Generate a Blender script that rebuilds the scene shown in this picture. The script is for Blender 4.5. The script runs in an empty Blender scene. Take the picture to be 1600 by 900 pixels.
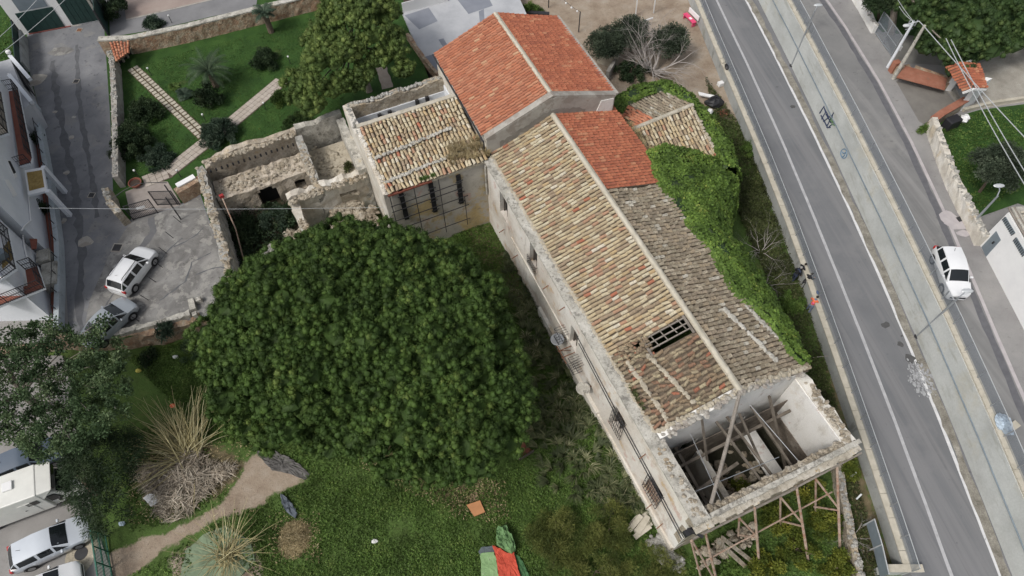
import bpy, math, random
import numpy as np
from mathutils import Vector, Matrix, noise as mnoise
RND = random.Random(7)
NR = np.random.default_rng(11)
S = bpy.context.scene
COL = S.collection
PI = math.pi

# ---------------------------------------------------------------- camera, sky, sun, exposure
H = 42.0
TILT, ROLL, FPX = math.radians(31.746), math.radians(-1.302), 1067.0
cd = bpy.data.cameras.new('camera'); cam = bpy.data.objects.new('camera', cd); COL.objects.link(cam)
CAMR = (Matrix.Rotation(TILT, 4, 'X') @ Matrix.Rotation(ROLL, 4, 'Z'))
cam.matrix_world = Matrix.Translation((0, 0, H)) @ CAMR
cd.sensor_width = 36.0; cd.lens = 36.0*FPX/1600.0; cd.clip_end = 2000; cd.clip_start = 0.5
S.camera = cam
W = bpy.data.worlds.new('World'); S.world = W; W.use_nodes = True
SUN_EL, SUN_AZ = math.radians(52), math.radians(232)     # soft light from behind-left of the camera
nt = W.node_tree
sky = nt.nodes.new('ShaderNodeTexSky'); sky.sky_type = 'NISHITA'; sky.sun_disc = False
sky.sun_elevation = SUN_EL; sky.sun_rotation = SUN_AZ; sky.dust_density = 4.0; sky.air_density = 1.0; sky.ozone_density = 1.5
hs = nt.nodes.new('ShaderNodeHueSaturation'); hs.inputs['Saturation'].default_value = 0.35
nt.links.new(sky.outputs[0], hs.inputs['Color'])
nt.links.new(hs.outputs[0], nt.nodes['Background'].inputs[0])
nt.nodes['Background'].inputs[1].default_value = 0.14
sd = bpy.data.lights.new('sun', 'SUN'); sun = bpy.data.objects.new('sun', sd); COL.objects.link(sun)
sd.energy = 1.9; sd.angle = math.radians(12); sd.color = (1.0, 0.96, 0.9)
# sun direction: azimuth measured clockwise from +Y
sdir = Vector((math.sin(SUN_AZ)*math.cos(SUN_EL), math.cos(SUN_AZ)*math.cos(SUN_EL), math.sin(SUN_EL)))
sun.rotation_euler = sdir.to_track_quat('Z', 'Y').to_euler()
S.view_settings.view_transform = 'Standard'; S.view_settings.look = 'None'
S.view_settings.exposure = 0.0; S.view_settings.gamma = 1.0; S.view_settings.use_curve_mapping = False

# ---------------------------------------------------------------- survey helpers
def U(px, py, z=0.0):
    """ground survey: the place at height z that a point of the 1600x900 photograph shows"""
    d = CAMR.to_3x3() @ Vector((px-800, -(py-450), -FPX))
    t = (z-H)/d.z
    return Vector((d.x*t, d.y*t, z))
AX, AY = -1.6, 32.0
ux, uy, vx, vy = .3955, -.9185, .9185, .3955
def V(a, b, z=0.0):
    """villa axes: a runs along the long wing, b across it"""
    return Vector((AX+ux*a+vx*b, AY+uy*a+vy*b, z))
VROT = math.atan2(uy, ux)

# ---------------------------------------------------------------- object helpers
def tag(o, label=None, cat=None, group=None, kind=None):
    if label: o['label'] = label
    if cat: o['category'] = cat
    if group: o['group'] = group
    if kind: o['kind'] = kind
    return o
def thing(name, label, cat, loc=(0, 0, 0), rz=0, group=None):
    o = bpy.data.objects.new(name, None); COL.objects.link(o); o.empty_display_size = .2
    o.location = loc; o.rotation_euler = (0, 0, rz)
    return tag(o, label, cat, group)
def rootloc(p):
    L = Vector((0, 0, 0))
    while p is not None: L += p.location; p = p.parent
    return L
def mesh_np(name, V_, F_, mat, parent=None, rnd=None, smooth=False, origin=None, local=False):
    """V_ (n,3) array, F_ (m,k) array of equal polygons"""
    V_ = np.asarray(V_, dtype=np.float64); F_ = np.asarray(F_, dtype=np.int32)
    if not local:
        if parent is not None: L = rootloc(parent)
        elif origin is not None: L = Vector(origin)
        else:
            L = Vector(((V_[:, 0].min()+V_[:, 0].max())/2, (V_[:, 1].min()+V_[:, 1].max())/2, V_[:, 2].min()))
        V_ = V_-np.array(L)
    me = bpy.data.meshes.new(name); n, k = F_.shape
    me.vertices.add(len(V_)); me.vertices.foreach_set('co', V_.astype(np.float32).ravel())
    me.loops.add(n*k); me.loops.foreach_set('vertex_index', F_.ravel())
    me.polygons.add(n); me.polygons.foreach_set('loop_start', np.arange(0, n*k, k, dtype=np.int32))
    me.update(calc_edges=True)
    if rnd is not None:
        at = me.attributes.new('rnd', 'FLOAT', 'FACE'); at.data.foreach_set('value', np.asarray(rnd, dtype=np.float32))
    if smooth: me.polygons.foreach_set('use_smooth', np.ones(n, dtype=bool))
    me.materials.append(mat); o = bpy.data.objects.new(name, me); COL.objects.link(o)
    if parent is not None: o.parent = parent
    elif not local: o.location = L
    return o
class MB:
    def __init__(s): s.v = []; s.f = []; s.r = []
    def add(s, vs, fs, r=None):
        n = len(s.v); s.v += [tuple(p) for p in vs]
        for f in fs: s.f.append([i+n for i in f]); s.r.append(RND.random() if r is None else r)
        return s
    def hexa(s, p, r=None):
        """8 corners: 0-3 bottom loop ccw, 4-7 top loop"""
        return s.add(p, [(3, 2, 1, 0), (4, 5, 6, 7), (0, 1, 5, 4), (1, 2, 6, 5), (2, 3, 7, 6), (3, 0, 4, 7)], r)
    def box(s, c, d, rz=0, r=None):
        cx, cy, cz = c; x, y, z = d[0]/2, d[1]/2, d[2]/2; ca, sa = math.cos(rz), math.sin(rz)
        P = []
        for dz in (-z, z):
            for (i, j) in ((-x, -y), (x, -y), (x, y), (-x, y)): P.append((cx+i*ca-j*sa, cy+i*sa+j*ca, cz+dz))
        return s.hexa(P, r)
    def prism(s, poly, z0, z1, r=None):
        n = len(poly); P = [(p[0], p[1], z0) for p in poly]+[(p[0], p[1], z1) for p in poly]
        A = sum(poly[i][0]*poly[(i+1) % n][1]-poly[(i+1) % n][0]*poly[i][1] for i in range(n))
        idx = list(range(n))
        if A < 0: P = [P[i] for i in idx[::-1]]+[P[n+i] for i in idx[::-1]]
        F = [tuple(idx[::-1]), tuple(n+i for i in idx)]+[(i, (i+1) % n, n+(i+1) % n, n+i) for i in idx]
        return s.add(P, F, r)
    def bar(s, a, b, w, h=None, r=None):
        """square bar from a to b"""
        a = Vector(a); b = Vector(b); d = (b-a).normalized(); h = h or w
        up = Vector((0, 0, 1)) if abs(d.z) < .95 else Vector((1, 0, 0))
        x = d.cross(up).normalized()*w/2; y = x.cross(d).normalized()*h/2
        return s.hexa([a-x-y, a+x-y, b+x-y, b-x-y, a-x+y, a+x+y, b+x+y, b-x+y], r)
    def tube(s, pts, rad, n=6, r=None, cap=True):
        pts = [Vector(p) for p in pts]
        if not hasattr(rad, '__len__'): rad = [rad]*len(pts)
        base = len(s.v); prev = None
        rr = RND.random() if r is None else r
        for i, p in enumerate(pts):
            d = (pts[min(i+1, len(pts)-1)]-pts[max(i-1, 0)])
            d = d.normalized() if d.length > 1e-9 else Vector((0, 0, 1))
            if prev is None: x = d.orthogonal().normalized()
            else:
                x = prev-d*prev.dot(d); x = x.normalized() if x.length > 1e-6 else d.orthogonal().normalized()
            prev = x; y = d.cross(x)
            for k in range(n):
                t = 2*PI*k/n; s.v.append(tuple(p+(x*math.cos(t)+y*math.sin(t))*rad[i]))
        for i in range(len(pts)-1):
            for k in range(n):
                k2 = (k+1) % n; s.f.append([base+i*n+k, base+i*n+k2, base+(i+1)*n+k2, base+(i+1)*n+k]); s.r.append(rr)
        if cap:
            s.f.append([base+k for k in range(n)][::-1]); s.r.append(rr)
            s.f.append([base+(len(pts)-1)*n+k for k in range(n)]); s.r.append(rr)
        return s
    def lathe(s, c, prof, n=12, r=None):
        base = len(s.v); rr = RND.random() if r is None else r
        for (ra, z) in prof:
            for k in range(n):
                t = 2*PI*k/n; s.v.append((c[0]+ra*math.cos(t), c[1]+ra*math.sin(t), c[2]+z))
        for i in range(len(prof)-1):
            for k in range(n):
                k2 = (k+1) % n; s.f.append([base+i*n+k, base+i*n+k2, base+(i+1)*n+k2, base+(i+1)*n+k]); s.r.append(rr)
        s.f.append([base+k for k in range(n)][::-1]); s.r.append(rr)
        s.f.append([base+(len(prof)-1)*n+k for k in range(n)]); s.r.append(rr)
        return s
    def blob(s, c, rx, ry, rz, n=8, m=6, jag=.15, r=None):
        base = len(s.v); rr = RND.random() if r is None else r
        for i in range(m+1):
            ph = PI*i/m
            for k in range(n):
                t = 2*PI*k/n; j = 1+RND.uniform(-jag, jag)
                s.v.append((c[0]+rx*j*math.sin(ph)*math.cos(t), c[1]+ry*j*math.sin(ph)*math.sin(t), c[2]+rz*j*math.cos(ph)))
        for i in range(m):
            for k in range(n):
                k2 = (k+1) % n; s.f.append([base+(i+1)*n+k, base+(i+1)*n+k2, base+i*n+k2, base+i*n+k]); s.r.append(rr)
        return s
    def quad(s, a, b, c, d, r=None): return s.add([a, b, c, d], [(0, 1, 2, 3)], r)
    def build(s, name, mat, parent=None, smooth=False, origin=None, local=False, bevel=0):
        Vn = np.array(s.v)
        if local: L = Vector((0, 0, 0))
        elif parent is not None: L = rootloc(parent)
        elif origin is not None: L = Vector(origin)
        else: L = Vector(((Vn[:, 0].min()+Vn[:, 0].max())/2, (Vn[:, 1].min()+Vn[:, 1].max())/2, Vn[:, 2].min()))
        me = bpy.data.meshes.new(name); me.from_pydata([tuple(p) for p in (Vn-np.array(L))], [], s.f); me.update()
        at = me.attributes.new('rnd', 'FLOAT', 'FACE'); at.data.foreach_set('value', np.array(s.r, dtype=np.float32))
        if smooth: me.polygons.foreach_set('use_smooth', np.ones(len(s.f), dtype=bool))
        me.materials.append(mat); o = bpy.data.objects.new(name, me); COL.objects.link(o)
        if parent is not None: o.parent = parent
        elif not local: o.location = L
        if bevel:
            m = o.modifiers.new('bevel', 'BEVEL'); m.width = bevel; m.segments = 2; m.limit_method = 'ANGLE'
        return o
def copy_tree(o, parent=None):
    c = o.copy(); COL.objects.link(c)
    if parent is not None: c.parent = parent
    for ch in list(o.children): copy_tree(ch, c)
    return c

# ---------------------------------------------------------------- materials
class NT:
    def __init__(s, name, rough=.9, metal=0.0, spec=.3):
        s.m = bpy.data.materials.new(name); s.m.use_nodes = True; s.t = s.m.node_tree; s.b = s.t.nodes['Principled BSDF']
        s.b.inputs['Roughness'].default_value = rough; s.b.inputs['Metallic'].default_value = metal
        s.b.inputs['Specular IOR Level'].default_value = spec
        s.tc = s.t.nodes.new('ShaderNodeTexCoord')
    def L(s, a, b): s.t.links.new(a, b)
    def noise(s, scale, detail=4, rough=.6, stretch=None, dist=0):
        n = s.t.nodes.new('ShaderNodeTexNoise'); n.inputs['Scale'].default_value = scale; n.inputs['Detail'].default_value = detail
        n.inputs['Roughness'].default_value = rough; n.inputs['Distortion'].default_value = dist
        src = s.tc.outputs['Object']
        if stretch and len(stretch) > 3:
            mp = s.t.nodes.new('ShaderNodeMapping'); mp.inputs['Rotation'].default_value = (0, 0, stretch[3])
            s.L(src, mp.inputs[0]); src = mp.outputs[0]
        if stretch:
            mp = s.t.nodes.new('ShaderNodeMapping'); mp.inputs['Scale'].default_value = stretch[:3]
            s.L(src, mp.inputs[0]); src = mp.outputs[0]
        s.L(src, n.inputs['Vector']); return n.outputs['Fac']
    def attr(s, name):
        n = s.t.nodes.new('ShaderNodeAttribute'); n.attribute_name = name; return n.outputs['Fac']
    def ramp(s, fac, stops, const=False):
        n = s.t.nodes.new('ShaderNodeValToRGB'); cr = n.color_ramp
        if const: cr.interpolation = 'CONSTANT'
        while len(cr.elements) < len(stops): cr.elements.new(.5)
        for e, (p, c) in zip(cr.elements, stops):
            e.position = p; e.color = (*c, 1) if hasattr(c, '__len__') else (c, c, c, 1)
        s.L(fac, n.inputs[0]); return n.outputs[0]
    def mix(s, fac, a, b, mode='MIX'):
        n = s.t.nodes.new('ShaderNodeMix'); n.data_type = 'RGBA'; n.blend_type = mode
        for i, x in ((0, fac), (6, a), (7, b)):
            if hasattr(x, 'links') or hasattr(x, 'is_linked'): s.L(x, n.inputs[i])
            elif i == 0: n.inputs[0].default_value = x
            else: n.inputs[i].default_value = (*x, 1)
        return n.outputs[2]
    def math(s, op, a, b=None, c=None, clamp=False):
        n = s.t.nodes.new('ShaderNodeMath'); n.operation = op; n.use_clamp = clamp
        for i, x in enumerate((a, b, c)):
            if x is None: continue
            if hasattr(x, 'is_linked'): s.L(x, n.inputs[i])
            else: n.inputs[i].default_value = x
        return n.outputs[0]
    def bump(s, h, strength=.5, dist=.05):
        n = s.t.nodes.new('ShaderNodeBump'); n.inputs['Strength'].default_value = strength; n.inputs['Distance'].default_value = dist
        s.L(h, n.inputs['Height']); s.L(n.outputs[0], s.b.inputs['Normal'])
    def col(s, c):
        if hasattr(c, 'is_linked'): s.L(c, s.b.inputs['Base Color'])
        else: s.b.inputs['Base Color'].default_value = (*c, 1)
        return s
def surf(name, stops, scale=.6, layers=(), fine=None, rough=.92, bump=None, attr=None, attr_mix=1.0, const=True, metal=0, spec=.3, stretch=None, dist=0):
    """stops: base ramp on noise (or on attribute attr); layers: (scale, lo, hi, colour, strength[, stretch]) stains"""
    n = NT(name, rough, metal, spec)
    if attr: c = n.ramp(n.attr(attr), stops, const)
    else: c = n.ramp(n.noise(scale, 6, .65, stretch, dist), stops)
    for ly in layers:
        f = n.ramp(n.noise(ly[0], 6, .68, ly[5] if len(ly) > 5 else None), [(ly[1], 0.0), (ly[2], 1.0)])
        c = n.mix(n.math('MULTIPLY', f, ly[4]), c, ly[3])
    if fine:
        f = n.ramp(n.noise(fine[0], 3, .7), [(.3, 1-fine[1]), (.7, 1+fine[1])])
        c = n.mix(1.0, c, f, 'MULTIPLY')
    n.col(c)
    if bump: n.bump(n.noise(bump[0], 6, .7), bump[1], bump[2])
    return n.m
def plain(name, c, rough=.6, metal=0, var=.12, scale=2.0, spec=.4):
    lo = tuple(max(0, x*(1-var)) for x in c); hi = tuple(min(1, x*(1+var)) for x in c)
    return surf(name, [(.3, lo), (.7, hi)], scale, rough=rough, metal=metal, spec=spec)

MT = {}
def tile_mat(name, stops, lich, lichamt=.55, dk=(.07, .06, .045)):
    n = NT(name, .9)
    c = n.ramp(n.attr('rnd'), stops, True)
    f = n.ramp(n.noise(.9, 5, .7), [(.42, 0.0), (.66, 1.0)])
    c = n.mix(n.math('MULTIPLY', f, lichamt*.7), c, lich)
    f = n.ramp(n.noise(9, 5, .75), [(.47, 0.0), (.62, 1.0)])
    c = n.mix(n.math('MULTIPLY', f, lichamt), c, dk)
    n.col(c); n.bump(n.noise(22, 4, .7), .4, .02); return n.m
MT['tile_old'] = tile_mat('old_tiles', [(0, (.56, .48, .33)), (.14, (.47, .38, .25)), (.30, (.40, .31, .20)), (.45, (.54, .44, .28)), (.58, (.34, .26, .18)), (.68, (.62, .55, .40)), (.78, (.50, .37, .21)), (.85, (.44, .26, .17)), (.93, (.66, .60, .48)), (.988, (.42, .15, .09))], (.30, .25, .16), .42, (.12, .10, .07))
MT['tile_grey'] = tile_mat('grey_tiles', [(0, (.34, .295, .22)), (.2, (.27, .225, .165)), (.45, (.31, .255, .19)), (.6, (.22, .185, .14)), (.72, (.42, .365, .28)), (.85, (.35, .285, .20)), (.96, (.50, .47, .40))], (.14, .12, .08), .6)
MT['tile_mixed'] = tile_mat('broken_tiles', [(0, (.33, .27, .18)), (.2, (.25, .19, .13)), (.45, (.30, .22, .14)), (.6, (.19, .14, .10)), (.72, (.40, .33, .22)), (.80, (.30, .17, .11)), (.90, (.40, .15, .09)), (.94, (.5, .43, .28))], (.15, .12, .08), .65)
MT['tile_red'] = tile_mat('red_tiles', [(0, (.46, .195, .115)), (.2, (.40, .16, .095)), (.35, (.50, .225, .135)), (.5, (.44, .165, .09)), (.62, (.52, .21, .12)), (.75, (.47, .18, .10)), (.86, (.38, .14, .08)), (.93, (.54, .27, .16)), (.978, (.58, .36, .22))], (.36, .15, .09), .26, (.22, .11, .08))
MT['tile_deep'] = tile_mat('deep_red_tiles', [(0, (.40, .135, .075)), (.25, (.34, .11, .06)), (.45, (.43, .155, .085)), (.65, (.37, .125, .07)), (.85, (.30, .10, .06)), (.93, (.46, .21, .12))], (.28, .11, .07), .30, (.16, .09, .06))
MT['under'] = plain('under_tile_shadow_board', (.12, .095, .07), .95)
MT['plaster'] = surf('weathered_plaster', [(.28, (.36, .32, .27)), (.45, (.56, .52, .45)), (.6, (.66, .64, .59)), (.75, (.60, .55, .46))], .35,
    layers=[(.5, .56, .66, (.42, .35, .25), .7), (.8, .60, .68, (.52, .40, .22), .55), (1.7, .6, .7, (.24, .22, .18), .7, (1, 1, .3)), (.7, .66, .72, (.50, .27, .20), .5), (5, .6, .72, (.3, .27, .22), .5)], fine=(14, .1), bump=(6, .6, .05))
MT['plaster_white'] = surf('weathered_white_plaster', [(.3, (.50, .47, .41)), (.45, (.68, .67, .64)), (.7, (.74, .73, .71))], .3,
    layers=[(.45, .58, .68, (.52, .44, .34), .8), (1.1, .62, .68, (.42, .24, .18), .5), (1.3, .58, .7, (.33, .30, .26), .6, (1, 1, .35)), (6, .62, .72, (.36, .33, .28), .45)], fine=(14, .08), bump=(6, .5, .04))
MT['plaster_front'] = surf('pinkish_white_front_plaster', [(.28, (.44, .39, .33)), (.42, (.58, .53, .47)), (.56, (.68, .65, .60)), (.75, (.74, .73, .71))], .22,
    layers=[(.3, .52, .60, (.50, .41, .33), .75), (.6, .59, .64, (.50, .34, .16), .6), (.9, .60, .66, (.46, .26, .20), .6), (1.2, .56, .68, (.30, .27, .23), .6, (1, 1, .3)), (5, .60, .70, (.32, .28, .24), .55)], fine=(14, .1), bump=(6, .6, .05))
MT['plaster_ochre'] = surf('ochre_stained_plaster', [(.3, (.30, .28, .24)), (.5, (.44, .41, .36)), (.7, (.5, .47, .42))], .5,
    layers=[(.35, .53, .6, (.50, .36, .14), .75), (.5, .60, .66, (.46, .22, .16), .6), (1.4, .55, .68, (.2, .19, .17), .7), (4, .6, .7, (.24, .2, .17), .5)], fine=(14, .1), bump=(6, .6, .05))
MT['rubble'] = surf('rubble_stone', [(.25, (.16, .13, .09)), (.42, (.34, .29, .22)), (.58, (.46, .41, .33)), (.72, (.52, .49, .43))], 2.2,
    layers=[(.6, .55, .65, (.42, .32, .2), .6), (7, .52, .64, (.15, .13, .11), .75), (1.3, .64, .7, (.3, .34, .2), .35)], fine=(11, .22), bump=(7, 1.0, .12))
MT['rubble_grey'] = surf('grey_lichen_stone', [(.25, (.15, .14, .12)), (.42, (.31, .30, .27)), (.6, (.44, .43, .40)), (.75, (.52, .51, .48))], 2.0,
    layers=[(5, .54, .66, (.12, .115, .1), .75), (.7, .6, .7, (.36, .31, .2), .5), (1.1, .66, .72, (.24, .29, .14), .5)], fine=(11, .22), bump=(7, 1.0, .1))
MT['rubble_red'] = surf('reddish_rubble_stone', [(.25, (.18, .11, .07)), (.45, (.36, .25, .17)), (.6, (.46, .38, .28)), (.75, (.42, .38, .32))], 1.8,
    layers=[(.8, .52, .62, (.35, .17, .09), .6), (5, .52, .64, (.13, .10, .08), .7)], fine=(11, .2), bump=(6, 1.0, .12))
MT['cornice'] = surf('lichened_cornice', [(.3, (.26, .25, .22)), (.5, (.44, .42, .37)), (.7, (.56, .54, .49))], 1.6,
    layers=[(2.2, .54, .62, (.19, .18, .16), .85), (.9, .62, .7, (.48, .38, .22), .6), (7, .55, .66, (.16, .15, .13), .6)], fine=(12, .15), bump=(8, .8, .05))
MT['mortar'] = surf('mortar', [(.3, (.34, .30, .23)), (.7, (.50, .45, .36))], 2, layers=[(5, .55, .66, (.2, .18, .15), .7)], bump=(9, .7, .04))
MT['cement'] = surf('cement_render', [(.3, (.30, .28, .25)), (.7, (.42, .40, .36))], 1.2, layers=[(.9, .5, .56, (.26, .23, .2), .8), (6, .6, .7, (.2, .19, .18), .4)], bump=(9, .4, .03))
MT['concrete'] = surf('pale_concrete', [(.3, (.38, .39, .375)), (.55, (.48, .495, .48)), (.75, (.55, .56, .54))], .35,
    layers=[(.8, .56, .66, (.30, .30, .26), .55, (.5, .5, 2.5)), (.25, .58, .68, (.46, .43, .34), .5), (4, .62, .75, (.3, .3, .28), .5), (.5, .62, .7, (.26, .26, .24), .35)], fine=(9, .07), bump=(7, .35, .02))
MT['concrete_dull'] = surf('stained_concrete', [(.3, (.28, .29, .28)), (.55, (.38, .39, .38)), (.75, (.44, .45, .43))], .5,
    layers=[(1.1, .54, .64, (.2, .2, .18), .7, (1, 1, .3)), (.3, .58, .68, (.34, .33, .27), .5)], fine=(9, .08), bump=(7, .35, .02))
MT['coping'] = surf('beige_coping_stone', [(.3, (.38, .35, .28)), (.7, (.54, .50, .42))], 1.5, layers=[(4, .6, .7, (.26, .24, .2), .6)], bump=(9, .4, .02))
MT['asphalt'] = surf('grey_asphalt', [(.3, (.132, .136, .143)), (.5, (.153, .157, .165)), (.7, (.172, .176, .183))], .22,
    layers=[(.75, .48, .62, (.205, .205, .21), .75, (.03, 1, 1, 1.36)), (1.6, .55, .68, (.115, .117, .122), .6, (.02, 1, 1, 1.36)), (.3, .56, .66, (.20, .20, .205), .5), (2.5, .64, .70, (.08, .08, .085), .5), (1.1, .68, .71, (.09, .09, .095), .7)], fine=(30, .07), bump=(40, .25, .01))
MT['asphalt_pale'] = surf('pale_worn_asphalt', [(.3, (.155, .155, .155)), (.5, (.19, .19, .188)), (.7, (.225, .222, .218))], .25,
    layers=[(.7, .48, .62, (.27, .265, .26), .7, (.04, 1, 1, 1.30)), (1.7, .55, .68, (.155, .153, .15), .5, (.03, 1, 1, 1.30)), (.35, .56, .64, (.25, .245, .235), .6), (2.2, .62, .69, (.12, .12, .12), .6)], fine=(30, .07), bump=(40, .25, .01))
MT['asphalt_alley'] = surf('patched_alley_asphalt', [(.28, (.115, .118, .128)), (.45, (.165, .169, .18)), (.6, (.205, .208, .218)), (.75, (.25, .252, .256))], .35,
    layers=[(.5, .56, .6, (.23, .225, .215), .6), (1.6, .60, .63, (.085, .085, .09), .6), (5, .62, .7, (.07, .07, .07), .4), (1.2, .65, .7, (.29, .27, .24), .5)], fine=(25, .12), bump=(20, .5, .02), dist=.6)
MT['asphalt_crazed'] = surf('cracked_parking_concrete', [(.28, (.11, .105, .10)), (.45, (.17, .165, .158)), (.6, (.24, .235, .225)), (.75, (.29, .28, .265))], .55,
    layers=[(.9, .53, .57, (.33, .32, .295), .6), (2.5, .60, .64, (.10, .095, .09), .6), (7, .62, .7, (.10, .1, .09), .4)], fine=(25, .12), bump=(20, .5, .02), dist=1.0)
MT['asphalt_park'] = surf('car_park_asphalt', [(.3, (.20, .195, .185)), (.5, (.25, .24, .23)), (.7, (.29, .28, .27))], .3,
    layers=[(1.5, .6, .68, (.15, .14, .135), .5)], fine=(28, .1), bump=(30, .4, .015))
MT['line'] = surf('worn_road_paint', [(.3, (.34, .34, .35)), (.7, (.48, .48, .49))], 2.5, layers=[(1.2, .58, .7, (.22, .22, .23), .6)], rough=.7)
MT['line_white'] = surf('white_road_paint', [(.3, (.52, .52, .53)), (.7, (.68, .68, .69))], 2.5, layers=[(3, .6, .68, (.25, .25, .26), .6)], rough=.7)
MT['line_pink'] = surf('pale_kerb_stone', [(.3, (.36, .33, .34)), (.7, (.48, .45, .45))], 1.5, layers=[(2, .6, .68, (.22, .22, .22), .6)], rough=.8)
MT['terrace_grey'] = surf('grey_painted_terrace', [(.3, (.34, .35, .37)), (.5, (.42, .43, .45)), (.7, (.47, .48, .49))], .4,
    layers=[(7, .66, .7, (.2, .2, .2), .5)], fine=(20, .05), bump=(20, .2, .01))
MT['terrace_patch'] = surf('dark_grey_membrane_patch', [(.3, (.19, .205, .24)), (.7, (.24, .255, .29))], .8, bump=(20, .2, .01))
MT['white_wall'] = surf('white_painted_wall', [(.3, (.62, .65, .69)), (.7, (.74, .76, .79))], .4, layers=[(.8, .62, .75, (.5, .53, .56), .5, (1, 1, .3))], fine=(12, .04), bump=(12, .2, .01), rough=.8)
MT['white_clean'] = surf('white_render', [(.3, (.70, .70, .70)), (.7, (.80, .80, .79))], .5, layers=[(1.2, .64, .75, (.6, .59, .57), .5)], bump=(14, .2, .01), rough=.8)
MT['bluewall'] = surf('pale_blue_grey_wall', [(.3, (.33, .37, .39)), (.7, (.45, .49, .51))], .8, layers=[(2, .58, .68, (.24, .26, .25), .6)], fine=(12, .1), bump=(12, .3, .02))
MT['terracotta'] = surf('terracotta_floor', [(.3, (.19, .065, .045)), (.7, (.26, .095, .065))], 2, bump=(14, .2, .01), rough=.7)
MT['dark_green'] = plain('dark_green_paint', (.018, .045, .04), .55, var=.2)
MT['gate_green'] = plain('green_gate_paint', (.02, .11, .075), .5, var=.2)
MT['grey_panel'] = plain('grey_blue_panel', (.20, .24, .27), .5, .2)
MT['iron'] = plain('dark_iron', (.03, .03, .033), .6, var=.3)
MT['rust'] = surf('rusted_iron', [(.3, (.13, .06, .035)), (.7, (.24, .12, .07))], 5, bump=(20, .3, .01))
MT['steel'] = plain('galvanised_steel', (.36, .38, .40), .5, .5, .1)
MT['steel_pale'] = plain('pale_metal', (.50, .52, .53), .5, .2, .1)
MT['wood_old'] = surf('weathered_grey_wood', [(.3, (.16, .14, .12)), (.7, (.30, .27, .235))], 1.5, layers=[(8, .55, .65, (.1, .085, .07), .6)], bump=(18, .5, .02))
MT['wood_dark'] = surf('dark_old_wood', [(.3, (.05, .042, .035)), (.7, (.11, .09, .075))], 2.5, bump=(18, .5, .02))
MT['wood_pole'] = surf('pinkish_wood_prop', [(.3, (.30, .21, .16)), (.7, (.46, .36, .29))], 3, layers=[(2.0, .5, .6, (.27, .11, .06), .6), (9, .58, .68, (.5, .46, .4), .6)], bump=(18, .5, .02))
MT['glass'] = NT('dark_car_glass', .08, 0, .6).col((.012, .015, .017)).m
MT['window_dark'] = plain('dark_interior', (.012, .012, .014), .6, var=.3)
MT['tyre'] = plain('black_rubber', (.018, .018, .02), .85)
MT['rim'] = plain('alloy_rim', (.42, .43, .45), .35, .8)
MT['lamp_glass'] = NT('headlight_glass', .12, 0, .6).col((.6, .62, .64)).m
MT['tail'] = NT('red_tail_light', .15, 0, .6).col((.42, .015, .015)).m
MT['black_plastic'] = plain('black_plastic', (.022, .022, .025), .5)
def paint(name, c, rough=.22):
    n = NT(name, rough, 0, .6); n.b.inputs['Coat Weight'].default_value = .6; n.b.inputs['Coat Roughness'].default_value = .12
    f = n.ramp(n.noise(1.5, 4, .6), [(.3, tuple(x*.93 for x in c)), (.7, c)]); n.col(f); return n.m
MT['car_white'] = paint('white_car_paint', (.76, .77, .78)); MT['car_silver'] = paint('silver_car_paint', (.33, .36, .39))
MT['car_pale'] = paint('pale_silver_paint', (.56, .60, .65)); MT['car_blue'] = paint('slate_blue_car_paint', (.11, .14, .185))
MT['camper'] = plain('cream_white_panel', (.66, .66, .62), .4, var=.06)
def leafmat(name, stops, trans=.25, fine=True, nscale=.8):
    n = NT(name, .62, 0, .25)
    c = n.ramp(n.attr('rnd'), stops)
    f = n.ramp(n.noise(nscale, 3, .6), [(.3, .72), (.7, 1.3)])
    c = n.mix(1.0, c, f, 'MULTIPLY'); n.col(c)
    if trans:
        t = n.t.nodes.new('ShaderNodeBsdfTranslucent'); n.L(c, t.inputs[0])
        mx = n.t.nodes.new('ShaderNodeMixShader'); mx.inputs[0].default_value = trans
        out = n.t.nodes['Material Output']; n.L(n.b.outputs[0], mx.inputs[1]); n.L(t.outputs[0], mx.inputs[2]); n.L(mx.outputs[0], out.inputs[0])
    return n.m
MT['pine'] = leafmat('pine_needles', [(0, (.032, .060, .014)), (.5, (.058, .105, .023)), (.85, (.088, .145, .032)), (1, (.15, .20, .05))])
MT['pine_light'] = leafmat('light_pine_needles', [(0, (.058, .092, .026)), (.5, (.098, .148, .038)), (1, (.18, .23, .065))])
MT['pine_far'] = leafmat('olive_green_pine_needles', [(0, (.03, .055, .02)), (.5, (.05, .09, .026)), (1, (.09, .13, .04))])
MT['ivy'] = leafmat('ivy_leaves', [(0, (.06, .105, .022)), (.5, (.115, .19, .038)), (.8, (.17, .26, .05)), (1, (.30, .34, .08))])
MT['olive'] = leafmat('olive_leaves', [(0, (.03, .045, .028)), (.6, (.06, .08, .05)), (1, (.12, .15, .10))])
MT['shrub_dark'] = leafmat('dark_shrub_leaves', [(0, (.018, .035, .016)), (.6, (.035, .06, .026)), (1, (.07, .10, .045))])
MT['shrub_grey'] = leafmat('grey_green_leaves', [(0, (.03, .055, .035)), (.6, (.055, .085, .055)), (1, (.11, .15, .10))])
MT['ficus'] = leafmat('round_tree_leaves', [(0, (.04, .07, .03)), (.5, (.07, .115, .05)), (.85, (.12, .17, .08)), (1, (.20, .25, .13))])
MT['yellowshrub'] = leafmat('yellow_green_leaves', [(0, (.06, .09, .015)), (.5, (.12, .15, .025)), (.85, (.20, .22, .035)), (1, (.34, .32, .05))])
MT['fennel'] = leafmat('feathery_green_stems', [(0, (.06, .08, .02)), (.5, (.11, .135, .035)), (1, (.20, .21, .06))])
MT['palm'] = leafmat('palm_fronds', [(0, (.03, .055, .03)), (.6, (.06, .095, .05)), (1, (.11, .15, .085))])
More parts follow.
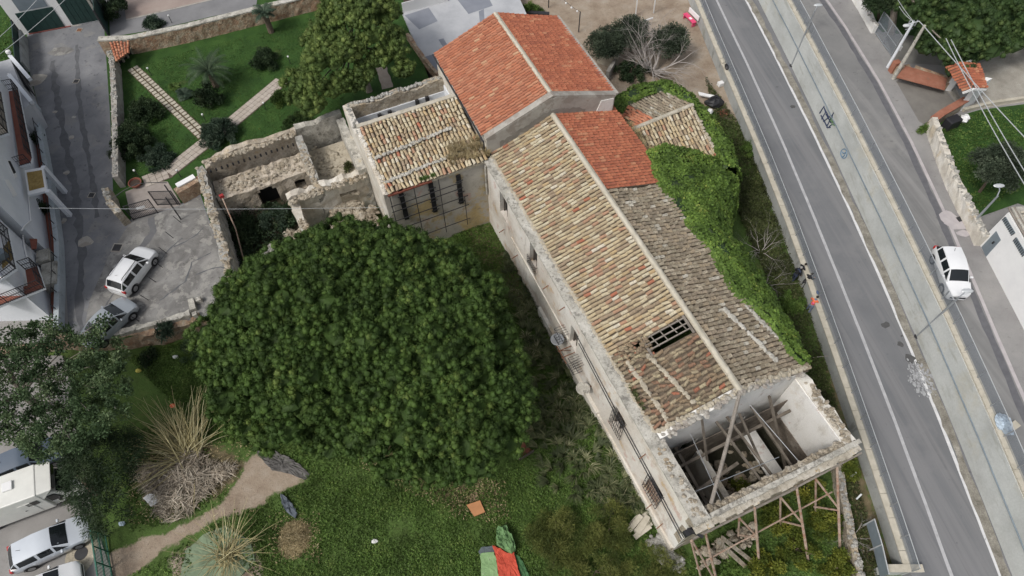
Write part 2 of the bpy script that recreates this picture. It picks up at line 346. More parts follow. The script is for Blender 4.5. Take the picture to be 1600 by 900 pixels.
MT['longgrass'] = leafmat('long_dark_grass', [(0, (.045, .06, .028)), (.5, (.10, .12, .055)), (.85, (.19, .20, .10)), (1, (.34, .33, .20))], nscale=.5)
MT['weeds'] = leafmat('green_weeds', [(0, (.055, .088, .02)), (.45, (.09, .16, .034)), (.8, (.125, .20, .045)), (1, (.17, .23, .06))], nscale=.5)
MT['scrub'] = leafmat('rough_scrub', [(0, (.04, .045, .02)), (.5, (.07, .085, .03)), (.85, (.10, .13, .04)), (1, (.17, .16, .08))], nscale=.5)
MT['drygrass'] = leafmat('dry_grass', [(0, (.24, .19, .10)), (.5, (.36, .29, .16)), (1, (.5, .42, .26))])
MT['cane'] = leafmat('pale_bare_stems', [(0, (.26, .22, .11)), (.5, (.38, .33, .17)), (1, (.5, .46, .28))], 0)
MT['thatch'] = leafmat('grey_brushwood', [(0, (.22, .185, .14)), (.5, (.35, .30, .24)), (1, (.48, .43, .35))], 0)
MT['bare'] = plain('pale_grey_bark', (.34, .31, .29), .9, var=.25)
MT['bark'] = surf('brown_bark', [(.3, (.10, .075, .055)), (.7, (.20, .155, .12))], 4, bump=(12, .8, .05))
MT['bark_grey'] = surf('grey_brown_bark', [(.3, (.19, .165, .14)), (.7, (.30, .265, .225))], 4, bump=(12, .8, .05))

# ---------------------------------------------------------------- builders
def fbm(x, y, z=0.0, o=3):
    return mnoise.fractal(Vector((x, y, z)), 1.0, 2.0, o)
def gridwall(p0, p1, z0, z1, thick, openings=(), cell=.45, rough=.03, top=None, jag=0.0, mb=None, zc=None, seed=0.0):
    """wall from p0 to p1 with its left side thickened; openings (u0,u1,z0,z1) go right through"""
    mb = mb or MB(); p0 = Vector((p0[0], p0[1], 0)); p1 = Vector((p1[0], p1[1], 0)); L = (p1-p0).length; d = (p1-p0)/L; n = Vector((-d.y, d.x, 0))
    us = {0.0, L}; vs = {z0, z1}
    for o in openings: us |= {max(0, o[0]), min(L, o[1])}; vs |= {max(z0, o[2]), min(z1, o[3])}
    def fill(s, step):
        s = sorted(s); out = []
        for a, b in zip(s, s[1:]):
            k = max(1, int(round((b-a)/step)))
            out += [a+(b-a)*i/k for i in range(k)]
        return out+[s[-1]]
    us = fill(us, cell); vs = fill(vs, zc or cell*1.3); nu, nv = len(us), len(vs); base = len(mb.v)
    for k in (0, 1):
        for i, u in enumerate(us):
            zt = z1+(top(u) if top else 0)+(RND.uniform(-jag, jag) if jag else 0)
            for j, v in enumerate(vs):
                z = min(v, zt) if j < nv-1 else zt
                q = p0+d*u+n*(k*thick)
                w = rough*fbm(q.x*1.7+seed, q.y*1.7, z*1.7) if rough else 0
                edge = rough*RND.uniform(-.6, .6) if j == nv-1 else 0
                q = q+n*(w*(1 if k == 0 else -1)+edge)
                mb.v.append((q.x, q.y, z))
    def I(i, j, k): return base+k*nu*nv+i*nv+j
    def hole(i, j):
        if i < 0 or j < 0 or i >= nu-1 or j >= nv-1: return True
        cu, cv = (us[i]+us[i+1])/2, (vs[j]+vs[j+1])/2
        return any(o[0] < cu < o[1] and o[2] < cv < o[3] for o in openings)
    for i in range(nu-1):
        for j in range(nv-1):
            if hole(i, j): continue
            r = RND.random()
            F = [(I(i, j, 0), I(i+1, j, 0), I(i+1, j+1, 0), I(i, j+1, 0)), (I(i, j, 1), I(i, j+1, 1), I(i+1, j+1, 1), I(i+1, j, 1))]
            if hole(i-1, j): F.append((I(i, j, 0), I(i, j+1, 0), I(i, j+1, 1), I(i, j, 1)))
            if hole(i+1, j): F.append((I(i+1, j, 0), I(i+1, j, 1), I(i+1, j+1, 1), I(i+1, j+1, 0)))
            if hole(i, j+1): F.append((I(i, j+1, 0), I(i+1, j+1, 0), I(i+1, j+1, 1), I(i, j+1, 1)))
            if hole(i, j-1): F.append((I(i, j, 0), I(i, j, 1), I(i+1, j, 1), I(i+1, j, 0)))
            for f in F: mb.f.append(list(f)); mb.r.append(r)
    return mb
def pathwall(pts, z0, z1, thick, mb=None, **k):
    mb = mb or MB()
    for a, b in zip(pts, pts[1:]): gridwall(a, b, z0, z1, thick, mb=mb, **k)
    return mb
def stones(mb, pts, z, half, n, s=(.12, .3), zj=.1):
    """loose irregular stones along a wall top"""
    for _ in range(n):
        i = RND.randrange(len(pts)-1); t = RND.random(); a, b = Vector(pts[i]), Vector(pts[i+1]); p = a.lerp(b, t)
        d = (b-a); d.z = 0; d.normalize(); q = Vector((p.x-d.y*RND.uniform(-half, half), p.y+d.x*RND.uniform(-half, half), 0))
        zz = z(i, t) if callable(z) else z
        r = RND.uniform(*s); mb.blob((q.x, q.y, zz+RND.uniform(-.05, zj)), r, r*RND.uniform(.6, 1), r*RND.uniform(.4, .8), 6, 4, .25)
    return mb
def roof(name, E0, E1, R1, R0, mat, parent, pitch=.27, tl=.42, skip=None, wob=.012, sag=0.0, rad=.112, under=True):
    """barrel tiles laid in columns from ridge R0-R1 down to eave E0-E1, on a board"""
    E0, E1, R1, R0 = map(Vector, (E0, E1, R1, R0))
    n = max(2, int(((E1-E0).length+(R1-R0).length)/2/pitch)); Vs = []; Fs = []; Rr = []
    nrm = (E1-E0).cross(R0-E0).normalized()
    if nrm.z < 0: nrm = -nrm
    K = 5
    for c in range(n):
        s = (c+.5)/n; e = E0.lerp(E1, s); r = R0.lerp(R1, s); ln = (r-e).length; d = (r-e)/ln; x = d.cross(nrm).normalized()
        rows = max(1, int(round(ln/tl))); off = RND.uniform(-.08, .08)
        for k in range(rows):
            t0 = k*tl+off; t1 = t0+tl*1.12
            if k == 0: t0 = -RND.uniform(.02, .1)
            t1 = min(t1, ln)
            if t1-t0 < .1: continue
            if skip and skip(s, (t0+t1)/2/ln): continue
            lat = RND.gauss(0, wob); rot = RND.gauss(0, wob*1.2); lift = RND.gauss(0, wob*.5)
            mid = (t0+t1)/2/ln; sg = -sag*(math.sin(PI*mid)+.6*fbm(s*6, mid*3, 4.0))
            b = len(Vs); ra, rb = rad*RND.uniform(.97, 1.06), rad*.84
            for (t, rr_, h, la) in ((t0, ra, .055, lat-rot), (t1, rb, .015, lat+rot)):
                p = e+d*t+x*la+nrm*(h+lift+sg)
                for q in range(K):
                    an = PI*q/(K-1); Vs.append(tuple(p+x*(math.cos(an)*rr_)+nrm*(math.sin(an)*rr_*.8)))
            cr = RND.random()
            for q in range(K-1): Fs.append((b+q, b+q+1, b+K+q+1, b+K+q)); Rr.append(cr)
            Fs.append((b+4, b+3, b+1, b)); Rr.append(cr)
            Fs[-1] = (b, b+1, b+3, b+4)
    o = mesh_np(name, Vs, Fs, mat, parent, rnd=Rr)
    if under:
        m = MB()
        if skip is None: q = [(0, 1)]; cells = [(0, 1, 0, 1)]
        else:
            NX, NY = 40, 14; cells = [(i/NX, (i+1)/NX, j/NY, (j+1)/NY) for i in range(NX) for j in range(NY) if not skip((i+.5)/NX, (j+.5)/NY)]
        for (s0, s1, t0, t1) in cells:
            P = [E0.lerp(E1, s).lerp(R0.lerp(R1, s), t)+nrm*.004 for (s, t) in ((s0, t0), (s1, t0), (s1, t1), (s0, t1))]
            m.hexa([p-nrm*(.14+sag) for p in P]+[p-nrm*sag*1.1 for p in P])
        m.build('roof_boarding', MT['under'], o if False else parent)
    return o
def ridge_caps(name, P0, P1, mat, parent, rad=.15, tl=.42, zj=.02, mortar=True):
    P0, P1 = Vector(P0), Vector(P1); L = (P1-P0).length; d = (P1-P0)/L; up = Vector((0, 0, 1)); x = d.cross(up).normalized(); up = x.cross(d); m = MB()
    n = int(L/tl)
    for k in range(n):
        a = P0+d*(L*k/n)+up*RND.gauss(.03, zj)+x*RND.gauss(0, .02); b = P0+d*(L*(k+1.12)/n)+up*RND.gauss(0, zj)
        v = []
        for p, r_ in ((a, rad*1.05), (b, rad*.85)):
            for q in range(6):
                an = PI*q/5; v.append(p+x*math.cos(an)*r_+up*math.sin(an)*r_*.75)
        m.add(v, [(q, q+1, q+7, q+6) for q in range(5)]+[(0, 1, 2, 3, 4, 5)], RND.random())
    o = m.build(name, mat, parent)
    if mortar:
        mm = MB(); mm.bar(P0-up*.02, P1-up*.02, rad*2.5, .09); mm.build('ridge_mortar', MT['mortar'], parent)
    return o
def mortar_strip(name, P0, P1, w, parent, mat=None, lump=.5, h=.12):
    P0, P1 = Vector(P0), Vector(P1); L = (P1-P0).length; m = MB(); n = max(3, int(L/.3)); d = (P1-P0)/L; x = d.cross(Vector((0, 0, 1))).normalized()
    for k in range(n):
        p = P0.lerp(P1, (k+.5)/n); m.blob(p+x*RND.gauss(0, w*.15), L/n*.75, w*RND.uniform(.4, .75), h*RND.uniform(.7, 1.2), 7, 4, .2)
        m.v[-35:] = [tuple(v) for v in m.v[-35:]]
    return m.build(name, mat or MT['cornice'], parent)
# ---- foliage
def unit(n):
    v = NR.normal(size=(n, 3)); return v/np.linalg.norm(v, axis=1)[:, None]
def leaf_tris(P, size, dirs=None, asp=.5, rnd=None, flat=0.0):
    """one triangle leaf at each point"""
    n = len(P); d = unit(n) if dirs is None else dirs
    w = unit(n)
    if flat: w[:, 2] *= (1-flat)
    w = w-d*(w*d).sum(1)[:, None]; w /= (np.linalg.norm(w, axis=1)[:, None]+1e-9)
    s = (size*NR.uniform(.6, 1.3, n))[:, None]
    Vv = np.empty((n, 3, 3)); Vv[:, 0] = P-w*s*asp/2; Vv[:, 1] = P+w*s*asp/2; Vv[:, 2] = P+d*s
    return Vv.reshape(-1, 3), np.arange(3*n).reshape(-1, 3)
def leaf_quads(P, size, dirs=None, asp=.5, flat=0.0):
    n = len(P); d = unit(n) if dirs is None else dirs
    w = unit(n)
    if flat: w[:, 2] *= (1-flat)
    w = w-d*(w*d).sum(1)[:, None]; w /= (np.linalg.norm(w, axis=1)[:, None]+1e-9)
    s = (size*NR.uniform(.6, 1.3, n))[:, None]
    Vv = np.empty((n, 4, 3)); Vv[:, 0] = P-d*s*.5; Vv[:, 1] = P+w*s*asp/2; Vv[:, 2] = P+d*s*.5; Vv[:, 3] = P-w*s*asp/2
    return Vv.reshape(-1, 3), np.arange(4*n).reshape(-1, 4)
def pdist(P, poly):
    """signed distance, positive inside"""
    P = np.asarray(P, float)[:, :2]; A = np.array([(p[0], p[1]) for p in poly], float); B = np.roll(A, -1, 0)
    best = np.full(len(P), 1e9); ins = np.zeros(len(P), bool)
    for a, b in zip(A, B):
        ab = b-a; t = np.clip(((P-a)@ab)/(ab@ab+1e-12), 0, 1); best = np.minimum(best, np.linalg.norm(P-(a+t[:, None]*ab), axis=1))
        c = ((a[1] > P[:, 1]) != (b[1] > P[:, 1])); ins ^= c & (P[:, 0] < (b[0]-a[0])*(P[:, 1]-a[1])/((b[1]-a[1]) if abs(b[1]-a[1]) > 1e-9 else 1e-9)+a[0])
    return np.where(ins, best, -best)
def scatter(poly, n, margin=0.0):
    A = np.array([(p[0], p[1]) for p in poly]); lo, hi = A.min(0), A.max(0); out = np.zeros((0, 2))
    for _ in range(60):
        q = NR.uniform(lo, hi, (n*2, 2)); out = np.vstack([out, q[pdist(q, poly) > margin]])
        if len(out) >= n: break
    return out[:n]
def poisson(poly, r, tries=6000, margin=0.0):
    q = scatter(poly, tries, margin); keep = []
    for p in q:
        if all((p[0]-k[0])**2+(p[1]-k[1])**2 > r*r for k in keep): keep.append(p)
    return np.array(keep)
def tuft_cloud(C, R, per, size, asp=.45, up=.3, shell=.45):
    """needles/leaves around tuft centres C with radii R"""
    n = len(C); c = np.repeat(C, per, 0); r = np.repeat(R, per); d = unit(n*per)
    if up: d[:, 2] += up; d /= np.linalg.norm(d, axis=1)[:, None]
    P = c+d*(r*NR.uniform(shell, 1, n*per))[:, None]
    dd = d+unit(n*per)*.7; dd /= np.linalg.norm(dd, axis=1)[:, None]
    rn = np.clip(np.repeat(NR.uniform(.12, .88, n), per)+NR.normal(0, .09, n*per), 0, 1)
    return P, dd, rn
def crown_pine(name, outline, zedge, ztop, mat, parent, spacing=1.5, lobeR=1.15, tuftR=.3, tufts=34, per=34, needle=.15, trunk=None, zfun=None, asp=.4):
    L = poisson(outline, spacing, 5000, lobeR*.55); dn = pdist(L, outline); mx = max(dn.max(), .1)
    h = zedge+(ztop-zedge)*np.sqrt(np.clip(1-(1-np.clip(dn/mx, 0, 1))**2, 0, 1))+NR.uniform(-.55, .45, len(L))
    if zfun is not None: h = np.array([zfun(p[0], p[1], z) for p, z in zip(L, h)])
    C = []; R = []; lr = []
    for (x, y), z in zip(L, h):
        RR = lobeR*NR.uniform(.75, 1.25); lv = NR.uniform(-.14, .14)
        d = unit(tufts*3); d = d[d[:, 2] > -.25][:tufts]
        C.append(np.array([x, y, z])+d*np.array([RR, RR, RR*.8])*NR.uniform(.82, 1.06, len(d))[:, None]); R += [tuftR*NR.uniform(.7, 1.25) for _ in d]; lr += [lv]*len(d)
    C = np.vstack(C); R = np.array(R); P, dd, rn = tuft_cloud(C, R, per, needle, shell=.55)
    rn = np.clip(rn*.999+np.repeat(np.array(lr), per), 0, 1)
    Vv, F = leaf_tris(P, needle, dd, asp)
    o = mesh_np(name, Vv, F, mat, parent, rnd=rn)
    tv = []; tf = []; K_, M_ = 7, 5
    for i in range(M_+1):
        for k in range(K_): ph = PI*i/M_; tt = 2*PI*k/K_; tv.append((math.sin(ph)*math.cos(tt), math.sin(ph)*math.sin(tt), math.cos(ph)))
    for i in range(M_):
        for k in range(K_): tf.append(((i+1)*K_+k, (i+1)*K_+(k+1) % K_, i*K_+(k+1) % K_, i*K_+k))
    tv = np.array(tv); tf = np.array(tf); nT = len(C)
    BV = C[:, None, :]+tv[None]*(R*.66)[:, None, None]*NR.uniform(.6, 1.3, (nT, len(tv)))[:, :, None]
    BF = (tf[None]+(np.arange(nT)*len(tv))[:, None, None]).reshape(-1, 4)
    br = np.clip(np.repeat(rn.reshape(nT, per).mean(1), len(tf))+NR.normal(0, .05, nT*len(tf)), 0, 1)
    mesh_np('leaf_clumps', BV.reshape(-1, 3), BF, mat, parent, rnd=br)
    m = MB()
    for (x, y), z in zip(L, h): m.blob((x, y, z-.15), lobeR*.82, lobeR*.82, lobeR*.5, 8, 5, .2, .3)
    m.build('inner_foliage', mat, parent)
    return L, h
def limbs(mb, base, top, L, h, rad=.22, n=18):
    base, top = Vector(base), Vector(top); mb.tube([base, base.lerp(top, .5)+Vector((.15, .1, 0)), top], [rad*1.5, rad*1.1, rad], 9)
    idx = NR.choice(len(L), min(n, len(L)), replace=False)
    for i in idx:
        e = Vector((L[i][0], L[i][1], h[i]-.2)); m_ = top.lerp(e, .5)+Vector((0, 0, -.35))
        mb.tube([top-Vector((0, 0, RND.uniform(0, 1))), m_, e], [rad*.55, rad*.34, rad*.14], 6)
def leafy(name, label, cat, C, R, per, size, mat, group=None, trunk=None, asp=.55, part='foliage', quads=False, up=.25, stem_mat='bark'):
    """a plant: leaves round the clump centres C; trunk = list of tubes (pts, radii)"""
    C = np.asarray(C, float); R = np.asarray(R, float)*np.ones(len(C)); loc = (C[:, 0].mean(), C[:, 1].mean(), (trunk[0][0][0][2] if trunk else C[:, 2].min()-.1))
    t = thing(name, label, cat, loc, 0, group)
    P, dd, rn = tuft_cloud(C, R, per, size, up=up, shell=.3)
    Vv, F = (leaf_quads if quads else leaf_tris)(P, size, dd, asp)
    mesh_np(part, Vv, F, MT[mat], t, rnd=rn)
    if trunk:
        m = MB()
        for pts, rd in trunk: m.tube(pts, rd, 6)
        m.build('stem' if stem_mat != 'bark' else 'trunk', MT[stem_mat], t)
    return t
def bush_centres(c, rx, ry, rz, n):
    d = unit(n); d[:, 2] = np.abs(d[:, 2])
    return np.array(c)+d*np.array([rx, ry, rz])*NR.uniform(.35, .95, n)[:, None]
def branches(mb, p, d, ln, rad, depth, spread=.5, kids=3, curl=.15, n=5, droop=0.0):
    p = Vector(p); d = Vector(d).normalized(); pts = [p]; rs = [rad]; q = p.copy(); dd = d.copy()
    for i in range(3):
        dd = (dd+Vector((RND.gauss(0, curl), RND.gauss(0, curl), RND.gauss(0, curl)-droop))).normalized(); q = q+dd*ln/3; pts.append(q.copy()); rs.append(rad*(1-.2*(i+1)))
    mb.tube(pts, rs, n if rad > .03 else 4, cap=False)
    if depth <= 0: return
    for k in range(kids):
        j = RND.choice([1, 2, 3, 3]); nd = (dd+Vector((RND.gauss(0, spread), RND.gauss(0, spread), RND.gauss(0, spread)*.7))).normalized()
        branches(mb, pts[j], nd, ln*RND.uniform(.62, .85), rs[j]*.66, depth-1, spread, kids, curl, n, droop)
def clump_grass(P, blades, h, spread, lean=.6, w=.03, dirfn=None):
    """arching blades: two segments each, P (n,3)"""
    n = len(P)*blades; p = np.repeat(P, blades, 0); a = NR.uniform(0, 2*PI, n); hh = np.repeat(NR.uniform(.7, 1.3, len(P)), blades)*h*NR.uniform(.6, 1.1, n)
    d = np.stack([np.cos(a), np.sin(a), np.zeros(n)], 1)
    if dirfn is not None:
        b = np.repeat(dirfn, blades, 0); d = d*.55+b; d /= np.linalg.norm(d, axis=1)[:, None]+1e-9
    p = p+d*NR.uniform(0, spread*.3, n)[:, None]; s = np.stack([-d[:, 1], d[:, 0], np.zeros(n)], 1)*w
    up = np.array([0, 0, 1.0]); ln = NR.uniform(.3, 1, n)[:, None]*lean
    m_ = p+up*(hh*.65)[:, None]+d*(hh[:, None]*ln*.45); t_ = p+up*(hh*.75)[:, None]*(1-ln*.35)+d*(hh[:, None]*ln*1.1)
    Vv = np.stack([p-s, p+s, m_+s*.8, m_-s*.8, t_+s*.1, t_-s*.1], 1).reshape(-1, 3); b = (np.arange(n)*6)[:, None]
    F = np.vstack([b+np.array([0, 1, 2, 3]), b+np.array([3, 2, 4, 5])])
    rn = np.clip(np.repeat(NR.uniform(.1, .8, len(P)), blades)+NR.normal(0, .15, n), 0, 1)
    return Vv, F, np.concatenate([rn, rn])
# ---- vehicles
def loft_car(label, loc, rz, L=4.1, W=1.72, Hh=1.5, col='car_white', kind='hatch', rails=False, group=None):
    t = thing('parked_car' if group else 'moving_car', label, 'car', loc, rz, group)
    w = W/2; hb = Hh
    if kind == 'saloon': st = [(-L/2, .78, .70, 0, 0), (-L/2+.12, .93, .84, 0, 0), (-L/2+.75, 1, .93, 0, 0), (-L/2+1.35, 1, .93, .70, hb*.965), (-.1, 1, .92, .73, hb), (.45, 1, .92, .71, hb*.975), (1.15, 1, .90, 0, 0), (L/2-.35, .95, .76, 0, 0), (L/2-.1, .86, .66, 0, 0), (L/2, .66, .58, 0, 0)]
    elif kind == 'wagon': st = [(-L/2, .76, .80, 0, 0), (-L/2+.08, .90, .93, 0, 0), (-L/2+.50, .98, .95, .72, hb*.95), (-.5, 1, .93, .74, hb), (.35, 1, .92, .71, hb*.975), (1.15, 1, .90, 0, 0), (L/2-.35, .94, .76, 0, 0), (L/2-.1, .84, .66, 0, 0), (L/2, .64, .58, 0, 0)]
    else: st = [(-L/2, .80, .80, 0, 0), (-L/2+.08, .92, .94, 0, 0), (-L/2+.42, 1, .97, .72, hb*.95), (-.5, 1, .95, .75, hb), (.30, 1, .94, .72, hb*.975), (.98, 1, .92, 0, 0), (L/2-.35, .95, .82, 0, 0), (L/2-.1, .85, .70, 0, 0), (L/2, .66, .60, 0, 0)]
    secs = []
    for (x, f, zb, wr, zr) in st:
        hw = w*f
        if wr == 0: r1, z1, zc = hw*.80, zb+.03, zb+.05
        else: r1, z1, zc = w*wr, zr-.04, zr
        secs.append([(x, hw*.90, .20), (x, hw, .36), (x, hw, zb*.78), (x, hw*.955, zb), (x, r1, z1), (x, r1*.55, zc), (x, 0, zc+.01)])
    cab = [wr > 0 for (_, _, _, wr, _) in st]
    body = MB(); glass = {'side_window': [], 'windscreen': [], 'rear_window': []}
    def inset(q, f=.84):
        c = sum((Vector(p) for p in q), Vector((0, 0, 0)))/4; return [c+(Vector(p)-c)*f for p in q]
    for i in range(len(secs)-1):
        for s in (1, -1):
            for k in range(6):
                q = [secs[i][k], secs[i+1][k], secs[i+1][k+1], secs[i][k+1]]; q = [Vector((a, b*s, c)) for a, b, c in q]
                if s < 0: q = q[::-1]
                g = None
                if k == 3 and cab[i] and cab[i+1]: g = 'side_window'
                if k == 3 and cab[i] != cab[i+1]: g = 'side_window' if (kind != 'saloon' or cab[i]) else None
                if k >= 4 and cab[i] != cab[i+1]: g = 'windscreen' if cab[i] else 'rear_window'
                if g in ('windscreen', 'rear_window'):
                    glass[g].append((k, s, q)); body.add(q, [(0, 1, 2, 3)]) ; continue
                body.add(q, [(0, 1, 2, 3)])
                if g: glass[g].append((k, s, q))
    bn = [secs[0], secs[-1]]
    for e, sc in enumerate(bn):
        P = [Vector(p) for p in sc]+[Vector((p[0], -p[1], p[2])) for p in sc[::-1][1:]]
        body.add(P, [tuple(range(len(P))) if e == 1 else tuple(range(len(P)))[::-1]])
    P = []
    for sc in secs: P.append(sc[0])
    for i in range(len(P)-1):
        a, b = P[i], P[i+1]; body.add([a, (a[0], -a[1], a[2]), (b[0], -b[1], b[2]), b], [(0, 1, 2, 3)])
    o = body.build('body', MT[col], t, local=True)
    me = o.data; me.polygons.foreach_set('use_smooth', [True]*len(me.polygons))
    md = o.modifiers.new('weld', 'WELD'); md.merge_threshold = .001
    md = o.modifiers.new('edge', 'EDGE_SPLIT'); md.split_angle = math.radians(38)
    for g, lst in glass.items():
        if not lst: continue
        if g == 'side_window':
            for (k, s, q) in lst:
                c = sum(q, Vector((0, 0, 0)))/4; nn = (q[1]-q[0]).cross(q[3]-q[0]).normalized()
                if nn.y*s < 0: nn = -nn
                qi = [p+nn*.008 for p in inset(q, .84)]; MB().quad(*qi).build(g, MT['glass'], t, local=True)
        else:
            xs = [p for (_, _, q) in lst for p in q]; x0 = min(p.x for p in xs); x1 = max(p.x for p in xs)
            def row(x):
                r_ = sorted({(round(p.y, 4), round(p.z, 4)) for p in xs if abs(p.x-x) < 1e-4}); return [Vector((x, y, z)) for y, z in r_]
            A, B = row(x0), row(x1); nn = Vector((1, 0, 1.6)) if g == 'windscreen' else Vector((-1, 0, 1.2)); nn.normalize(); m = MB()
            n_ = min(len(A), len(B)); v = []
            for j in range(n_):
                a, b = A[j].copy(), B[j].copy(); a.y *= .93; b.y *= .93; v += [a.lerp(b, .07)+nn*.012, a.lerp(b, .93)+nn*.012]
            m.add(v, [(2*j, 2*j+1, 2*j+3, 2*j+2) for j in range(n_-1)]); m.build(g, MT['glass'], t, smooth=True, local=True)
    for sx in (L*.31, -L*.30):
        for s in (1, -1):
            m = MB(); c = Vector((sx, s*(w-.10), .32)); m.tube([c-Vector((0, .11, 0)), c+Vector((0, .11, 0))], .32, 18); wh = m.build('wheel', MT['tyre'], t, local=True)
            m = MB(); m.tube([c+Vector((0, s*.105, 0)), c+Vector((0, s*.122, 0))], .20, 12); m.build('rim', MT['rim'], wh, local=True)
            m = MB(); v = [c+Vector((math.cos(a_)*.39, s*(.113), math.sin(a_)*.39)) for a_ in [PI*q/8 for q in range(9)]]; v2 = [c+Vector((math.cos(a_)*.34, s*(.119), math.sin(a_)*.34)) for a_ in [PI*q/8 for q in range(9)]]
            m.add(v+v2, [(q, q+1, q+10, q+9) for q in range(8)]); m.build('wheel_arch', MT['black_plastic'], t, local=True)
    zf = st[-2][2]
    for s in (1, -1):
        m = MB(); x = L/2; m.hexa([(x-.42, s*w*.90, zf-.10), (x-.16, s*w*.90, zf-.12), (x-.02, s*w*.52, zf-.12), (x-.14, s*w*.50, zf-.10), (x-.44, s*w*.92, zf+.05), (x-.15, s*w*.885, zf+.01), (x-.04, s*w*.52, zf-.01), (x-.20, s*w*.48, zf+.035)]); m.build('headlight', MT['lamp_glass'], t, local=True)
        zt = st[1][2]; m = MB(); m.box((-x+.07, s*w*.80, zt-.14), (.14, .26, .24)); m.build('tail_light', MT['tail'], t, local=True, bevel=.02)
        m = MB(); m.box((L*.5-1.42 if kind != 'hatch' else L*.5-1.25, s*(w+.08), .98), (.12, .2, .13)); m.build('door_mirror', MT[col], t, local=True, bevel=.03)
        if rails:
            m = MB(); m.tube([(-1.35, s*.54, Hh-.02), (-1.2, s*.54, Hh+.04), (.35, s*.52, Hh+.03), (.5, s*.52, Hh-.04)], .025, 6); m.build('roof_rail', MT['black_plastic'], t, local=True)
        for k in (.15, -.85):
            m = MB(); m.box((k-.05, s*w*.985, .74), (.14, .03, .03)); m.build('door_handle', MT[col], t, local=True)
    m = MB(); m.box((L/2-.02, 0, .40), (.06, W*.62, .16)); m.build('grille', MT['black_plastic'], t, local=True, bevel=.01)
    m = MB(); m.box((-L/2-.005, 0, .52), (.02, .5, .11)); m.build('number_plate', MT['car_white'], t, local=True)
    m = MB(); m.tube([(-L*.28, 0, Hh-.02), (-L*.28-.12, 0, Hh+.14)], .012, 5); m.build('aerial', MT['black_plastic'], t, local=True)
    return t
# ---- people
SKIN = plain('skin', (.42, .26, .18), .6, var=.05)
HAIR = {'grey': plain('grey_hair', (.32, .31, .30), .8), 'dark': plain('dark_hair', (.02, .016, .014), .7)}
CL = {'black': plain('black_cloth', (.016, .017, .020), .9), 'navy': plain('navy_cloth', (.03, .04, .07), .9), 'orange': surf('orange_cloth', [(.45, (.75, .16, .06)), (.55, (.78, .22, .12))], 6, rough=.8), 'bluejean': plain('faded_blue_jeans', (.14, .17, .24), .9), 'pink': plain('bright_pink_cloth', (.75, .12, .25), .8)}
def skin_mesh(name, joints, edges, mat, parent, root=0, sub=2):
    me = bpy.data.meshes.new(name); me.from_pydata([j[0] for j in joints], edges, []); o = bpy.data.objects.new(name, me); COL.objects.link(o); o.parent = parent
    md = o.modifiers.new('skin', 'SKIN'); md.use_smooth_shade = True
    sv = me.skin_vertices
    if not sv:
        bpy.context.view_layer.objects.active = o
    layer = me.skin_vertices[0] if len(me.skin_vertices) else None
    if layer:
        for i, j in enumerate(joints): layer.data[i].radius = (j[1], j[1]*(j[2] if len(j) > 2 else 1)); layer.data[i].use_root = (i == root)
    s = o.modifiers.new('sub', 'SUBSURF'); s.levels = sub; s.render_levels = sub; me.materials.append(mat); return o
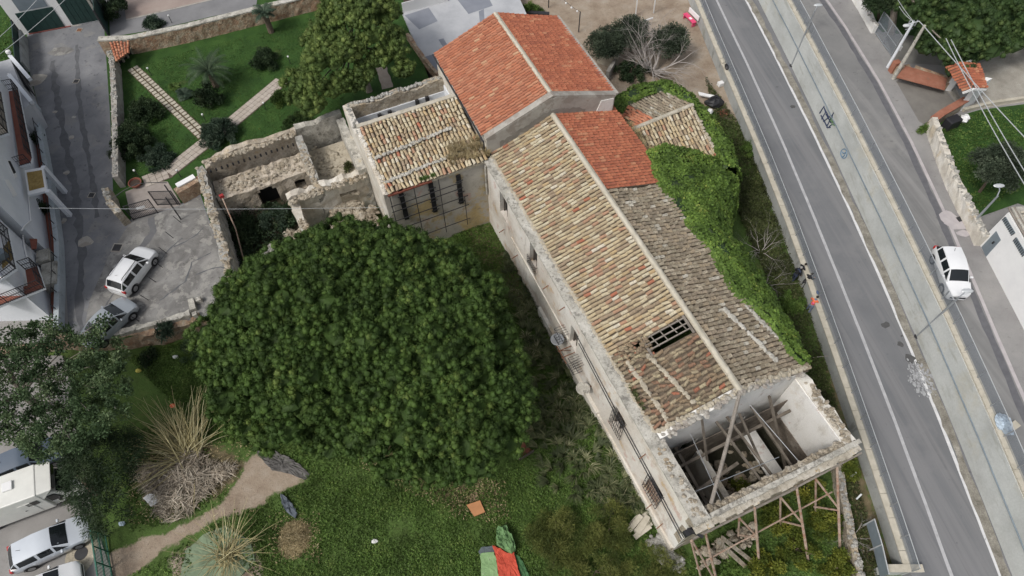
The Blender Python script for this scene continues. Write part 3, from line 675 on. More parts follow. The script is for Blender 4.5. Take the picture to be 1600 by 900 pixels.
def person(label, loc, rz, top='black', legs='black', hair='dark', lean=.25, arms='rail', stride=.12, vest=None):
    """standing figure facing +x of its own frame, leaning forward by lean; head 1/7.5 of the height"""
    t = thing('person', label, 'person', loc, rz); h = 1.72
    hipz, lz = .90, math.sin(lean); cx = math.cos(lean)
    def up(s_, y=0, f=0): return (s_*lz+f, y, hipz+s_*cx)          # point s_ above the hip along the trunk
    J = [(up(0), .145, .85), (up(.18), .135, .8), (up(.36), .155, .75), (up(.47), .11, .8), (up(.55), .055), (up(.62), .05)]
    E_ = [(0, 1), (1, 2), (2, 3), (3, 4), (4, 5)]
    for s in (1, -1):
        b = len(J); J += [((-.0, s*.10, .84), .10), ((.03+s*stride*.5, s*.11, .47), .068), ((-.02+s*stride, s*.115, .10), .045), ((.13+s*stride, s*.13, .045), .04)]
        E_ += [(0, b), (b, b+1), (b+1, b+2), (b+2, b+3)]
        b = len(J); sh = up(.45, s*.19)
        if arms == 'rail': el = (sh[0]+.14, s*.27, sh[2]-.24); hd = (sh[0]+.36, s*.20, sh[2]-.22)
        else: el = (sh[0]+.02, s*.28, sh[2]-.29); hd = (sh[0]+.16, s*.22, sh[2]-.50)
        J += [(sh, .062), (el, .045), (hd, .03)]; E_ += [(3, b), (b, b+1), (b+1, b+2)]
        m = MB(); m.tube([hd, (hd[0]+.05, hd[1], hd[2]-.015), (hd[0]+.09, hd[1]-s*.005, hd[2]-.03)], [.026, .042, .036], 7)
        for q in range(4):
            yy = hd[1]+(q-1.5)*.021; l = (.07, .082, .078, .06)[q]; m.tube([(hd[0]+.085, yy, hd[2]-.03), (hd[0]+.085+l*.6, yy, hd[2]-.045), (hd[0]+.08+l*.85, yy, hd[2]-.075)], [.0105, .01, .008], 5)
        m.tube([(hd[0]+.035, hd[1]-s*.03, hd[2]-.01), (hd[0]+.07, hd[1]-s*.06, hd[2]-.025), (hd[0]+.10, hd[1]-s*.065, hd[2]-.04)], [.013, .011, .009], 5)
        m.build('hand', SKIN, t, smooth=True, local=True)
    skin_mesh('body', J, E_, CL[legs], t)
    # jacket over the trunk and arms
    Jk = [(up(.02), .165, .85), (up(.2), .15, .82), (up(.38), .17, .78), (up(.48), .12, .8)]; Ek = [(0, 1), (1, 2), (2, 3)]
    for s in (1, -1):
        b = len(Jk); sh = up(.45, s*.19)
        if arms == 'rail': el = (sh[0]+.14, s*.27, sh[2]-.24); hd = (sh[0]+.33, s*.205, sh[2]-.222)
        else: el = (sh[0]+.02, s*.28, sh[2]-.29); hd = (sh[0]+.14, s*.225, sh[2]-.47)
        Jk += [(sh, .075), (el, .06), (hd, .045)]; Ek += [(3, b), (b, b+1), (b+1, b+2)]
    skin_mesh('jacket', Jk, Ek, CL[top], t)
    hc = Vector(up(.74, 0, .03)); m = MB(); prof = []
    m.blob(hc, .088, .078, .115, 12, 9, 0.0); hd = m.build('head', SKIN, t, smooth=True, local=True)
    m = MB(); m.blob(hc+Vector((.088, 0, -.01)), .02, .014, .028, 6, 5, 0); m.blob(hc+Vector((.078, 0, -.06)), .015, .026, .008, 6, 4, 0)
    for s in (1, -1): m.blob(hc+Vector((0, s*.08, -.005)), .02, .012, .032, 6, 5, 0)
    m.build('face_features', SKIN, hd, smooth=True, local=True)
    m = MB()
    for s in (1, -1): m.blob(hc+Vector((.076, s*.032, .01)), .012, .016, .009, 6, 5, 0)
    m.build('eyes', MT['black_plastic'], hd, smooth=True, local=True)
    m = MB(); m.blob(hc+Vector((-.018, 0, .03)), .094, .086, .10, 12, 9, .02); m.build('hair', HAIR[hair], t, smooth=True, local=True)
    if vest:
        m = MB(); c = Vector(up(.3)); m.blob(c+Vector((-.16, 0, .02)), .05, .11, .13, 8, 6, .05); m.build('back_patch', CL[vest], t, smooth=True, local=True)
    return t

# ================================================================ THE SETTING
ZT = 1.5      # level of the alley and the palm garden
ZR = 0.9      # lower road
ZU = 4.0      # upper road
def UP(lst, z): return [U(x, y, z) for x, y in lst]
def XY(lst, z): return [(p.x, p.y) for p in UP(lst, z)]

# ---- ground sheet with worn / bare / dry zones of the soil itself
def axis(lo, hi, step, far):
    a = list(np.arange(lo, hi+.01, step)); r = []
    x = lo; s = step
    while x > -far: s *= 1.6; x -= s; r.insert(0, x)
    x = hi; s = step; q = []
    while x < far: s *= 1.6; x += s; q.append(x)
    return np.array(r+a+q)
gx, gy = axis(-34, 30, .28, 500), axis(3, 66, .28, 500)
X, Y = np.meshgrid(gx, gy, indexing='ij'); P2 = np.stack([X.ravel(), Y.ravel()], 1)
dirt = np.full(len(P2), -9.0); dry = dirt.copy()
for poly in ([(560, -200), (1300, -200), (1150, 195), (1105, 165), (1075, 160), (1000, 210), (960, 180), (700, 90), (560, 60)],
             [(150, 905), (165, 868), (215, 842), (262, 832), (300, 812), (345, 788), (372, 752), (385, 722), (398, 705), (470, 740), (478, 752), (440, 765), (405, 790), (372, 800), (330, 815), (300, 835), (255, 858), (230, 880), (190, 905)],
             [(275, 905), (262, 870), (300, 850), (400, 850), (410, 905)],
             [(340, 405), (340, 325), (470, 310), (520, 400), (420, 440)]):
    dirt = np.maximum(dirt, pdist(P2, XY(poly, 0)))
for poly in ([(225, 700), (330, 690), (390, 725), (340, 780), (230, 775)], [(720, 355), (790, 350), (840, 470), (800, 480)], [(1130, 150), (1180, 230), (1290, 560), (1350, 900), (1400, 900), (1260, 450), (1160, 190)], [(560, 690), (700, 690), (760, 790), (700, 790), (560, 720)],
             [(700, 745), (780, 750), (790, 800), (715, 800)], [(435, 815), (485, 815), (488, 865), (436, 868)]):
    dry = np.maximum(dry, pdist(P2, XY(poly, 0)))
Z = .06*np.array([fbm(x*.35, y*.35) for x, y in P2])
Z = np.where((np.abs(P2[:, 0]) > 45) | (P2[:, 1] > 75) | (P2[:, 1] < 2), -.02, Z)-.03
nx, ny = len(gx), len(gy); ii, jj = np.meshgrid(np.arange(nx-1), np.arange(ny-1), indexing='ij'); b = (ii*ny+jj).ravel()
F = np.stack([b, b+ny, b+ny+1, b+1], 1)
gn = NT('soil_and_short_grass', .95)
dn_ = gn.noise(1.3, 6, .7); dmask = gn.math('ADD', gn.attr('dirt'), gn.math('MULTIPLY', gn.math('SUBTRACT', dn_, .5), 1.1))
dm = gn.ramp(dmask, [(.42, 0.0), (.58, 1.0)])
grass = gn.ramp(gn.noise(.35, 6, .7), [(.25, (.045, .065, .018)), (.42, (.065, .105, .026)), (.6, (.08, .14, .032)), (.75, (.13, .15, .05))])
grass = gn.mix(gn.ramp(gn.noise(3.5, 5, .75), [(.5, 0.0), (.7, .75)]), grass, (.035, .05, .014))
grass = gn.mix(gn.ramp(gn.noise(1.1, 5, .75), [(.6, 0.0), (.72, .6)]), grass, (.13, .11, .05))
dryc = gn.ramp(gn.noise(1.5, 6, .7), [(.3, (.08, .07, .035)), (.6, (.17, .13, .08)), (.75, (.25, .2, .13))])
drm = gn.ramp(gn.math('ADD', gn.attr('dry'), gn.math('MULTIPLY', gn.math('SUBTRACT', gn.noise(2.2, 6, .7), .5), 1.4)), [(.42, 0.0), (.66, .9)])
grass = gn.mix(drm, grass, dryc)
soil = gn.ramp(gn.noise(.6, 6, .65), [(.28, (.22, .165, .12)), (.5, (.31, .25, .19)), (.72, (.38, .33, .27))])
soil = gn.mix(gn.ramp(gn.noise(6, 5, .7), [(.55, 0.0), (.68, .6)]), soil, (.17, .125, .09))
gn.col(gn.mix(dm, grass, soil)); gn.bump(gn.noise(9, 6, .75), .8, .06)
g = mesh_np('ground', np.column_stack([P2, Z]), F, gn.m, None, smooth=True, origin=(0, 0, 0)); tag(g, kind='structure')
for nme, arr in (('dirt', dirt), ('dry', dry)):
    at = g.data.attributes.new(nme, 'FLOAT', 'POINT'); at.data.foreach_set('value', np.clip(arr/1.2+.5, 0, 1).astype(np.float32))

def slab(name, pts, z, mat, z0=None, label=None, top_only=False):
    m = MB()
    if top_only: m.add([(p[0], p[1], z) for p in pts], [tuple(range(len(pts)))])
    else: m.prism(pts, z0 if z0 is not None else z-.4, z)
    o = m.build(name, mat, None); tag(o, kind='structure'); return o
# ---- terrace that carries the alley, the palm garden and the street beyond
terr = XY([(-260, 540), (0, 540), (108, 528), (190, 530), (318, 497), (330, 492), (360, 440), (319, 300)], ZT)
terr += [tuple(V(-11.2, -17.7)[:2]), tuple(V(-11.2, -7.4)[:2]), tuple(V(-9.2, -7.4)[:2]), tuple(V(-9.2, .2)[:2]), tuple(V(-9.8, .3)[:2])]
terr += XY([(640, 40), (610, -80), (560, -260), (-500, -260)], ZT)
lawn = surf('lawn_grass', [(.28, (.020, .052, .011)), (.5, (.033, .082, .015)), (.72, (.052, .11, .022))], .8, layers=[(.35, .62, .7, (.11, .10, .04), .5), (9, .55, .7, (.02, .045, .01), .6)], bump=(30, .8, .05))
slab('raised_ground', terr, ZT-.012, MT['rubble_red'], -.2)
slab('lawn', terr, ZT, lawn, top_only=True)
slab('yard_concrete', XY([(-300, 150), (40, 100), (60, 165), (103, 440), (108, 531), (0, 541), (-300, 541)], ZT), ZT+.008, MT['asphalt_park'], top_only=True)
e4 = .006
alley_l = XY([(118, 530), (98, 480), (100, 400), (60, 165), (46, 110), (42, 52), (100, 42), (162, 25), (164, 62), (172, 180), (178, 330), (195, 350), (208, 340), (283, 318), (312, 300), (322, 330), (362, 436), (330, 492), (190, 528)], ZT)
slab('alley', alley_l, ZT+e4, MT['asphalt_alley'], top_only=True)
park = XY([(205, 345), (283, 322), (312, 306), (322, 335), (360, 436), (330, 488), (300, 500), (255, 508), (200, 520), (130, 526), (140, 470), (170, 400)], ZT)
slab('parking_apron', park, ZT+2*e4, MT['asphalt_crazed'], top_only=True)
# patches, trenches and tar seams of the alley
def seam(name, pts, w, z, mat, jag=.06, step=.35):
    P = []; pts = [Vector(p) for p in pts]
    for a, b in zip(pts, pts[1:]):
        n = max(1, int((b-a).length/step)); P += [a.lerp(b, i/n) for i in range(n)]
    P.append(pts[-1]); Lf = []; Rt = []
    for i, p in enumerate(P):
        d = (P[min(i+1, len(P)-1)]-P[max(i-1, 0)]).normalized(); x = Vector((-d.y, d.x, 0))
        Lf.append(p+x*(w/2+RND.uniform(-jag, jag))); Rt.append(p-x*(w/2+RND.uniform(-jag, jag)))
    m = MB()
    for i in range(len(P)-1): m.quad((*Rt[i][:2], z), (*Rt[i+1][:2], z), (*Lf[i+1][:2], z), (*Lf[i][:2], z))
    o = m.build(name, mat); tag(o, kind='structure'); return o
tar = surf('dark_tar', [(.3, (.095, .097, .104)), (.7, (.135, .138, .146))], 2, bump=(20, .4, .01))
seam('trench_patch', UP([(120, 70), (122, 120), (124, 160), (132, 215), (147, 300), (152, 340)], ZT), .38, ZT+.012, tar, .12, .5)
seam('asphalt_seam', UP([(82, 95), (88, 150), (98, 200), (118, 300), (128, 400), (122, 470), (128, 520)], ZT), .5, ZT+.012, tar, .16, .5)
seam('asphalt_seam', UP([(236, 340), (240, 362), (222, 385), (205, 396)], ZT), .5, ZT+.018, surf('mid_asphalt', [(.3, (.12, .12, .125)), (.7, (.155, .155, .16))], 2))
for (x, y, a_, b_, mt) in ((58, 125, .9, 1.2, 'cement'), (80, 40, 3.2, .35, 'cement'), (95, 80, 1.3, .9, 'asphalt_crazed'), (115, 183, .25, .2, 'rubble_grey'), (104, 270, .3, .25, 'cement'), (134, 378, .7, .6, 'cement'), (112, 215, .3, .3, 'cement'), (100, 345, .25, .35, 'cement'), (86, 175, .3, .2, 'cement')):
    c = U(x, y, ZT); pts = [(c.x+a_*math.cos(t)*RND.uniform(.6, 1), c.y+b_*math.sin(t)*RND.uniform(.6, 1)) for t in [2*PI*k/11 for k in range(11)]]
    m = MB(); m.add([(p[0], p[1], ZT+.016) for p in pts], [tuple(range(11))]); tag(m.build('road_patch', MT[mt]), kind='structure')
# cracks with weeds across the parking apron
for pts in ([(272, 386), (290, 378), (308, 366), (318, 356)], [(306, 430), (325, 422), (345, 417), (352, 420)], [(240, 420), (262, 392), (285, 372)], [(250, 470), (290, 440), (300, 410), (330, 395)], [(120, 530), (150, 500), (176, 462), (182, 452)]):
    seam('crack', UP(pts, ZT), .09, ZT+.022, tar, .04, .25)
for px, py, lab in ((124.5, 40+8, 'square'), (119, 127, 'square'), (143, 305, 'square'), (183, 387, 'square')):
    if py < 60: px, py = 124, 47
    c = U(px, py, ZT+.02); t = thing('manhole_cover', {47: 'rusty square drain cover nearest the green garage doors', 127: 'small square drain cover with a pale frame in the upper alley', 305: 'square manhole cover framed in white paint in the alley beside the garden gate', 387: 'dark square manhole cover with whitish mortar patches behind the white parked car'}[int(py)], 'manhole cover', c, -.1)
    s_ = .34 if py != 387 else .5
    m = MB(); m.box((0, 0, .004), (s_*1.5, s_*1.5, .02)); m.build('frame', MT['cement'], t, local=True)
    m = MB(); m.box((0, 0, .016), (s_*1.15, s_*1.15, .02)); m.build('cover', MT['rust'] if py == 47 else MT['iron'], t, local=True)

# ---- right-hand roads
paraP = [(1085, 0), (1121, 92), (1166, 180), (1199, 267), (1228, 335), (1266, 450), (1296, 532), (1344, 675), (1368, 745), (1397, 830), (1416, 893)]
def ext(P, a=22, b=6):
    P = [Vector(p) for p in P]; return [P[0]+(P[0]-P[1]).normalized()*a]+P+[P[-1]+(P[-1]-P[-2]).normalized()*b]
def offs(P, d):
    out = []
    for i, p in enumerate(P):
        t = (P[min(i+1, len(P)-1)]-P[max(i-1, 0)]); t.z = 0; t.normalize(); out.append(p+Vector((-t.y, t.x, 0))*d)
    return out
PA = ext(UP(paraP, 1.25), 22, 0.01)               # parapet: left top edge, from far to near
def smoothline(P, it=3):
    P = [Vector(p) for p in P]
    for _ in range(it): P = [P[0]]+[(P[i-1]+P[i]*2+P[i+1])/4 for i in range(1, len(P)-1)]+[P[-1]]
    return P
PA = smoothline(PA); PAr = offs(PA, .36)
MW = smoothline(ext(UP([(1187, 0), (1241, 103), (1294, 225), (1399, 450), (1437, 527), (1495, 675), (1582, 900)], ZR)))   # foot of the high wall
MT_ = smoothline(ext(UP([(1232, 0), (1345, 215), (1460, 450), (1522, 590), (1556, 675), (1600, 778)], 4.25), 22, 12))       # its coping
lowroad = [(p.x, p.y) for p in PAr]+[(p.x, p.y) for p in [MW[-1]]+MW[::-1]]
lowroad = [(p.x, p.y) for p in PAr]+[(PAr[-1].x+3.2, PAr[-1].y-8), (MW[-1].x, MW[-1].y-4)]+[(p.x+.3, p.y) for p in MW[::-1]]
slab('lower_road', lowroad, ZR, MT['asphalt'], -.3)
def stripe(name, pts, w, z, mat, jag=.01): return seam(name, pts, w, z, mat, jag, .8)
stripe('centre_line', smoothline(ext(UP([(1121, 0), (1200, 160), (1228, 228), (1262, 320), (1320, 450), (1362, 565), (1407, 675), (1440, 770), (1487, 900)], ZR))), .2, ZR+.005, MT['line'])
edge = smoothline(ext(UP([(1167, 0), (1220, 100), (1281, 225), (1342, 355), (1385, 450), (1430, 560), (1477, 675), (1520, 790), (1563, 900)], ZR)))
stripe('edge_line', edge, .2, ZR+.005, MT['line_white'])
stripe('gutter_dirt', offs(edge, .34), .5, ZR+.009, surf('gutter_grit', [(.3, (.13, .12, .10)), (.6, (.27, .255, .22)), (.75, (.38, .36, .32))], 1.5, fine=(12, .2), bump=(12, .8, .03)), .1)
stripe('left_margin', offs(PAr, .16), .34, ZR+.005, surf('pale_concrete_margin', [(.3, (.26, .26, .25)), (.7, (.36, .355, .33))], 1.5, bump=(10, .3, .01)), .03)
# old patch and white spill on the lower road
m = MB(); c = U(1438, 592, ZR)
for k in range(240):
    a_ = RND.uniform(0, 2*PI); r_ = RND.random()**.55; q = (c.x+math.cos(a_)*r_*.75+RND.gauss(0, .1), c.y+math.sin(a_)*r_*1.15+RND.gauss(0, .12)); s_ = RND.uniform(.03, .13)
    n_ = 7; m.add([(q[0]+s_*RND.uniform(.4, 1)*math.cos(2*PI*j/n_), q[1]+s_*RND.uniform(.5, 1.2)*math.sin(2*PI*j/n_), ZR+.012+k*.00012) for j in range(n_)], [tuple(range(n_))])
tag(m.build('white_spill', surf('white_spilled_plaster', [(.35, (.20, .20, .21)), (.6, (.38, .39, .40))], 5, rough=.7)), kind='structure')
m = MB()
for (x, y, s_) in ((1421, 560, .5), (1440, 568, .45), (1385, 508, .4), (1407, 538, .3), (1239, 167, .3), (1409, 525, .12)):
    c = U(x, y, ZR); n_ = 9; m.add([(c.x+s_*RND.uniform(.5, 1)*math.cos(2*PI*j/n_), c.y+.7*s_*RND.uniform(.5, 1.2)*math.sin(2*PI*j/n_), ZR+.008) for j in range(n_)], [tuple(range(n_))])
tag(m.build('oil_stains', surf('dark_oil_stain', [(.3, (.07, .07, .07)), (.7, (.10, .10, .10))], 4)), kind='structure')

# parapet wall with coping, from the far end to its square end near the camera
t = thing('parapet_wall', 'long pale concrete parapet wall with beige coping between the scrub strip and the lower road', 'wall', (PA[5].x, PA[5].y, 0))
m = MB()
for i in range(len(PA)-1):
    a, b, c, d = PA[i], PA[i+1], PAr[i+1], PAr[i]
    m.hexa([(a.x, a.y, -.4), (b.x, b.y, -.4), (c.x, c.y, -.4), (d.x, d.y, -.4), (a.x, a.y, 1.13), (b.x, b.y, 1.13), (c.x, c.y, 1.13), (d.x, d.y, 1.13)])
m.build('wall', MT['concrete_dull'], t)
m = MB(); CL_ = offs(PA, -.03); CR_ = offs(PA, .40)
for i in range(len(PA)-1):
    n_ = max(1, int((PA[i+1]-PA[i]).length/1.2))
    for k in range(n_):
        f0, f1 = k/n_, (k+.985)/n_; q = [CL_[i].lerp(CL_[i+1], f0), CL_[i].lerp(CL_[i+1], f1), CR_[i].lerp(CR_[i+1], f1), CR_[i].lerp(CR_[i+1], f0)]
        dz = RND.uniform(-.006, .006); m.hexa([(p.x, p.y, 1.13) for p in q]+[(p.x, p.y, 1.22+dz) for p in q])
m.build('coping', MT['coping'], t)
mesh_mat = NT('wire_mesh_panel', .5, .2)
mesh_mat.col((.27, .31, .36)); tr = mesh_mat.t.nodes.new('ShaderNodeBsdfTransparent'); mx = mesh_mat.t.nodes.new('ShaderNodeMixShader')
br = mesh_mat.noise(60, 2, .5); mesh_mat.L(mesh_mat.ramp(br, [(.2, .30), (.8, .46)]), mx.inputs[0])
mesh_mat.L(tr.outputs[0], mx.inputs[1]); mesh_mat.L(mesh_mat.b.outputs[0], mx.inputs[2]); mesh_mat.L(mx.outputs[0], mesh_mat.t.nodes['Material Output'].inputs[0]); MESH = mesh_mat.m
def mesh_fence(label, line, z0, h, gap=1.6, mat='steel', group=None, lean=0.0, cat='fence', post=.05):
    Ls = [0]; 
    for a, b in zip(line, line[1:]): Ls.append(Ls[-1]+(Vector((b.x, b.y))-Vector((a.x, a.y))).length)
    def at(s):
        for i in range(len(line)-1):
            if s <= Ls[i+1] or i == len(line)-2:
                f = (s-Ls[i])/max(Ls[i+1]-Ls[i], 1e-6); return line[i].lerp(line[i+1], min(f, 1))
    n = int(Ls[-1]/gap); P = [at(Ls[-1]*k/n) for k in range(n+1)]
    t = thing('mesh_fence', label, cat, (P[n//2].x, P[n//2].y, z0), 0, group); pm = MB(); rl = MB()
    pm2 = []
    for k, p in enumerate(P):
        z0_ = z0
        pb = MB(); pb.bar((p.x, p.y, z0_-.03), (p.x, p.y, z0_+h), post); pb.build('fence_post', MT[mat], t)
        if k < n:
            q = P[k+1]; pm.quad((p.x, p.y, z0_+.06), (q.x, q.y, z0_+.06), (q.x, q.y, z0_+h-.03), (p.x, p.y, z0_+h-.03)); rl.bar((p.x, p.y, z0_+h), (q.x, q.y, z0_+h), .035)
    pm.build('mesh_panel', MESH, t); rl.build('top_rail', MT['steel_pale'], t); return t
mesh_fence('low grey mesh fence along the parapet coping on the left side of the lower road', offs(PA, .30), 1.22, 1.0, 1.75)

# high retaining wall between the two roads
t = thing('retaining_wall', 'high pale greenish concrete retaining wall carrying the upper road', 'wall', (MW[4].x, MW[4].y, ZR))
def resample(P, n):
    Ls = [0]
    for a, b in zip(P, P[1:]): Ls.append(Ls[-1]+(b-a).length)
    out = []
    for k in range(n+1):
        s = Ls[-1]*k/n
        for i in range(len(P)-1):
            if s <= Ls[i+1]+1e-6: out.append(P[i].lerp(P[i+1], (s-Ls[i])/(Ls[i+1]-Ls[i]))); break
    return out
def by_y(P, y):
    for i in range(len(P)-1):
        if P[i].y >= y >= P[i+1].y: return P[i].lerp(P[i+1], (P[i].y-y)/(P[i].y-P[i+1].y))
    return P[0] if y > P[0].y else P[-1]
ys = np.arange(78, 2.5, -1.2); m = MB(); cop = MB(); road_u = []
rows = []
for y in ys:
    a = by_y(MW, y); b = by_y(MT_, y); xm = a.x*.45+max(b.x, a.x+.12)*.55; xb = max(b.x, a.x+.15)
    rows.append([(a.x, y, ZR-.2), (a.x+.02, y, ZR+.28), (a.x+(xm-a.x)*.9, y, 2.62), (xm-.05, y, 2.66), (xm, y, 4.12+.0), (xb, y, 4.12), (xb+.34, y, 4.12), (xb+.34, y, 3.2)])
for r0, r1 in zip(rows, rows[1:]):
    for k in range(7): m.quad(r0[k], r1[k], r1[k+1], r0[k+1])
m.f = [f[::-1] for f in m.f]
m.build('wall', MT['concrete'], t)
for y0, y1 in zip(ys, ys[1:]):
    xa, xb = max(by_y(MT_, y0).x, by_y(MW, y0).x+.15), max(by_y(MT_, y1).x, by_y(MW, y1).x+.15)
    yy1 = y0+(y1-y0)*.985
    cop.hexa([(xa-.04, y0, 4.13), (xb-.04, yy1, 4.13), (xb+.36, yy1, 4.13), (xa+.36, y0, 4.13), (xa-.04, y0, 4.25), (xb-.04, yy1, 4.25), (xb+.36, yy1, 4.25), (xa+.36, y0, 4.25)])
cop.build('coping', MT['coping'], t)
m = MB(); m.tube([(r[3][0]-.02, r[3][1], 2.70) for r in rows], .05, 6); m.build('cable_conduit', MT['grey_panel'], t)
# graffiti on the wall: blue-black letters and a small blue face-like squiggle, as thin raised strokes
def wallpt(px, py):
    """survey: where the ray of the photograph meets the high wall face"""
    d = CAMR.to_3x3() @ Vector((px-800, -(py-450), -FPX)); best = None
    for k in range(400):
        z = ZR+.1+k*(3.1/400); tt = (z-H)/d.z; p = Vector((d.x*tt, d.y*tt, z)); a = by_y(MW, p.y); b = by_y(MT_, p.y)
        xm = a.x*.45+max(b.x, a.x+.12)*.55
        xw = a.x+(xm-a.x)*.9*min(1, max(0, (z-(ZR+.28))/(2.62-ZR-.28))) if z < 2.62 else xm-.05+.05*(z-2.66)/1.46
        e_ = abs(p.x-xw)
        if best is None or e_ < best[0]: best = (e_, Vector((xw-.02, p.y, z)))
    return best[1]
gm = MB(); strokes = [[(1281, 177), (1288, 166), (1290, 176), (1284, 186)], [(1283, 180), (1294, 200)], [(1288, 168), (1296, 184)], [(1291, 178), (1299, 192)], [(1287, 190), (1297, 182)], [(1293, 196), (1303, 176), (1300, 186)], [(1296, 198), (1301, 194)], [(1300, 180), (1304, 194)], [(1292, 199), (1298, 199)]]
def gpt(px, py): return wallpt(px, py)
for s_ in strokes: gm.tube([gpt(*p) for p in s_], .05, 4)
gm.build('graffiti_lettering', plain('dark_blue_spray_paint', (.035, .05, .10), .6), t)
gm = MB()
for s_ in ([(1298, 184), (1302, 188), (1300, 194), (1305, 196)], [(1297, 188), (1303, 191)]): gm.tube([gpt(*p) for p in s_], .05, 4)
gm.build('graffiti_green_tag', plain('green_spray_paint', (.12, .22, .10), .6), t)
gm = MB(); gm.tube([gpt(1319+5.5*math.cos(q)*.9, 240+7.5*math.sin(q)) for q in [2*PI*k/12 for k in range(13)]], .03, 4)
gm.tube([gpt(1317, 237), gpt(1318, 240), gpt(1322, 238), gpt(1320, 243), gpt(1317, 245)], .035, 4)
gm.build('graffiti_round_doodle', plain('blue_spray_paint', (.08, .19, .32), .6), t)
mesh_fence('grey mesh fence on the coping of the high wall beside the upper road', [Vector((max(by_y(MT_, y).x, by_y(MW, y).x+.15)+.2, y, 0)) for y in ys], 4.25, 1.0, 1.8)

# upper road with kerbs, pavement and side lanes
right_l = UP([(1332, 0), (1366, 50), (1390, 108), (1398, 125), (1452, 205), (1480, 270), (1525, 377), (1600, 520), (1700, 720)], ZU)
up_road = [(max(by_y(MT_, y).x, by_y(MW, y).x+.15)+.3, y) for y in ys]
up_poly = up_road+[(60, ys[-1]), (60, 78)]
slab('upper_road', up_poly, ZU, MT['asphalt_pale'], 2.0)
kerb = smoothline(ext(UP([(1294, 0), (1330, 50), (1370, 118), (1430, 225), (1482, 335), (1522, 450), (1560, 530), (1602, 625), (1660, 760)], ZU)), 2)
stripe('edge_kerb', kerb, .22, ZU+.012, MT['line_pink'])
stripe('tar_strip', offs(kerb, -.42), .45, ZU+.006, surf('dark_repair_strip', [(.3, (.10, .10, .11)), (.7, (.14, .14, .15))], 2), .05)
pv = [Vector(p) for p in offs(kerb, .11)]; 
pave = [(p.x, p.y) for p in pv]+[(60, pv[-1].y), (60, pv[0].y)]
slab('right_pavement', pave, ZU+.005, surf('worn_side_paving', [(.3, (.20, .19, .19)), (.5, (.245, .24, .235)), (.7, (.29, .28, .27))], .4, layers=[(1.8, .6, .68, (.15, .145, .14), .6)], fine=(20, .12), bump=(25, .4, .02)), top_only=True)
m = MB()
for (x, y, a_, b_) in ((1480, 340, .9, .8), (1497, 352, 1.1, .5), (1505, 365, .6, .35)):
    c = U(x, y, ZU); m.add([(c.x+a_*RND.uniform(.6, 1)*math.cos(2*PI*j/9), c.y+b_*RND.uniform(.6, 1)*math.sin(2*PI*j/9), ZU+.02+x*1e-5) for j in range(9)], [tuple(range(9))])
tag(m.build('repair_patch', surf('pinkish_cement', [(.3, (.36, .33, .34)), (.7, (.46, .43, .43))], 2)), kind='structure')
# driveways right
slab('driveway', XY([(1400, 127), (1478, 143), (1500, 170), (1450, 198), (1436, 190)], ZU), ZU+.014, surf('dusty_tarmac', [(.3, (.15, .14, .13)), (.7, (.21, .20, .18))], .8, bump=(20, .4, .01)), top_only=True)
slab('inner_drive', XY([(1502, 172), (1480, 142), (1530, 100), (1580, 75), (1700, 60), (1720, 140), (1600, 160), (1530, 170)], ZU), ZU+.018, surf('pale_stony_drive', [(.3, (.24, .22, .19)), (.5, (.33, .31, .27)), (.7, (.42, .40, .36))], .6, fine=(14, .15), bump=(10, .7, .04)), top_only=True)
slab('side_yard', XY([(1382, 50), (1440, 58), (1478, 78), (1470, 102), (1398, 98)], ZU), ZU+.014, surf('grey_yard', [(.3, (.17, .165, .155)), (.7, (.22, .215, .2))], .8, bump=(20, .4, .01)), top_only=True)
slab('right_garden_lawn', XY([(1470, 190), (1530, 172), (1700, 150), (1900, 420), (1590, 318), (1528, 340), (1465, 200)], ZU), ZU+.02, lawn, top_only=True)
slab('top_garden_lawn', XY([(1340, -120), (1352, 25), (1378, 50), (1440, 58), (1475, 78), (1520, 100), (1580, 75), (1800, 60), (1800, -120)], ZU), ZU+.01, lawn, top_only=True)
# small ground litter yard beyond: street past the stone wall
slab('back_street', XY([(172, 58), (250, 45), (330, 26), (400, 12), (430, -200), (0, -200), (170, 10)], ZT), ZT+.010, surf('pale_grey_paving', [(.3, (.17, .17, .175)), (.7, (.23, .23, .235))], .5, bump=(20, .3, .01)), top_only=True)
slab('pink_paving', XY([(197, 30), (330, -1), (500, -40), (480, -200), (170, -200)], ZT), ZT+.018, surf('pinkish_paving', [(.3, (.27, .21, .185)), (.7, (.35, .29, .255))], .5, bump=(20, .3, .01)), top_only=True)
seam('paving_kerb', UP([(197, 31), (250, 19), (330, 0), (420, -22)], ZT), .18, ZT+.03, MT['cement'], .01)
# grey terrace behind the red roofed house
tz = 1.9
ter = XY([(628, 18), (700, -3), (795, -40), (840, 60), (700, 130), (676, 108), (650, 70)], tz)
slab('grey_terrace', ter, tz, MT['terrace_grey'], .0)
for poly in ([(632, 24), (670, 12), (684, 33), (655, 46)], [(712, -4), (762, -6), (770, 9), (732, 22)], [(660, 90), (692, 80), (700, 130), (680, 112)]):
    slab('membrane_patch', XY(poly, tz), tz+.008, MT['terrace_patch'], top_only=True)
for poly in ([(685, 62), (693, 60), (700, 72), (696, 78), (690, 70)], [(748, 18), (756, 14), (757, 34), (750, 37)]):
    slab('membrane_patch', XY(poly, tz), tz+.01, MT['terrace_patch'], top_only=True)
# car park lower left and dirt path gate strip
cp = XY([(-400, 556), (40, 556), (98, 556), (112, 600), (122, 700), (150, 820), (178, 905), (185, 960), (-400, 960)], 0)
slab('car_park', cp, .05, MT['asphalt_park'], -.2)
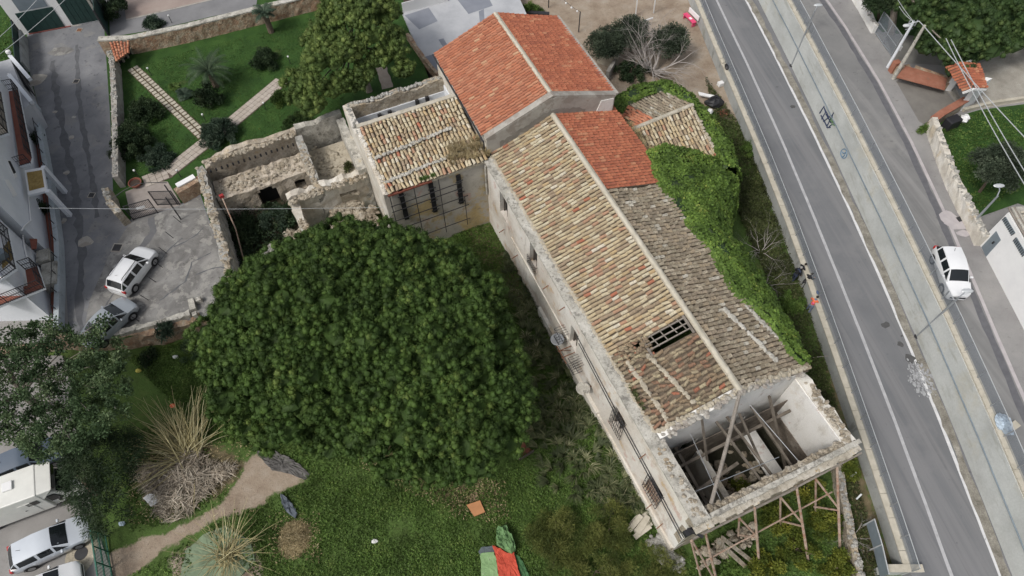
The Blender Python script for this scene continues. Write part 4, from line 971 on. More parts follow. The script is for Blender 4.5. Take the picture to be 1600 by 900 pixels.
# garden lawn: soil edges already lawn; stone stepping path and tiled path
t_ = MB()
a, b = U(207, 106, ZT), U(318, 213, ZT); d = (b-a).normalized(); x = Vector((-d.y, d.x, 0)); L_ = (b-a).length; n_ = int(L_/.44); grout = MB()
for k in range(n_):
    for s in (-1, 1):
        p = a+d*(L_*(k+.5)/n_)+x*s*.25; t_.box((p.x, p.y, ZT+.03), (.34*RND.uniform(.9, 1.05), .38*RND.uniform(.9, 1.05), .05), math.atan2(d.y, d.x)+RND.gauss(0, .04))
tag(t_.build('stepping_stone_path', surf('cream_paving_stone', [(.3, (.36, .325, .26)), (.7, (.50, .46, .38))], 1.5, attr=None, fine=(8, .1))), kind='structure')
seam('path_soil', [a, b], 1.0, ZT+.016, plain('brown_soil', (.11, .08, .05), .95), .03)
for poly, nn in (([(440, 127), (350, 202), (318, 226), (262, 270), (225, 285)], .0),):
    Q = UP(poly, ZT); st = MB()
    for p, q in zip(Q, Q[1:]):
        d = (q-p); L_ = d.length; d.normalize(); x = Vector((-d.y, d.x, 0)); n_ = max(1, int(L_/.42))
        for k in range(n_):
            for j in range(3):
                c = p+d*(L_*(k+.5)/n_)+x*(j-1)*.42; st.box((c.x, c.y, ZT+.045), (L_/n_*.93, .39, .03), math.atan2(d.y, d.x))
    tag(st.build('tiled_path', surf('pinkish_grey_tile', [(.3, (.36, .31, .26)), (.7, (.46, .41, .36))], 1.5)), kind='structure')
    seam('tiled_path_bed', Q, 1.36, ZT+.022, plain('path_joint', (.13, .10, .08), .95), .01)
# gate forecourt paving and bit of path behind the big conifer
slab('gate_paving', XY([(196, 300), (235, 284), (262, 284), (284, 320), (206, 345)], ZT), ZT+.026, surf('grey_pink_flags', [(.3, (.27, .235, .21)), (.7, (.36, .32, .29))], 2), top_only=True)
seam('garden_flag_path', UP([(595, 105), (606, 138)], ZT), .95, ZT+.02, surf('pink_flags', [(.3, (.34, .28, .23)), (.7, (.44, .38, .32))], 2))

# ================================================================ THE VILLA
RIDGE = 8.75
def fr(a0, b0, a1, b1): return V(a0, b0), V(a1, b1)
def vbox(m, a0, a1, b0, b1, z0, z1, r=None): return m.hexa([V(a0, b0, z0), V(a1, b0, z0), V(a1, b1, z0), V(a0, b1, z0), V(a0, b0, z1), V(a1, b0, z1), V(a1, b1, z1), V(a0, b1, z1)], r)
villa = thing('ruined_villa', 'long plastered villa wing with weathered tiled roof and a roofless end room beside the road', 'building', V(13, 5, 0))
win = [(2.3, 3.6, 4.0, 6.3), (7.1, 8.2, 4.2, 6.4), (13.1, 14.0, 3.1, 5.3), (18.8, 19.9, 2.5, 5.0), (22.9, 24.2, 2.1, 4.4)]
Lz = 26.5
gridwall(*fr(0, 0, Lz, 0), -.6, 6.95, .6, win, .6, .03).build('front_wall', MT['plaster_front'], villa)
gridwall(*fr(22.0, 9.45, 26.5, 9.45), -.6, 6.8, .65, [], .5, .03, top=lambda u: -.1+.12*math.sin(u*3), jag=.06).build('side_wall', MT['plaster'], villa)
gridwall(*fr(-.2, 9.4, 22.0, 9.4), -.6, 6.9, .6, [], .8, .03).build('side_wall', MT['plaster'], villa)
gridwall(*fr(26.5, -.0, 26.5, 10.1), -.6, 6.8, .55, [(2.2, 3.6, .0, 2.6), (5.8, 7.0, 3.2, 5.4)], .4, .05, top=lambda u: -.05-.35*abs(math.sin(u*1.3))*(u > 1.0), jag=.09).build('end_wall', MT['rubble'], villa)
# cross wall with a gable between roof and end room
def gabl(u):
    return (RIDGE-7.0)*max(0, 1-abs(u-5.1)/4.9)*.92
gridwall(*fr(22.0, .6, 22.0, 9.5), -.4, 6.95, .45, [(2.2, 3.3, .5, 3.4), (5.6, 6.7, .5, 3.2)], .45, .02, top=lambda u: gabl(u+.6)).build('cross_wall', MT['plaster_white'], villa)
m = MB()                                       # rough band of mortar and rubble on the gable edge
for s0, s1 in (((22.0, .5, 7.0), (21.9, 5.1, RIDGE+.05)), ((21.9, 5.1, RIDGE+.05), (21.9, 9.7, 7.1))):
    stones(m, [V(*s0), V(*s1)], lambda i, t, s0=s0, s1=s1: s0[2]+(s1[2]-s0[2])*t, .22, 60, (.08, .2), .06)
m.build('gable_rubble', MT['cement'], villa)
# cornice band along the front eave, projecting, with lichen; broken blocks
m = MB()
for k in range(54):
    a0 = Lz*k/54; a1 = Lz*(k+1)/54; dz = .03*fbm(a0*.6, 3.0)+RND.uniform(-.012, .012); db = .03*fbm(a0*.8, 9.0)
    vbox(m, a0, a1, -.16+db, .52+(.25 if a0 > 21.9 else 0)+db, 6.93, 7.06+dz)
m.build('cornice', MT['cornice'], villa)
m = MB()
for k in range(30):
    a0 = 26.0; b0 = -.1+10.3*k/30; b1 = -.1+10.3*(k+1)/30; dz = RND.uniform(-.03, .02); vbox(m, 26.50, 26.86+RND.uniform(-.06, .05), b0, b1-.01, 6.35+dz, 6.5+dz)
m.build('end_cornice', surf('broken_ochre_cornice', [(.3, (.30, .27, .22)), (.5, (.46, .42, .35)), (.62, (.54, .51, .45)), (.72, (.46, .33, .15))], 1.6, layers=[(5, .55, .66, (.17, .15, .12), .8)], bump=(8, .9, .06)), villa)
m = MB()
for k in range(40): b0 = -.1+10.3*k/40; dz = RND.uniform(-.05, .04); vbox(m, 26.30, 26.56+RND.uniform(-.04, .03), b0, b0+.25, 6.70+dz, 6.92+dz)
m.build('end_ledge', MT['cornice'], villa)
m = MB(); m.bar(V(26.93, -.3, 6.12), V(27.0, 6.0, 6.0), .1); m.bar(V(26.98, 5.6, 6.12), V(26.92, 10.2, 6.2), .09)
m.build('timber_brace_beam', MT['wood_old'], villa)
for args in (([V(26.2, .2), V(26.2, 9.8)], 6.6, .28, 170, (.08, .2), .12), ([V(22.4, 9.75), V(26.3, 9.75)], 6.75, .3, 70, (.08, .18)), ([V(22.2, .35), V(26.2, .3)], 6.98, .3, 80, (.06, .16))): stones(MB(), *args).build('wall_top_rubble', MT['rubble'], villa)
m = MB(); vbox(m, 4.2, 13.0, -.07, -.0, 3.15, 3.3); vbox(m, 9.0, 17.5, -.22, .0, -.5, 1.15); vbox(m, 17.5, 26.4, -.12, .0, -.5, .9); m.build('string_course', MT['plaster'], villa)
# inner faces of the end room
m = MB(); vbox(m, 22.02, 26.0, 9.36, 9.44, 2.6, 6.6)
m.build('inner_plaster', MT['plaster_white'], villa)
m = MB()
vbox(m, 22.2, 25.9, 3.6, 3.95, -.2, 2.6); m.build('partition_wall', MT['plaster'], villa)
m = MB(); vbox(m, 22.4, 25.6, 7.3, 8.3, .9, 1.0); m.build('fallen_floor_slab', MT['plaster_white'], villa)
m = MB(); vbox(m, 22.0, 26.4, .3, 9.8, -.3, .06); m.build('earth_floor', surf('shade_dark_earth', [(.3, (.02, .022, .012)), (.7, (.05, .045, .03))], 1.5, bump=(8, 1, .1)), villa)  # dark soil, with the shade of the deep room put into its colour
m = MB(); vbox(m, 22.46, 22.5, .7, 9.4, 0, 4.6); vbox(m, 22.5, 26, 9.3, 9.36, 0, 2.6); vbox(m, 22.5, 25.95, .62, .7, 0, 6.3); m.build('stained_shaded_lower_wall', surf('shade_dark_plaster', [(.3, (.10, .085, .07)), (.55, (.19, .16, .13)), (.75, (.36, .33, .29))], .8, layers=[(3, .55, .65, (.07, .06, .05), .7)], bump=(7, .9, .08)), villa)  # dirty plaster, its colour darkened to carry the shade low in the room
m = MB(); stones(m, [V(22.6, 5, 0), V(25.7, 5, 0)], lambda i, t: .1, 3.2, 90, (.12, .35)); m.build('fallen_rubble', MT['rubble'], villa)
# beams inside
MT['beam_dark'] = surf('dark_grey_wood', [(.3, (.09, .075, .06)), (.7, (.20, .175, .145))], 1.5, bump=(18, .5, .02))  # darker grey than the other old wood, for the end room beams
for (p, q, w, mt) in ((V(22.1, 2.1, 4.1), V(25.9, 2.0, 4.0), .22, 'wood_old'), (V(22.0, 4.6, 5.2), V(26.0, 4.9, 5.3), .15, 'wood_old'), (V(22.0, 5.3, 5.2), V(26.0, 5.6, 5.3), .15, 'wood_old'), (V(22.1, 6.1, 5.1), V(25.0, 6.2, 3.6), .14, 'wood_old'),
                      (V(22.0, 7.0, 5.0), V(25.9, 7.3, 4.4), .14, 'wood_old'), (V(23.2, .7, 4.2), V(23.0, 9.3, 4.2), .2, 'wood_old'), (V(24.9, .7, 4.6), V(24.4, 4.6, 4.6), .22, 'wood_old'), (V(22.1, 7.9, 5.8), V(25.9, 8.3, 1.0), .16, 'wood_old'), (V(22.0, 3.1, 7.3), V(23.5, 3.3, 4.2), .12, 'wood_old')):
    MB().bar(p, q, w*.8, w*.85).build('beam', MT['beam_dark'], villa)
for (p, q) in ((V(22, 2.9, 5.2), V(26.1, 2.2, 5.6)), (V(22, 6.7, 5.6), V(26.1, 7.4, 5.3)), (V(25.0, .6, 6.5), V(25.3, 6.0, 6.4))):
    MB().tube([p, q], .02, 5).build('tie_rod', MT['steel'], villa)
MB().tube([V(21.8, 5.2, RIDGE+.05), V(23.8, 3.3, 8.0), V(25.95, 1.15, 7.1)], [.11, .10, .10], 7).build('fallen_roof_pole', MT['wood_old'], villa)
# roofs
def hole_l(s, t): return (.778 < s < .822 and .44 < t < .95)
eL0, eL1 = V(-.9, .62, 7.06), V(21.7, .62, 7.06); r0, r1 = V(-.9, 5.15, RIDGE), V(21.85, 5.15, RIDGE); eR0, eR1 = V(-.9, 10.25, 7.03), V(22.0, 10.25, 7.03)
def cut(P, Q, s0, s1): return P.lerp(Q, s0), P.lerp(Q, s1)
a1, a2 = cut(eL0, eL1, 0, .776); b1, b2 = cut(r0, r1, 0, .776)
roof('old_tile_roof', a1, a2, b2, b1, MT['tile_old'], villa, .262, .43, skip=lambda s, t: hole_l(s*.776, t), sag=.10, wob=.014)
a1, a2 = cut(eL0, eL1, .778, 1); b1, b2 = cut(r0, r1, .778, 1)
roof('broken_tile_roof', a1, a2, b2, b1, MT['tile_mixed'], villa, .262, .36, skip=lambda s, t: hole_l(.7781+s*.2219, t) or (s > .97) or (s < .05 and .28 < t < .36), sag=.16, wob=.035)
c1, c2 = cut(r0, r1, 0, .345); d1, d2 = cut(eR0, eR1, 0, .345)
roof('red_tile_roof', d2, d1, c1, c2, MT['tile_deep'], villa, .262, .42, sag=.0, wob=.006)
c1, c2 = cut(r0, r1, .347, 1); d1, d2 = cut(eR0, eR1, .347, 1)
roof('grey_tile_roof', d2, d1, c1, c2, MT['tile_grey'], villa, .262, .40, sag=.12, wob=.02)
ridge_caps('ridge_tiles', r0+Vector((0, 0, .06)), r1+Vector((0, 0, .06)), MT['coping'], villa, .15, .45)
# roof hole framing
Nl = (eL1-eL0).cross(r0-eL0).normalized(); Nl = Nl if Nl.z > 0 else -Nl
def onL(a, f, h=0): return V(a, .62+(5.15-.62)*f, 7.06+(RIDGE-7.06)*f)+Nl*h
for f in (.40, .94): MB().bar(onL(16.6, f, -.05), onL(17.9, f, -.05), .12, .1).build('hole_frame', MT['wood_old'], villa)
for k, a in enumerate((16.75, 17.1, 17.45)): MB().bar(onL(a, .38, -.1), onL(a+.1, .96, -.08), .07, .1).build('rafter', MT['wood_old'], villa)
for f in (.5, .62, .75, .86): MB().bar(onL(16.7, f, -.02), onL(17.3+.3*RND.random(), f+.03, -.02), .05, .04).build('roof_batten', MT['wood_old'], villa)
mm = MB()
for k in range(60): p = onL(16.9+RND.uniform(-.4, .4), RND.uniform(.05, .45), .06); mm.blob(p, RND.uniform(.08, .2), RND.uniform(.06, .12), .06, 5, 4, .3)
mm.build('broken_tiles', MT['tile_mixed'], villa)
def moundstrip(nm, P, Q, w, parent, mat='cornice', h=.1):
    m = MB(); L_ = (Q-P).length; d = (Q-P).normalized(); x = d.cross(Vector((0, 0, 1))).normalized(); n = int(L_/.16)
    for k in range(n): m.blob(P.lerp(Q, (k+RND.random())/n)+x*RND.gauss(0, w*.22), RND.uniform(.1, .19), RND.uniform(.1, .19), h*RND.uniform(.7, 1.3), 6, 4, .25)
    return m.build(nm, MT[mat], parent)
moundstrip('mortar_ridge', onL(17.6, .36, .03), onL(21.3, .52, .03), .10, villa, 'mortar', .07)
moundstrip('mortar_ridge', onL(17.4, .12, .03), onL(21.3, .17, .03), .10, villa, 'mortar', .07)
Nr = (r0-eR0).cross(eR1-eR0).normalized(); Nr = Nr if Nr.z > 0 else -Nr
def onR(a, f, h=0): return V(a, 10.25-(10.25-5.15)*f, 7.03+(RIDGE-7.03)*f)+Nr*h
moundstrip('mortar_ridge', onR(17.0, .52, .03), onR(20.9, .34, .03), .09, villa, 'cornice', .06)
moundstrip('mortar_ridge', onR(17.2, .22, .03), onR(21.2, .06, .03), .09, villa, 'cornice', .06)
moundstrip('eave_mortar', V(-.2, .5, 7.08), V(21.6, .55, 7.06), .12, villa, 'mortar', .05)
moundstrip('edge_mortar', onL(21.6, 0, .03), onL(21.8, 1, .03), .2, villa, 'mortar', .12)
moundstrip('edge_mortar', onR(21.8, 0, .03), onR(21.8, 1, .03), .2, villa, 'mortar', .12)
# windows of the front wall
def grille(m, a0, a1, z0, z1, b, n=6, w=.024):
    for k in range(n+1): a = a0+(a1-a0)*k/n; m.bar(V(a, b, z0), V(a, b, z1), w)
    for k in range(5): z = z0+(z1-z0)*k/4; m.bar(V(a0, b, z), V(a1, b, z), w)
for i, (a0, a1_, z0, z1) in enumerate(win):
    f = MB(); 
    for (p, q) in ((V(a0+.05, .3, z0), V(a0+.05, .3, z1)), (V(a1_-.05, .3, z0), V(a1_-.05, .3, z1)), (V(a0, .3, z1-.05), V(a1_, .3, z1-.05)), (V((a0+a1_)/2, .3, z0), V((a0+a1_)/2, .3, z1))): f.bar(p, q, .09)
    fr_ = f.build('window', MT['wood_dark'], villa)
    g_ = MB(); vbox(g_, a0+.1, a1_-.1, .42, .45, z0, z1); g_.build('window_infill', MT['wood_dark'] if i not in (0, 1) else MT['window_dark'], fr_)  # panel closing the opening; first two are dark sheets painted as unlit room
    if i in (1, 3, 4):
        g_ = MB(); z_l = z0 if i != 1 else z0-.1; zt = z1 if i != 1 else z0+.8
        grille(g_, a0-.1, a1_+.1, z_l, zt, -.14, 8); g_.bar(V(a0-.1, -.14, z_l), V(a0-.1, .05, z_l), .03); g_.bar(V(a1_+.1, -.14, zt), V(a1_+.1, .05, zt), .03)
        g_.build('window_grille', MT['iron'], fr_)
g_ = MB(); vbox(g_, 23.0, 24.1, .05, .12, 2.1, 3.3)
for k in range(7): vbox(g_, 22.9+.2*k, 22.95+.2*k, -.04, .06, 2.05, 3.3)
g_.build('blind_slats', MT['wood_pole'], villa)
m = MB()
for z, a0 in ((4.9, 13.9), (4.45, 14.2)): m.tube([V(a0, -.04, z+.35), V(18, -.06, z-.1), V(22.5, -.06, z-.45), V(26.5, -.06, z-.9)], .028, 5)
m.build('electric_cable', MT['iron'], villa)
# projecting iron balcony frame remains
def frame_rack(a0, a1_, z0, z1, bo, n):
    m = MB()
    for k in range(n+1):
        a = a0+(a1_-a0)*k/n; m.bar(V(a, -.02, z1), V(a, bo, z1), .02); m.bar(V(a, bo, z1), V(a, bo, z0), .02); m.bar(V(a, bo, z0), V(a, -.02, z0), .02)
    for (b, z) in ((bo, z0), (bo, z1), (bo*.5, z0)): m.bar(V(a0, b, z), V(a1_, b, z), .034)
    return m.build('balcony_frame', MT['iron'], villa)
frame_rack(12.3, 13.0, 3.0, 4.0, -.7, 4); frame_rack(14.3, 15.1, 2.6, 3.5, -.7, 5)
m = MB(); m.bar(V(13.0, -.85, 3.0), V(14.4, -.85, 3.0), .05); m.bar(V(13.4, 0, 3.0), V(13.4, -.95, 3.0), .05); m.bar(V(13.9, 0, 3.0), V(13.9, -.95, 3.0), .05); m.bar(V(13.4, 0, 2.4), V(13.4, -.9, 3.0), .04); m.build('balcony_bracket', MT['rust'], villa)
for k, (a, z) in enumerate(((2.9, 2.6), (5.2, 2.4), (9.9, 5.2), (12.1, 5.9), (22.0, 5.4), (23.9, 1.6), (25.1, 1.5))): MB().bar(V(a, .0, z), V(a+.1, -.45, z-.02), .05).build('wall_anchor', MT['rust'], villa)
# cables and junk on the near corner
m = MB(); m.box(V(26.55, -.25, 5.9), (.5, .3, .35), .4); m.bar(V(26.4, -.3, 6.15), V(27.1, .2, 6.2), .12); m.build('corner_clamp', MT['black_plastic'], villa)

# ---- timber props leaning on the end wall: each prop frame is one thing
def prop(nm, label, feet, top, short):
    t = thing(nm, label, 'timber prop', (feet[0].x, feet[0].y, 0), 0, 'timber props shoring the end wall')
    MB().tube([feet[0], top], [.085, .07], 7).build('raking_post', MT['wood_pole'], t)
    for (p, q) in short: MB().tube([p, q], .06, 6).build('strut', MT['wood_pole'], t)
# each tall raker, its thinner inner post and its diagonals
prop('shoring_frame', 'tall rust streaked timber raker nearest the road, braced to a thinner post', [V(30.4, 9.1, -.1)], V(26.95, 8.6, 6.15), [(V(28.2, 9.0, .0), V(26.95, 7.7, 5.1)), (V(28.6, 8.8, 3.2), V(26.95, 7.7, 5.1)), (V(28.7, 8.8, 3.0), V(27.9, 8.6, 1.2))])
prop('shoring_frame', 'tall rust streaked timber raker at the middle of the end wall', [V(30.2, 7.0, -.1)], V(26.95, 6.0, 6.15), [(V(28.0, 6.6, .0), V(26.95, 5.4, 5.1)), (V(28.5, 6.5, 3.2), V(26.95, 5.4, 5.1)), (V(28.6, 6.5, 3.0), V(27.8, 6.4, 1.2))])
prop('shoring_frame', 'timber raker over the rubble at the broken part of the end wall', [V(29.2, 4.3, -.1)], V(26.95, 3.4, 6.15), [(V(27.5, 3.9, .3), V(26.95, 2.8, 5.1)), (V(27.9, 3.8, 3.2), V(26.95, 2.8, 5.1)), (V(28.0, 3.8, 3.0), V(27.4, 3.6, 1.4))])
prop('shoring_frame', 'pair of reddish timber rakers crossing at the near corner of the villa', [V(28.9, 1.6, -.1)], V(26.95, .45, 6.1), [(V(28.8, 1.5, .0), V(26.95, -.3, 5.9)), (V(28.5, .85, -.1), V(26.95, -.35, 5.9))])
tag(MB().tube([V(27.9, .7, 3.0), V(27.75, 9.1, 3.1)], .045, 6).build('timber_rail', MT['wood_pole']), 'long thin pinkish timber rail tied across the leaning rakers', 'timber rail')

# ================================================================ RED ROOFED HOUSE
red = thing('red_roofed_house', 'tall plastered house with bright orange red gabled tile roof behind the villa wing', 'house', V(-5, 5, 0))
gridwall(*fr(-9.8, .3, -.35, .3), -.3, 8.45, .5, [], .8, .02).build('side_wall', MT['plaster'], red)
gridwall(*fr(-.35, 10.0, -9.8, 10.0), -.3, 8.4, .5, [], .8, .02).build('side_wall', MT['cement'], red)
gb = lambda u: max(0, 1.85*(1-abs(u-4.85)/4.95))
gridwall(*fr(-.3, .3, -.3, 10.0), -.3, 8.45, .5, [], .5, .012, top=gb).build('gable_wall', MT['cement'], red)
gridwall(*fr(-9.3, .3, -9.3, 10.0), -.3, 8.4, .5, [], .6, .02, top=gb).build('gable_wall', MT['plaster'], red)
roof('tile_roof', V(-9.95, .22, 8.42), V(-.85, .22, 8.42), V(-.85, 5.15, 10.3), V(-9.95, 5.15, 10.3), MT['tile_red'], red, .245, .42, sag=.02, wob=.006)
roof('shaded_deep_tile_roof', V(-.85, 10.15, 8.42), V(-9.95, 10.15, 8.42), V(-9.95, 5.15, 10.3), V(-.85, 5.15, 10.3), MT['tile_deep'], red, .245, .42, sag=.02, wob=.006)  # right slope: deeper red tiles, shade of the far side put into the colour
ridge_caps('ridge_tiles', V(-9.9, 5.15, 10.34), V(-.8, 5.15, 10.34), MT['coping'], red, .13, .5)
m = MB()
for (p, q) in ((V(-.55, .25, 8.5), V(-.55, 5.15, 10.36)), (V(-.55, 5.15, 10.36), V(-.55, 10.1, 8.5))): m.bar(p, q, .46, .14)
m.build('gable_coping', MT['cement'], red)
m = MB()   # patches where the render is worn and paler
vb = [(1.2, 8.0), (2.3, 8.4), (3.6, 8.9), (5.0, 9.4), (6.2, 9.1), (7.7, 8.5)]
for q in range(5):
    (b, z), (b2, z2) = vb[q], vb[q+1]; zz = (z+z2)/2
    m.add([V(-.283, b+(b2-b)*j/6, zz+(z2-z)*(j/6-.5)-RND.uniform(.05, .25)) for j in range(7)]+[V(-.283, b+(b2-b)*j/6, zz+(z2-z)*(j/6-.5)-RND.uniform(.4, .8)) for j in range(6, -1, -1)], [tuple(range(14))])
m.build('worn_render', surf('bare_grey_render', [(.3, (.20, .185, .165)), (.7, (.27, .25, .22))], 1.5, bump=(12, .5, .02)), red)
m = MB(); m.hexa([V(-.3, 8.5, 7.3), V(-.24, 8.5, 7.3), V(-.24, 9.9, 7.3), V(-.3, 9.9, 7.3), V(-.3, 8.9, 8.55), V(-.24, 8.9, 8.55), V(-.24, 9.9, 8.4), V(-.3, 9.9, 8.4)]); m.build('white_repair', MT['plaster_white'], red)
m = MB()
for k in range(24): vbox(m, -9.9+9.4*k/24, -9.9+9.4*(k+.96)/24, 10.1, 10.42, 8.36, 8.5)
m.build('side_parapet', MT['cement'], red)
m = MB(); m.tube([V(-9.9, .08, 8.38), V(-.4, .08, 8.3)], .07, 6); m.tube([V(-.42, .1, 8.3), V(-.42, .1, 7.1)], .05, 6); m.build('gutter', MT['iron'], red)

# ================================================================ CROSS WING
cw = thing('cross_wing', 'ochre stained wing with brown tiled lean roof and an open white walled bay behind it', 'building', V(-4.5, -3.5, 0))
timb = [(-6.2, 3.9, 7.0), (-4.1, 3.6, 6.7), (-2.1, 3.5, 6.5)]
gridwall(*fr(-.0, -7.3, -.0, .0), -.4, 6.95, .5, [], .7, .03).build('front_wall', MT['plaster_ochre'], cw)
gridwall(*fr(-9.2, -7.35, .0, -7.35), -.4, 7.0, .5, [], .6, .03, top=lambda u: 0.12*math.sin(u)+(.95*max(0, (u-3.6)/.2) if 3.6 < u < 3.8 else (.95*(1-(u-3.8)/5.4) if u >= 3.8 else 0)), jag=.05).build('end_wall', MT['plaster'], cw)
gridwall(*fr(-8.7, -7.3, -8.7, .35), -.2, 6.9, .5, [], .45, .05, top=lambda u: .1*math.sin(u*2.1), jag=.1).build('rear_wall', MT['rubble'], cw)
gridwall(*fr(-5.1, -6.9, -5.1, .3), 1.0, 8.1, .3, [], .8, .02).build('spine_wall', MT['plaster'], cw)
m = MB(); vbox(m, -8.68, -8.60, -6.85, .28, 1.0, 5.9); vbox(m, -8.6, -5.42, -6.86, -6.8, 1.0, 6.3); vbox(m, -8.6, -5.42, .22, .29, 1.0, 6.5); m.build('inner_plaster', MT['white_wall'], cw)
m = MB(); vbox(m, -8.7, -5.4, -6.8, .25, .8, 1.1); m.build('bay_floor', MT['mortar'], cw)
m = MB(); vbox(m, -8.59, -8.5, -3.8, -2.0, 2.0, 5.1); m.build('blocked_opening', MT['mortar'], cw)
for b in (-5.0, -4.2, -2.0, -1.2):
    m = MB(); vbox(m, -8.58, -8.40, b-.14, b+.14, 1.1, 6.0 if b > -3 else 5.8); m.build('steel_post', MT['iron'], cw)
m = MB(); m.bar(V(-8.3, -5.1, 4.3), V(-8.3, -1.0, 4.5), .08); m.bar(V(-8.3, -5.0, 4.9), V(-8.3, -4.0, 3.6), .06); m.build('steel_tie', MT['iron'], cw)
roof('tile_roof', V(.12, -7.05, 7.08), V(.12, .1, 7.08), V(-5.3, .1, 8.25), V(-5.3, -7.05, 8.25), MT['tile_old'], cw, .262, .40, sag=.12, wob=.02)
m = MB()
for k in range(30): b = -7.2+7.4*k/30; vbox(m, -5.52, -5.2, b, b+.245, 8.22+RND.uniform(0, .02), 8.34+RND.uniform(0, .03))
m.build('ridge_coping', MT['coping'], cw)
def onC(a, b, h=.0): return V(a, b, 7.08+(8.25-7.08)*(.12-a)/5.42+h)
moundstrip('mortar_ridge', onC(-2.6, -6.9, .08), onC(-3.0, -1.2, .08), .14, cw, 'cornice', .09)
moundstrip('mortar_ridge', onC(-.7, -6.9, .08), onC(-1.1, -.8, .08), .14, cw, 'cornice', .09)
moundstrip('verge', V(-5.2, -7.15, 8.2), V(.2, -7.15, 7.05), .14, cw, 'plaster', .07)
moundstrip('verge', V(-8.6, -7.1, 7.05), V(-5.3, -7.1, 7.05), .24, cw, 'rubble_grey', .12)
moundstrip('wall_top_rubble', V(-8.95, -7.1, 7.0), V(-8.95, .2, 6.95), .3, cw, 'rubble_grey', .13)
m = MB(); vbox(m, .02, .22, -7.1, -4.0, 6.86, 7.0); m.build('eave_board', MT['terracotta'], cw)
m = MB(); vbox(m, .02, .14, -4.0, 0, 6.8, 7.0); m.build('eave_mortar', MT['mortar'], cw)
for b, z0, z1 in timb:
    m = MB(); vbox(m, .02, .16, b-.16, b+.16, z0, z1); m.build('timber_plate', MT['window_dark'], cw)
m = MB()
for b in (-7.0, -5.3, -3.55, -1.85): m.bar(V(.22, b, 1.0 if b > -6 else 3), V(.22, b, 6.9 if b < -1.9 else 4.2), .05)
for z in (5.9, 5.3, 4.3, 3.3, 1.7): m.bar(V(.26, -7.1, z), V(.26, -1.6 if z < 5 else -1.9, z), .045)
for b, z0, z1 in timb:
    for z in (z0+.3, z0+1.3, z1-.5): m.bar(V(.2, b-.28, z), V(.2, b+.28, z+.02), .05)
m.build('steel_strapping', MT['iron'], cw)
m = MB(); m.tube([V(.15, -.12, 6.6), V(.15, -.12, 3.6)], .08, 6); m.build('down_pipe', MT['cornice'], cw)

# ================================================================ ROOFLESS STONE ROOMS
MT['plaster_warm'] = surf('warm_crumbling_plaster', [(.25, (.26, .21, .16)), (.42, (.42, .36, .28)), (.6, (.54, .48, .40)), (.75, (.50, .40, .28))], .9, layers=[(3, .52, .64, (.24, .19, .14), .7), (.8, .6, .68, (.48, .35, .2), .6), (8, .56, .66, (.14, .12, .1), .6)], fine=(12, .2), bump=(6, 1.0, .12))
ru = thing('roofless_stone_rooms', 'roofless rubble stone rooms with broken walls between the gate and the cross wing', 'ruin', V(-6, -12, 0))
tp = lambda u: .35*fbm(u*.5, 2.0)
gridwall(*fr(-11.2, -18.3, -11.2, -11.1), -.2, 4.2, .5, [], .4, .07, top=lambda u: tp(u)-max(0, 1.1-u)*.9, jag=.1).build('rear_wall', MT['plaster_warm'], ru)
gridwall(*fr(-8.5, -18.2, -8.5, -11.2), -.2, 2.5, 2.1, [(2.75, 4.2, -.2, 1.95), (3.0, 3.95, 1.9, 2.25), (5.6, 6.4, .9, 1.9)], .35, .08, jag=.10).build('thick_lower_wall', MT['plaster_warm'], ru)
m = MB(); vbox(m, -9.3, -9.2, -15.6, -13.9, 0, 2.35); vbox(m, -9.3, -9.2, -12.7, -11.7, .8, 2.1); m.build('dark_archway', MT['window_dark'], ru)
gridwall(*fr(-11.3, -11.1, -11.3, -7.4), 1.2, 4.3, .5, [], .4, .05, top=tp, jag=.05).build('rear_wall', MT['cornice'], ru)
gridwall(*fr(-11.2, -18.85, -.2, -18.85), -.2, 3.7, .55, [], .35, .09, top=lambda u: .3*fbm(u*.7, 7)-.5*(u > 9.5)-.5*(u < 1.2)*0, jag=.1).build('side_wall', MT['rubble_grey'], ru)
gridwall(*fr(-10.8, -11.35, -5.2, -11.35), -.2, 4.1, .55, [], .35, .07, top=lambda u: .2*fbm(u*.8, 5)-.06*u, jag=.08).build('partition_wall', MT['rubble_grey'], ru)
gridwall(*fr(-10.8, -7.95, -5.2, -7.95), 1.2, 4.4, .58, [], .4, .05, jag=.05).build('side_wall', MT['cornice'], ru)
gridwall(*fr(-5.2, -13.4, -5.2, -7.4), -.2, 3.9, .6, [(3.6, 4.9, 1.0, 2.6)], .35, .08, top=lambda u: .25*fbm(u*.9, 1), jag=.1).build('front_wall', MT['plaster'], ru)
gridwall(*fr(-5.2, -13.3, -2.6, -13.3), -.2, 3.4, .55, [], .35, .1, top=lambda u: -max(0, u-.8)*1.3+.3*fbm(u*2, 8), jag=.15).build('broken_return_wall', MT['plaster'], ru)
m = MB(); vbox(m, -10.75, -5.25, -10.8, -7.95, 1.0, 2.2); m.build('raised_floor', MT['mortar'], ru)
m = MB(); stones(m, [V(-10.5, -9.3), V(-5.6, -9.3)], 2.22, 1.3, 150, (.08, .28)); m.build('floor_rubble', MT['mortar'], ru)
m = MB()
for (P, Q, z, n, hw) in ((V(-10.95, -18.2), V(-10.95, -11.3), 4.15, 130, .22), (V(-9.6, -18.1), V(-9.6, -11.5), 2.5, 150, .9), (V(-11.1, -18.6), V(-.3, -18.6), 3.65, 170, .25), (V(-10.5, -11.1), V(-5.3, -11.1), 3.9, 90, .25), (V(-5.0, -13.2), V(-5.0, -7.6), 3.85, 110, .3), (V(-4.9, -13.0), V(-3.2, -13.0), 2.7, 40, .3)):
    stones(m, [P, Q], z, hw, n, (.09, .22), .1)
m.build('wall_top_stones', MT['rubble'], ru)
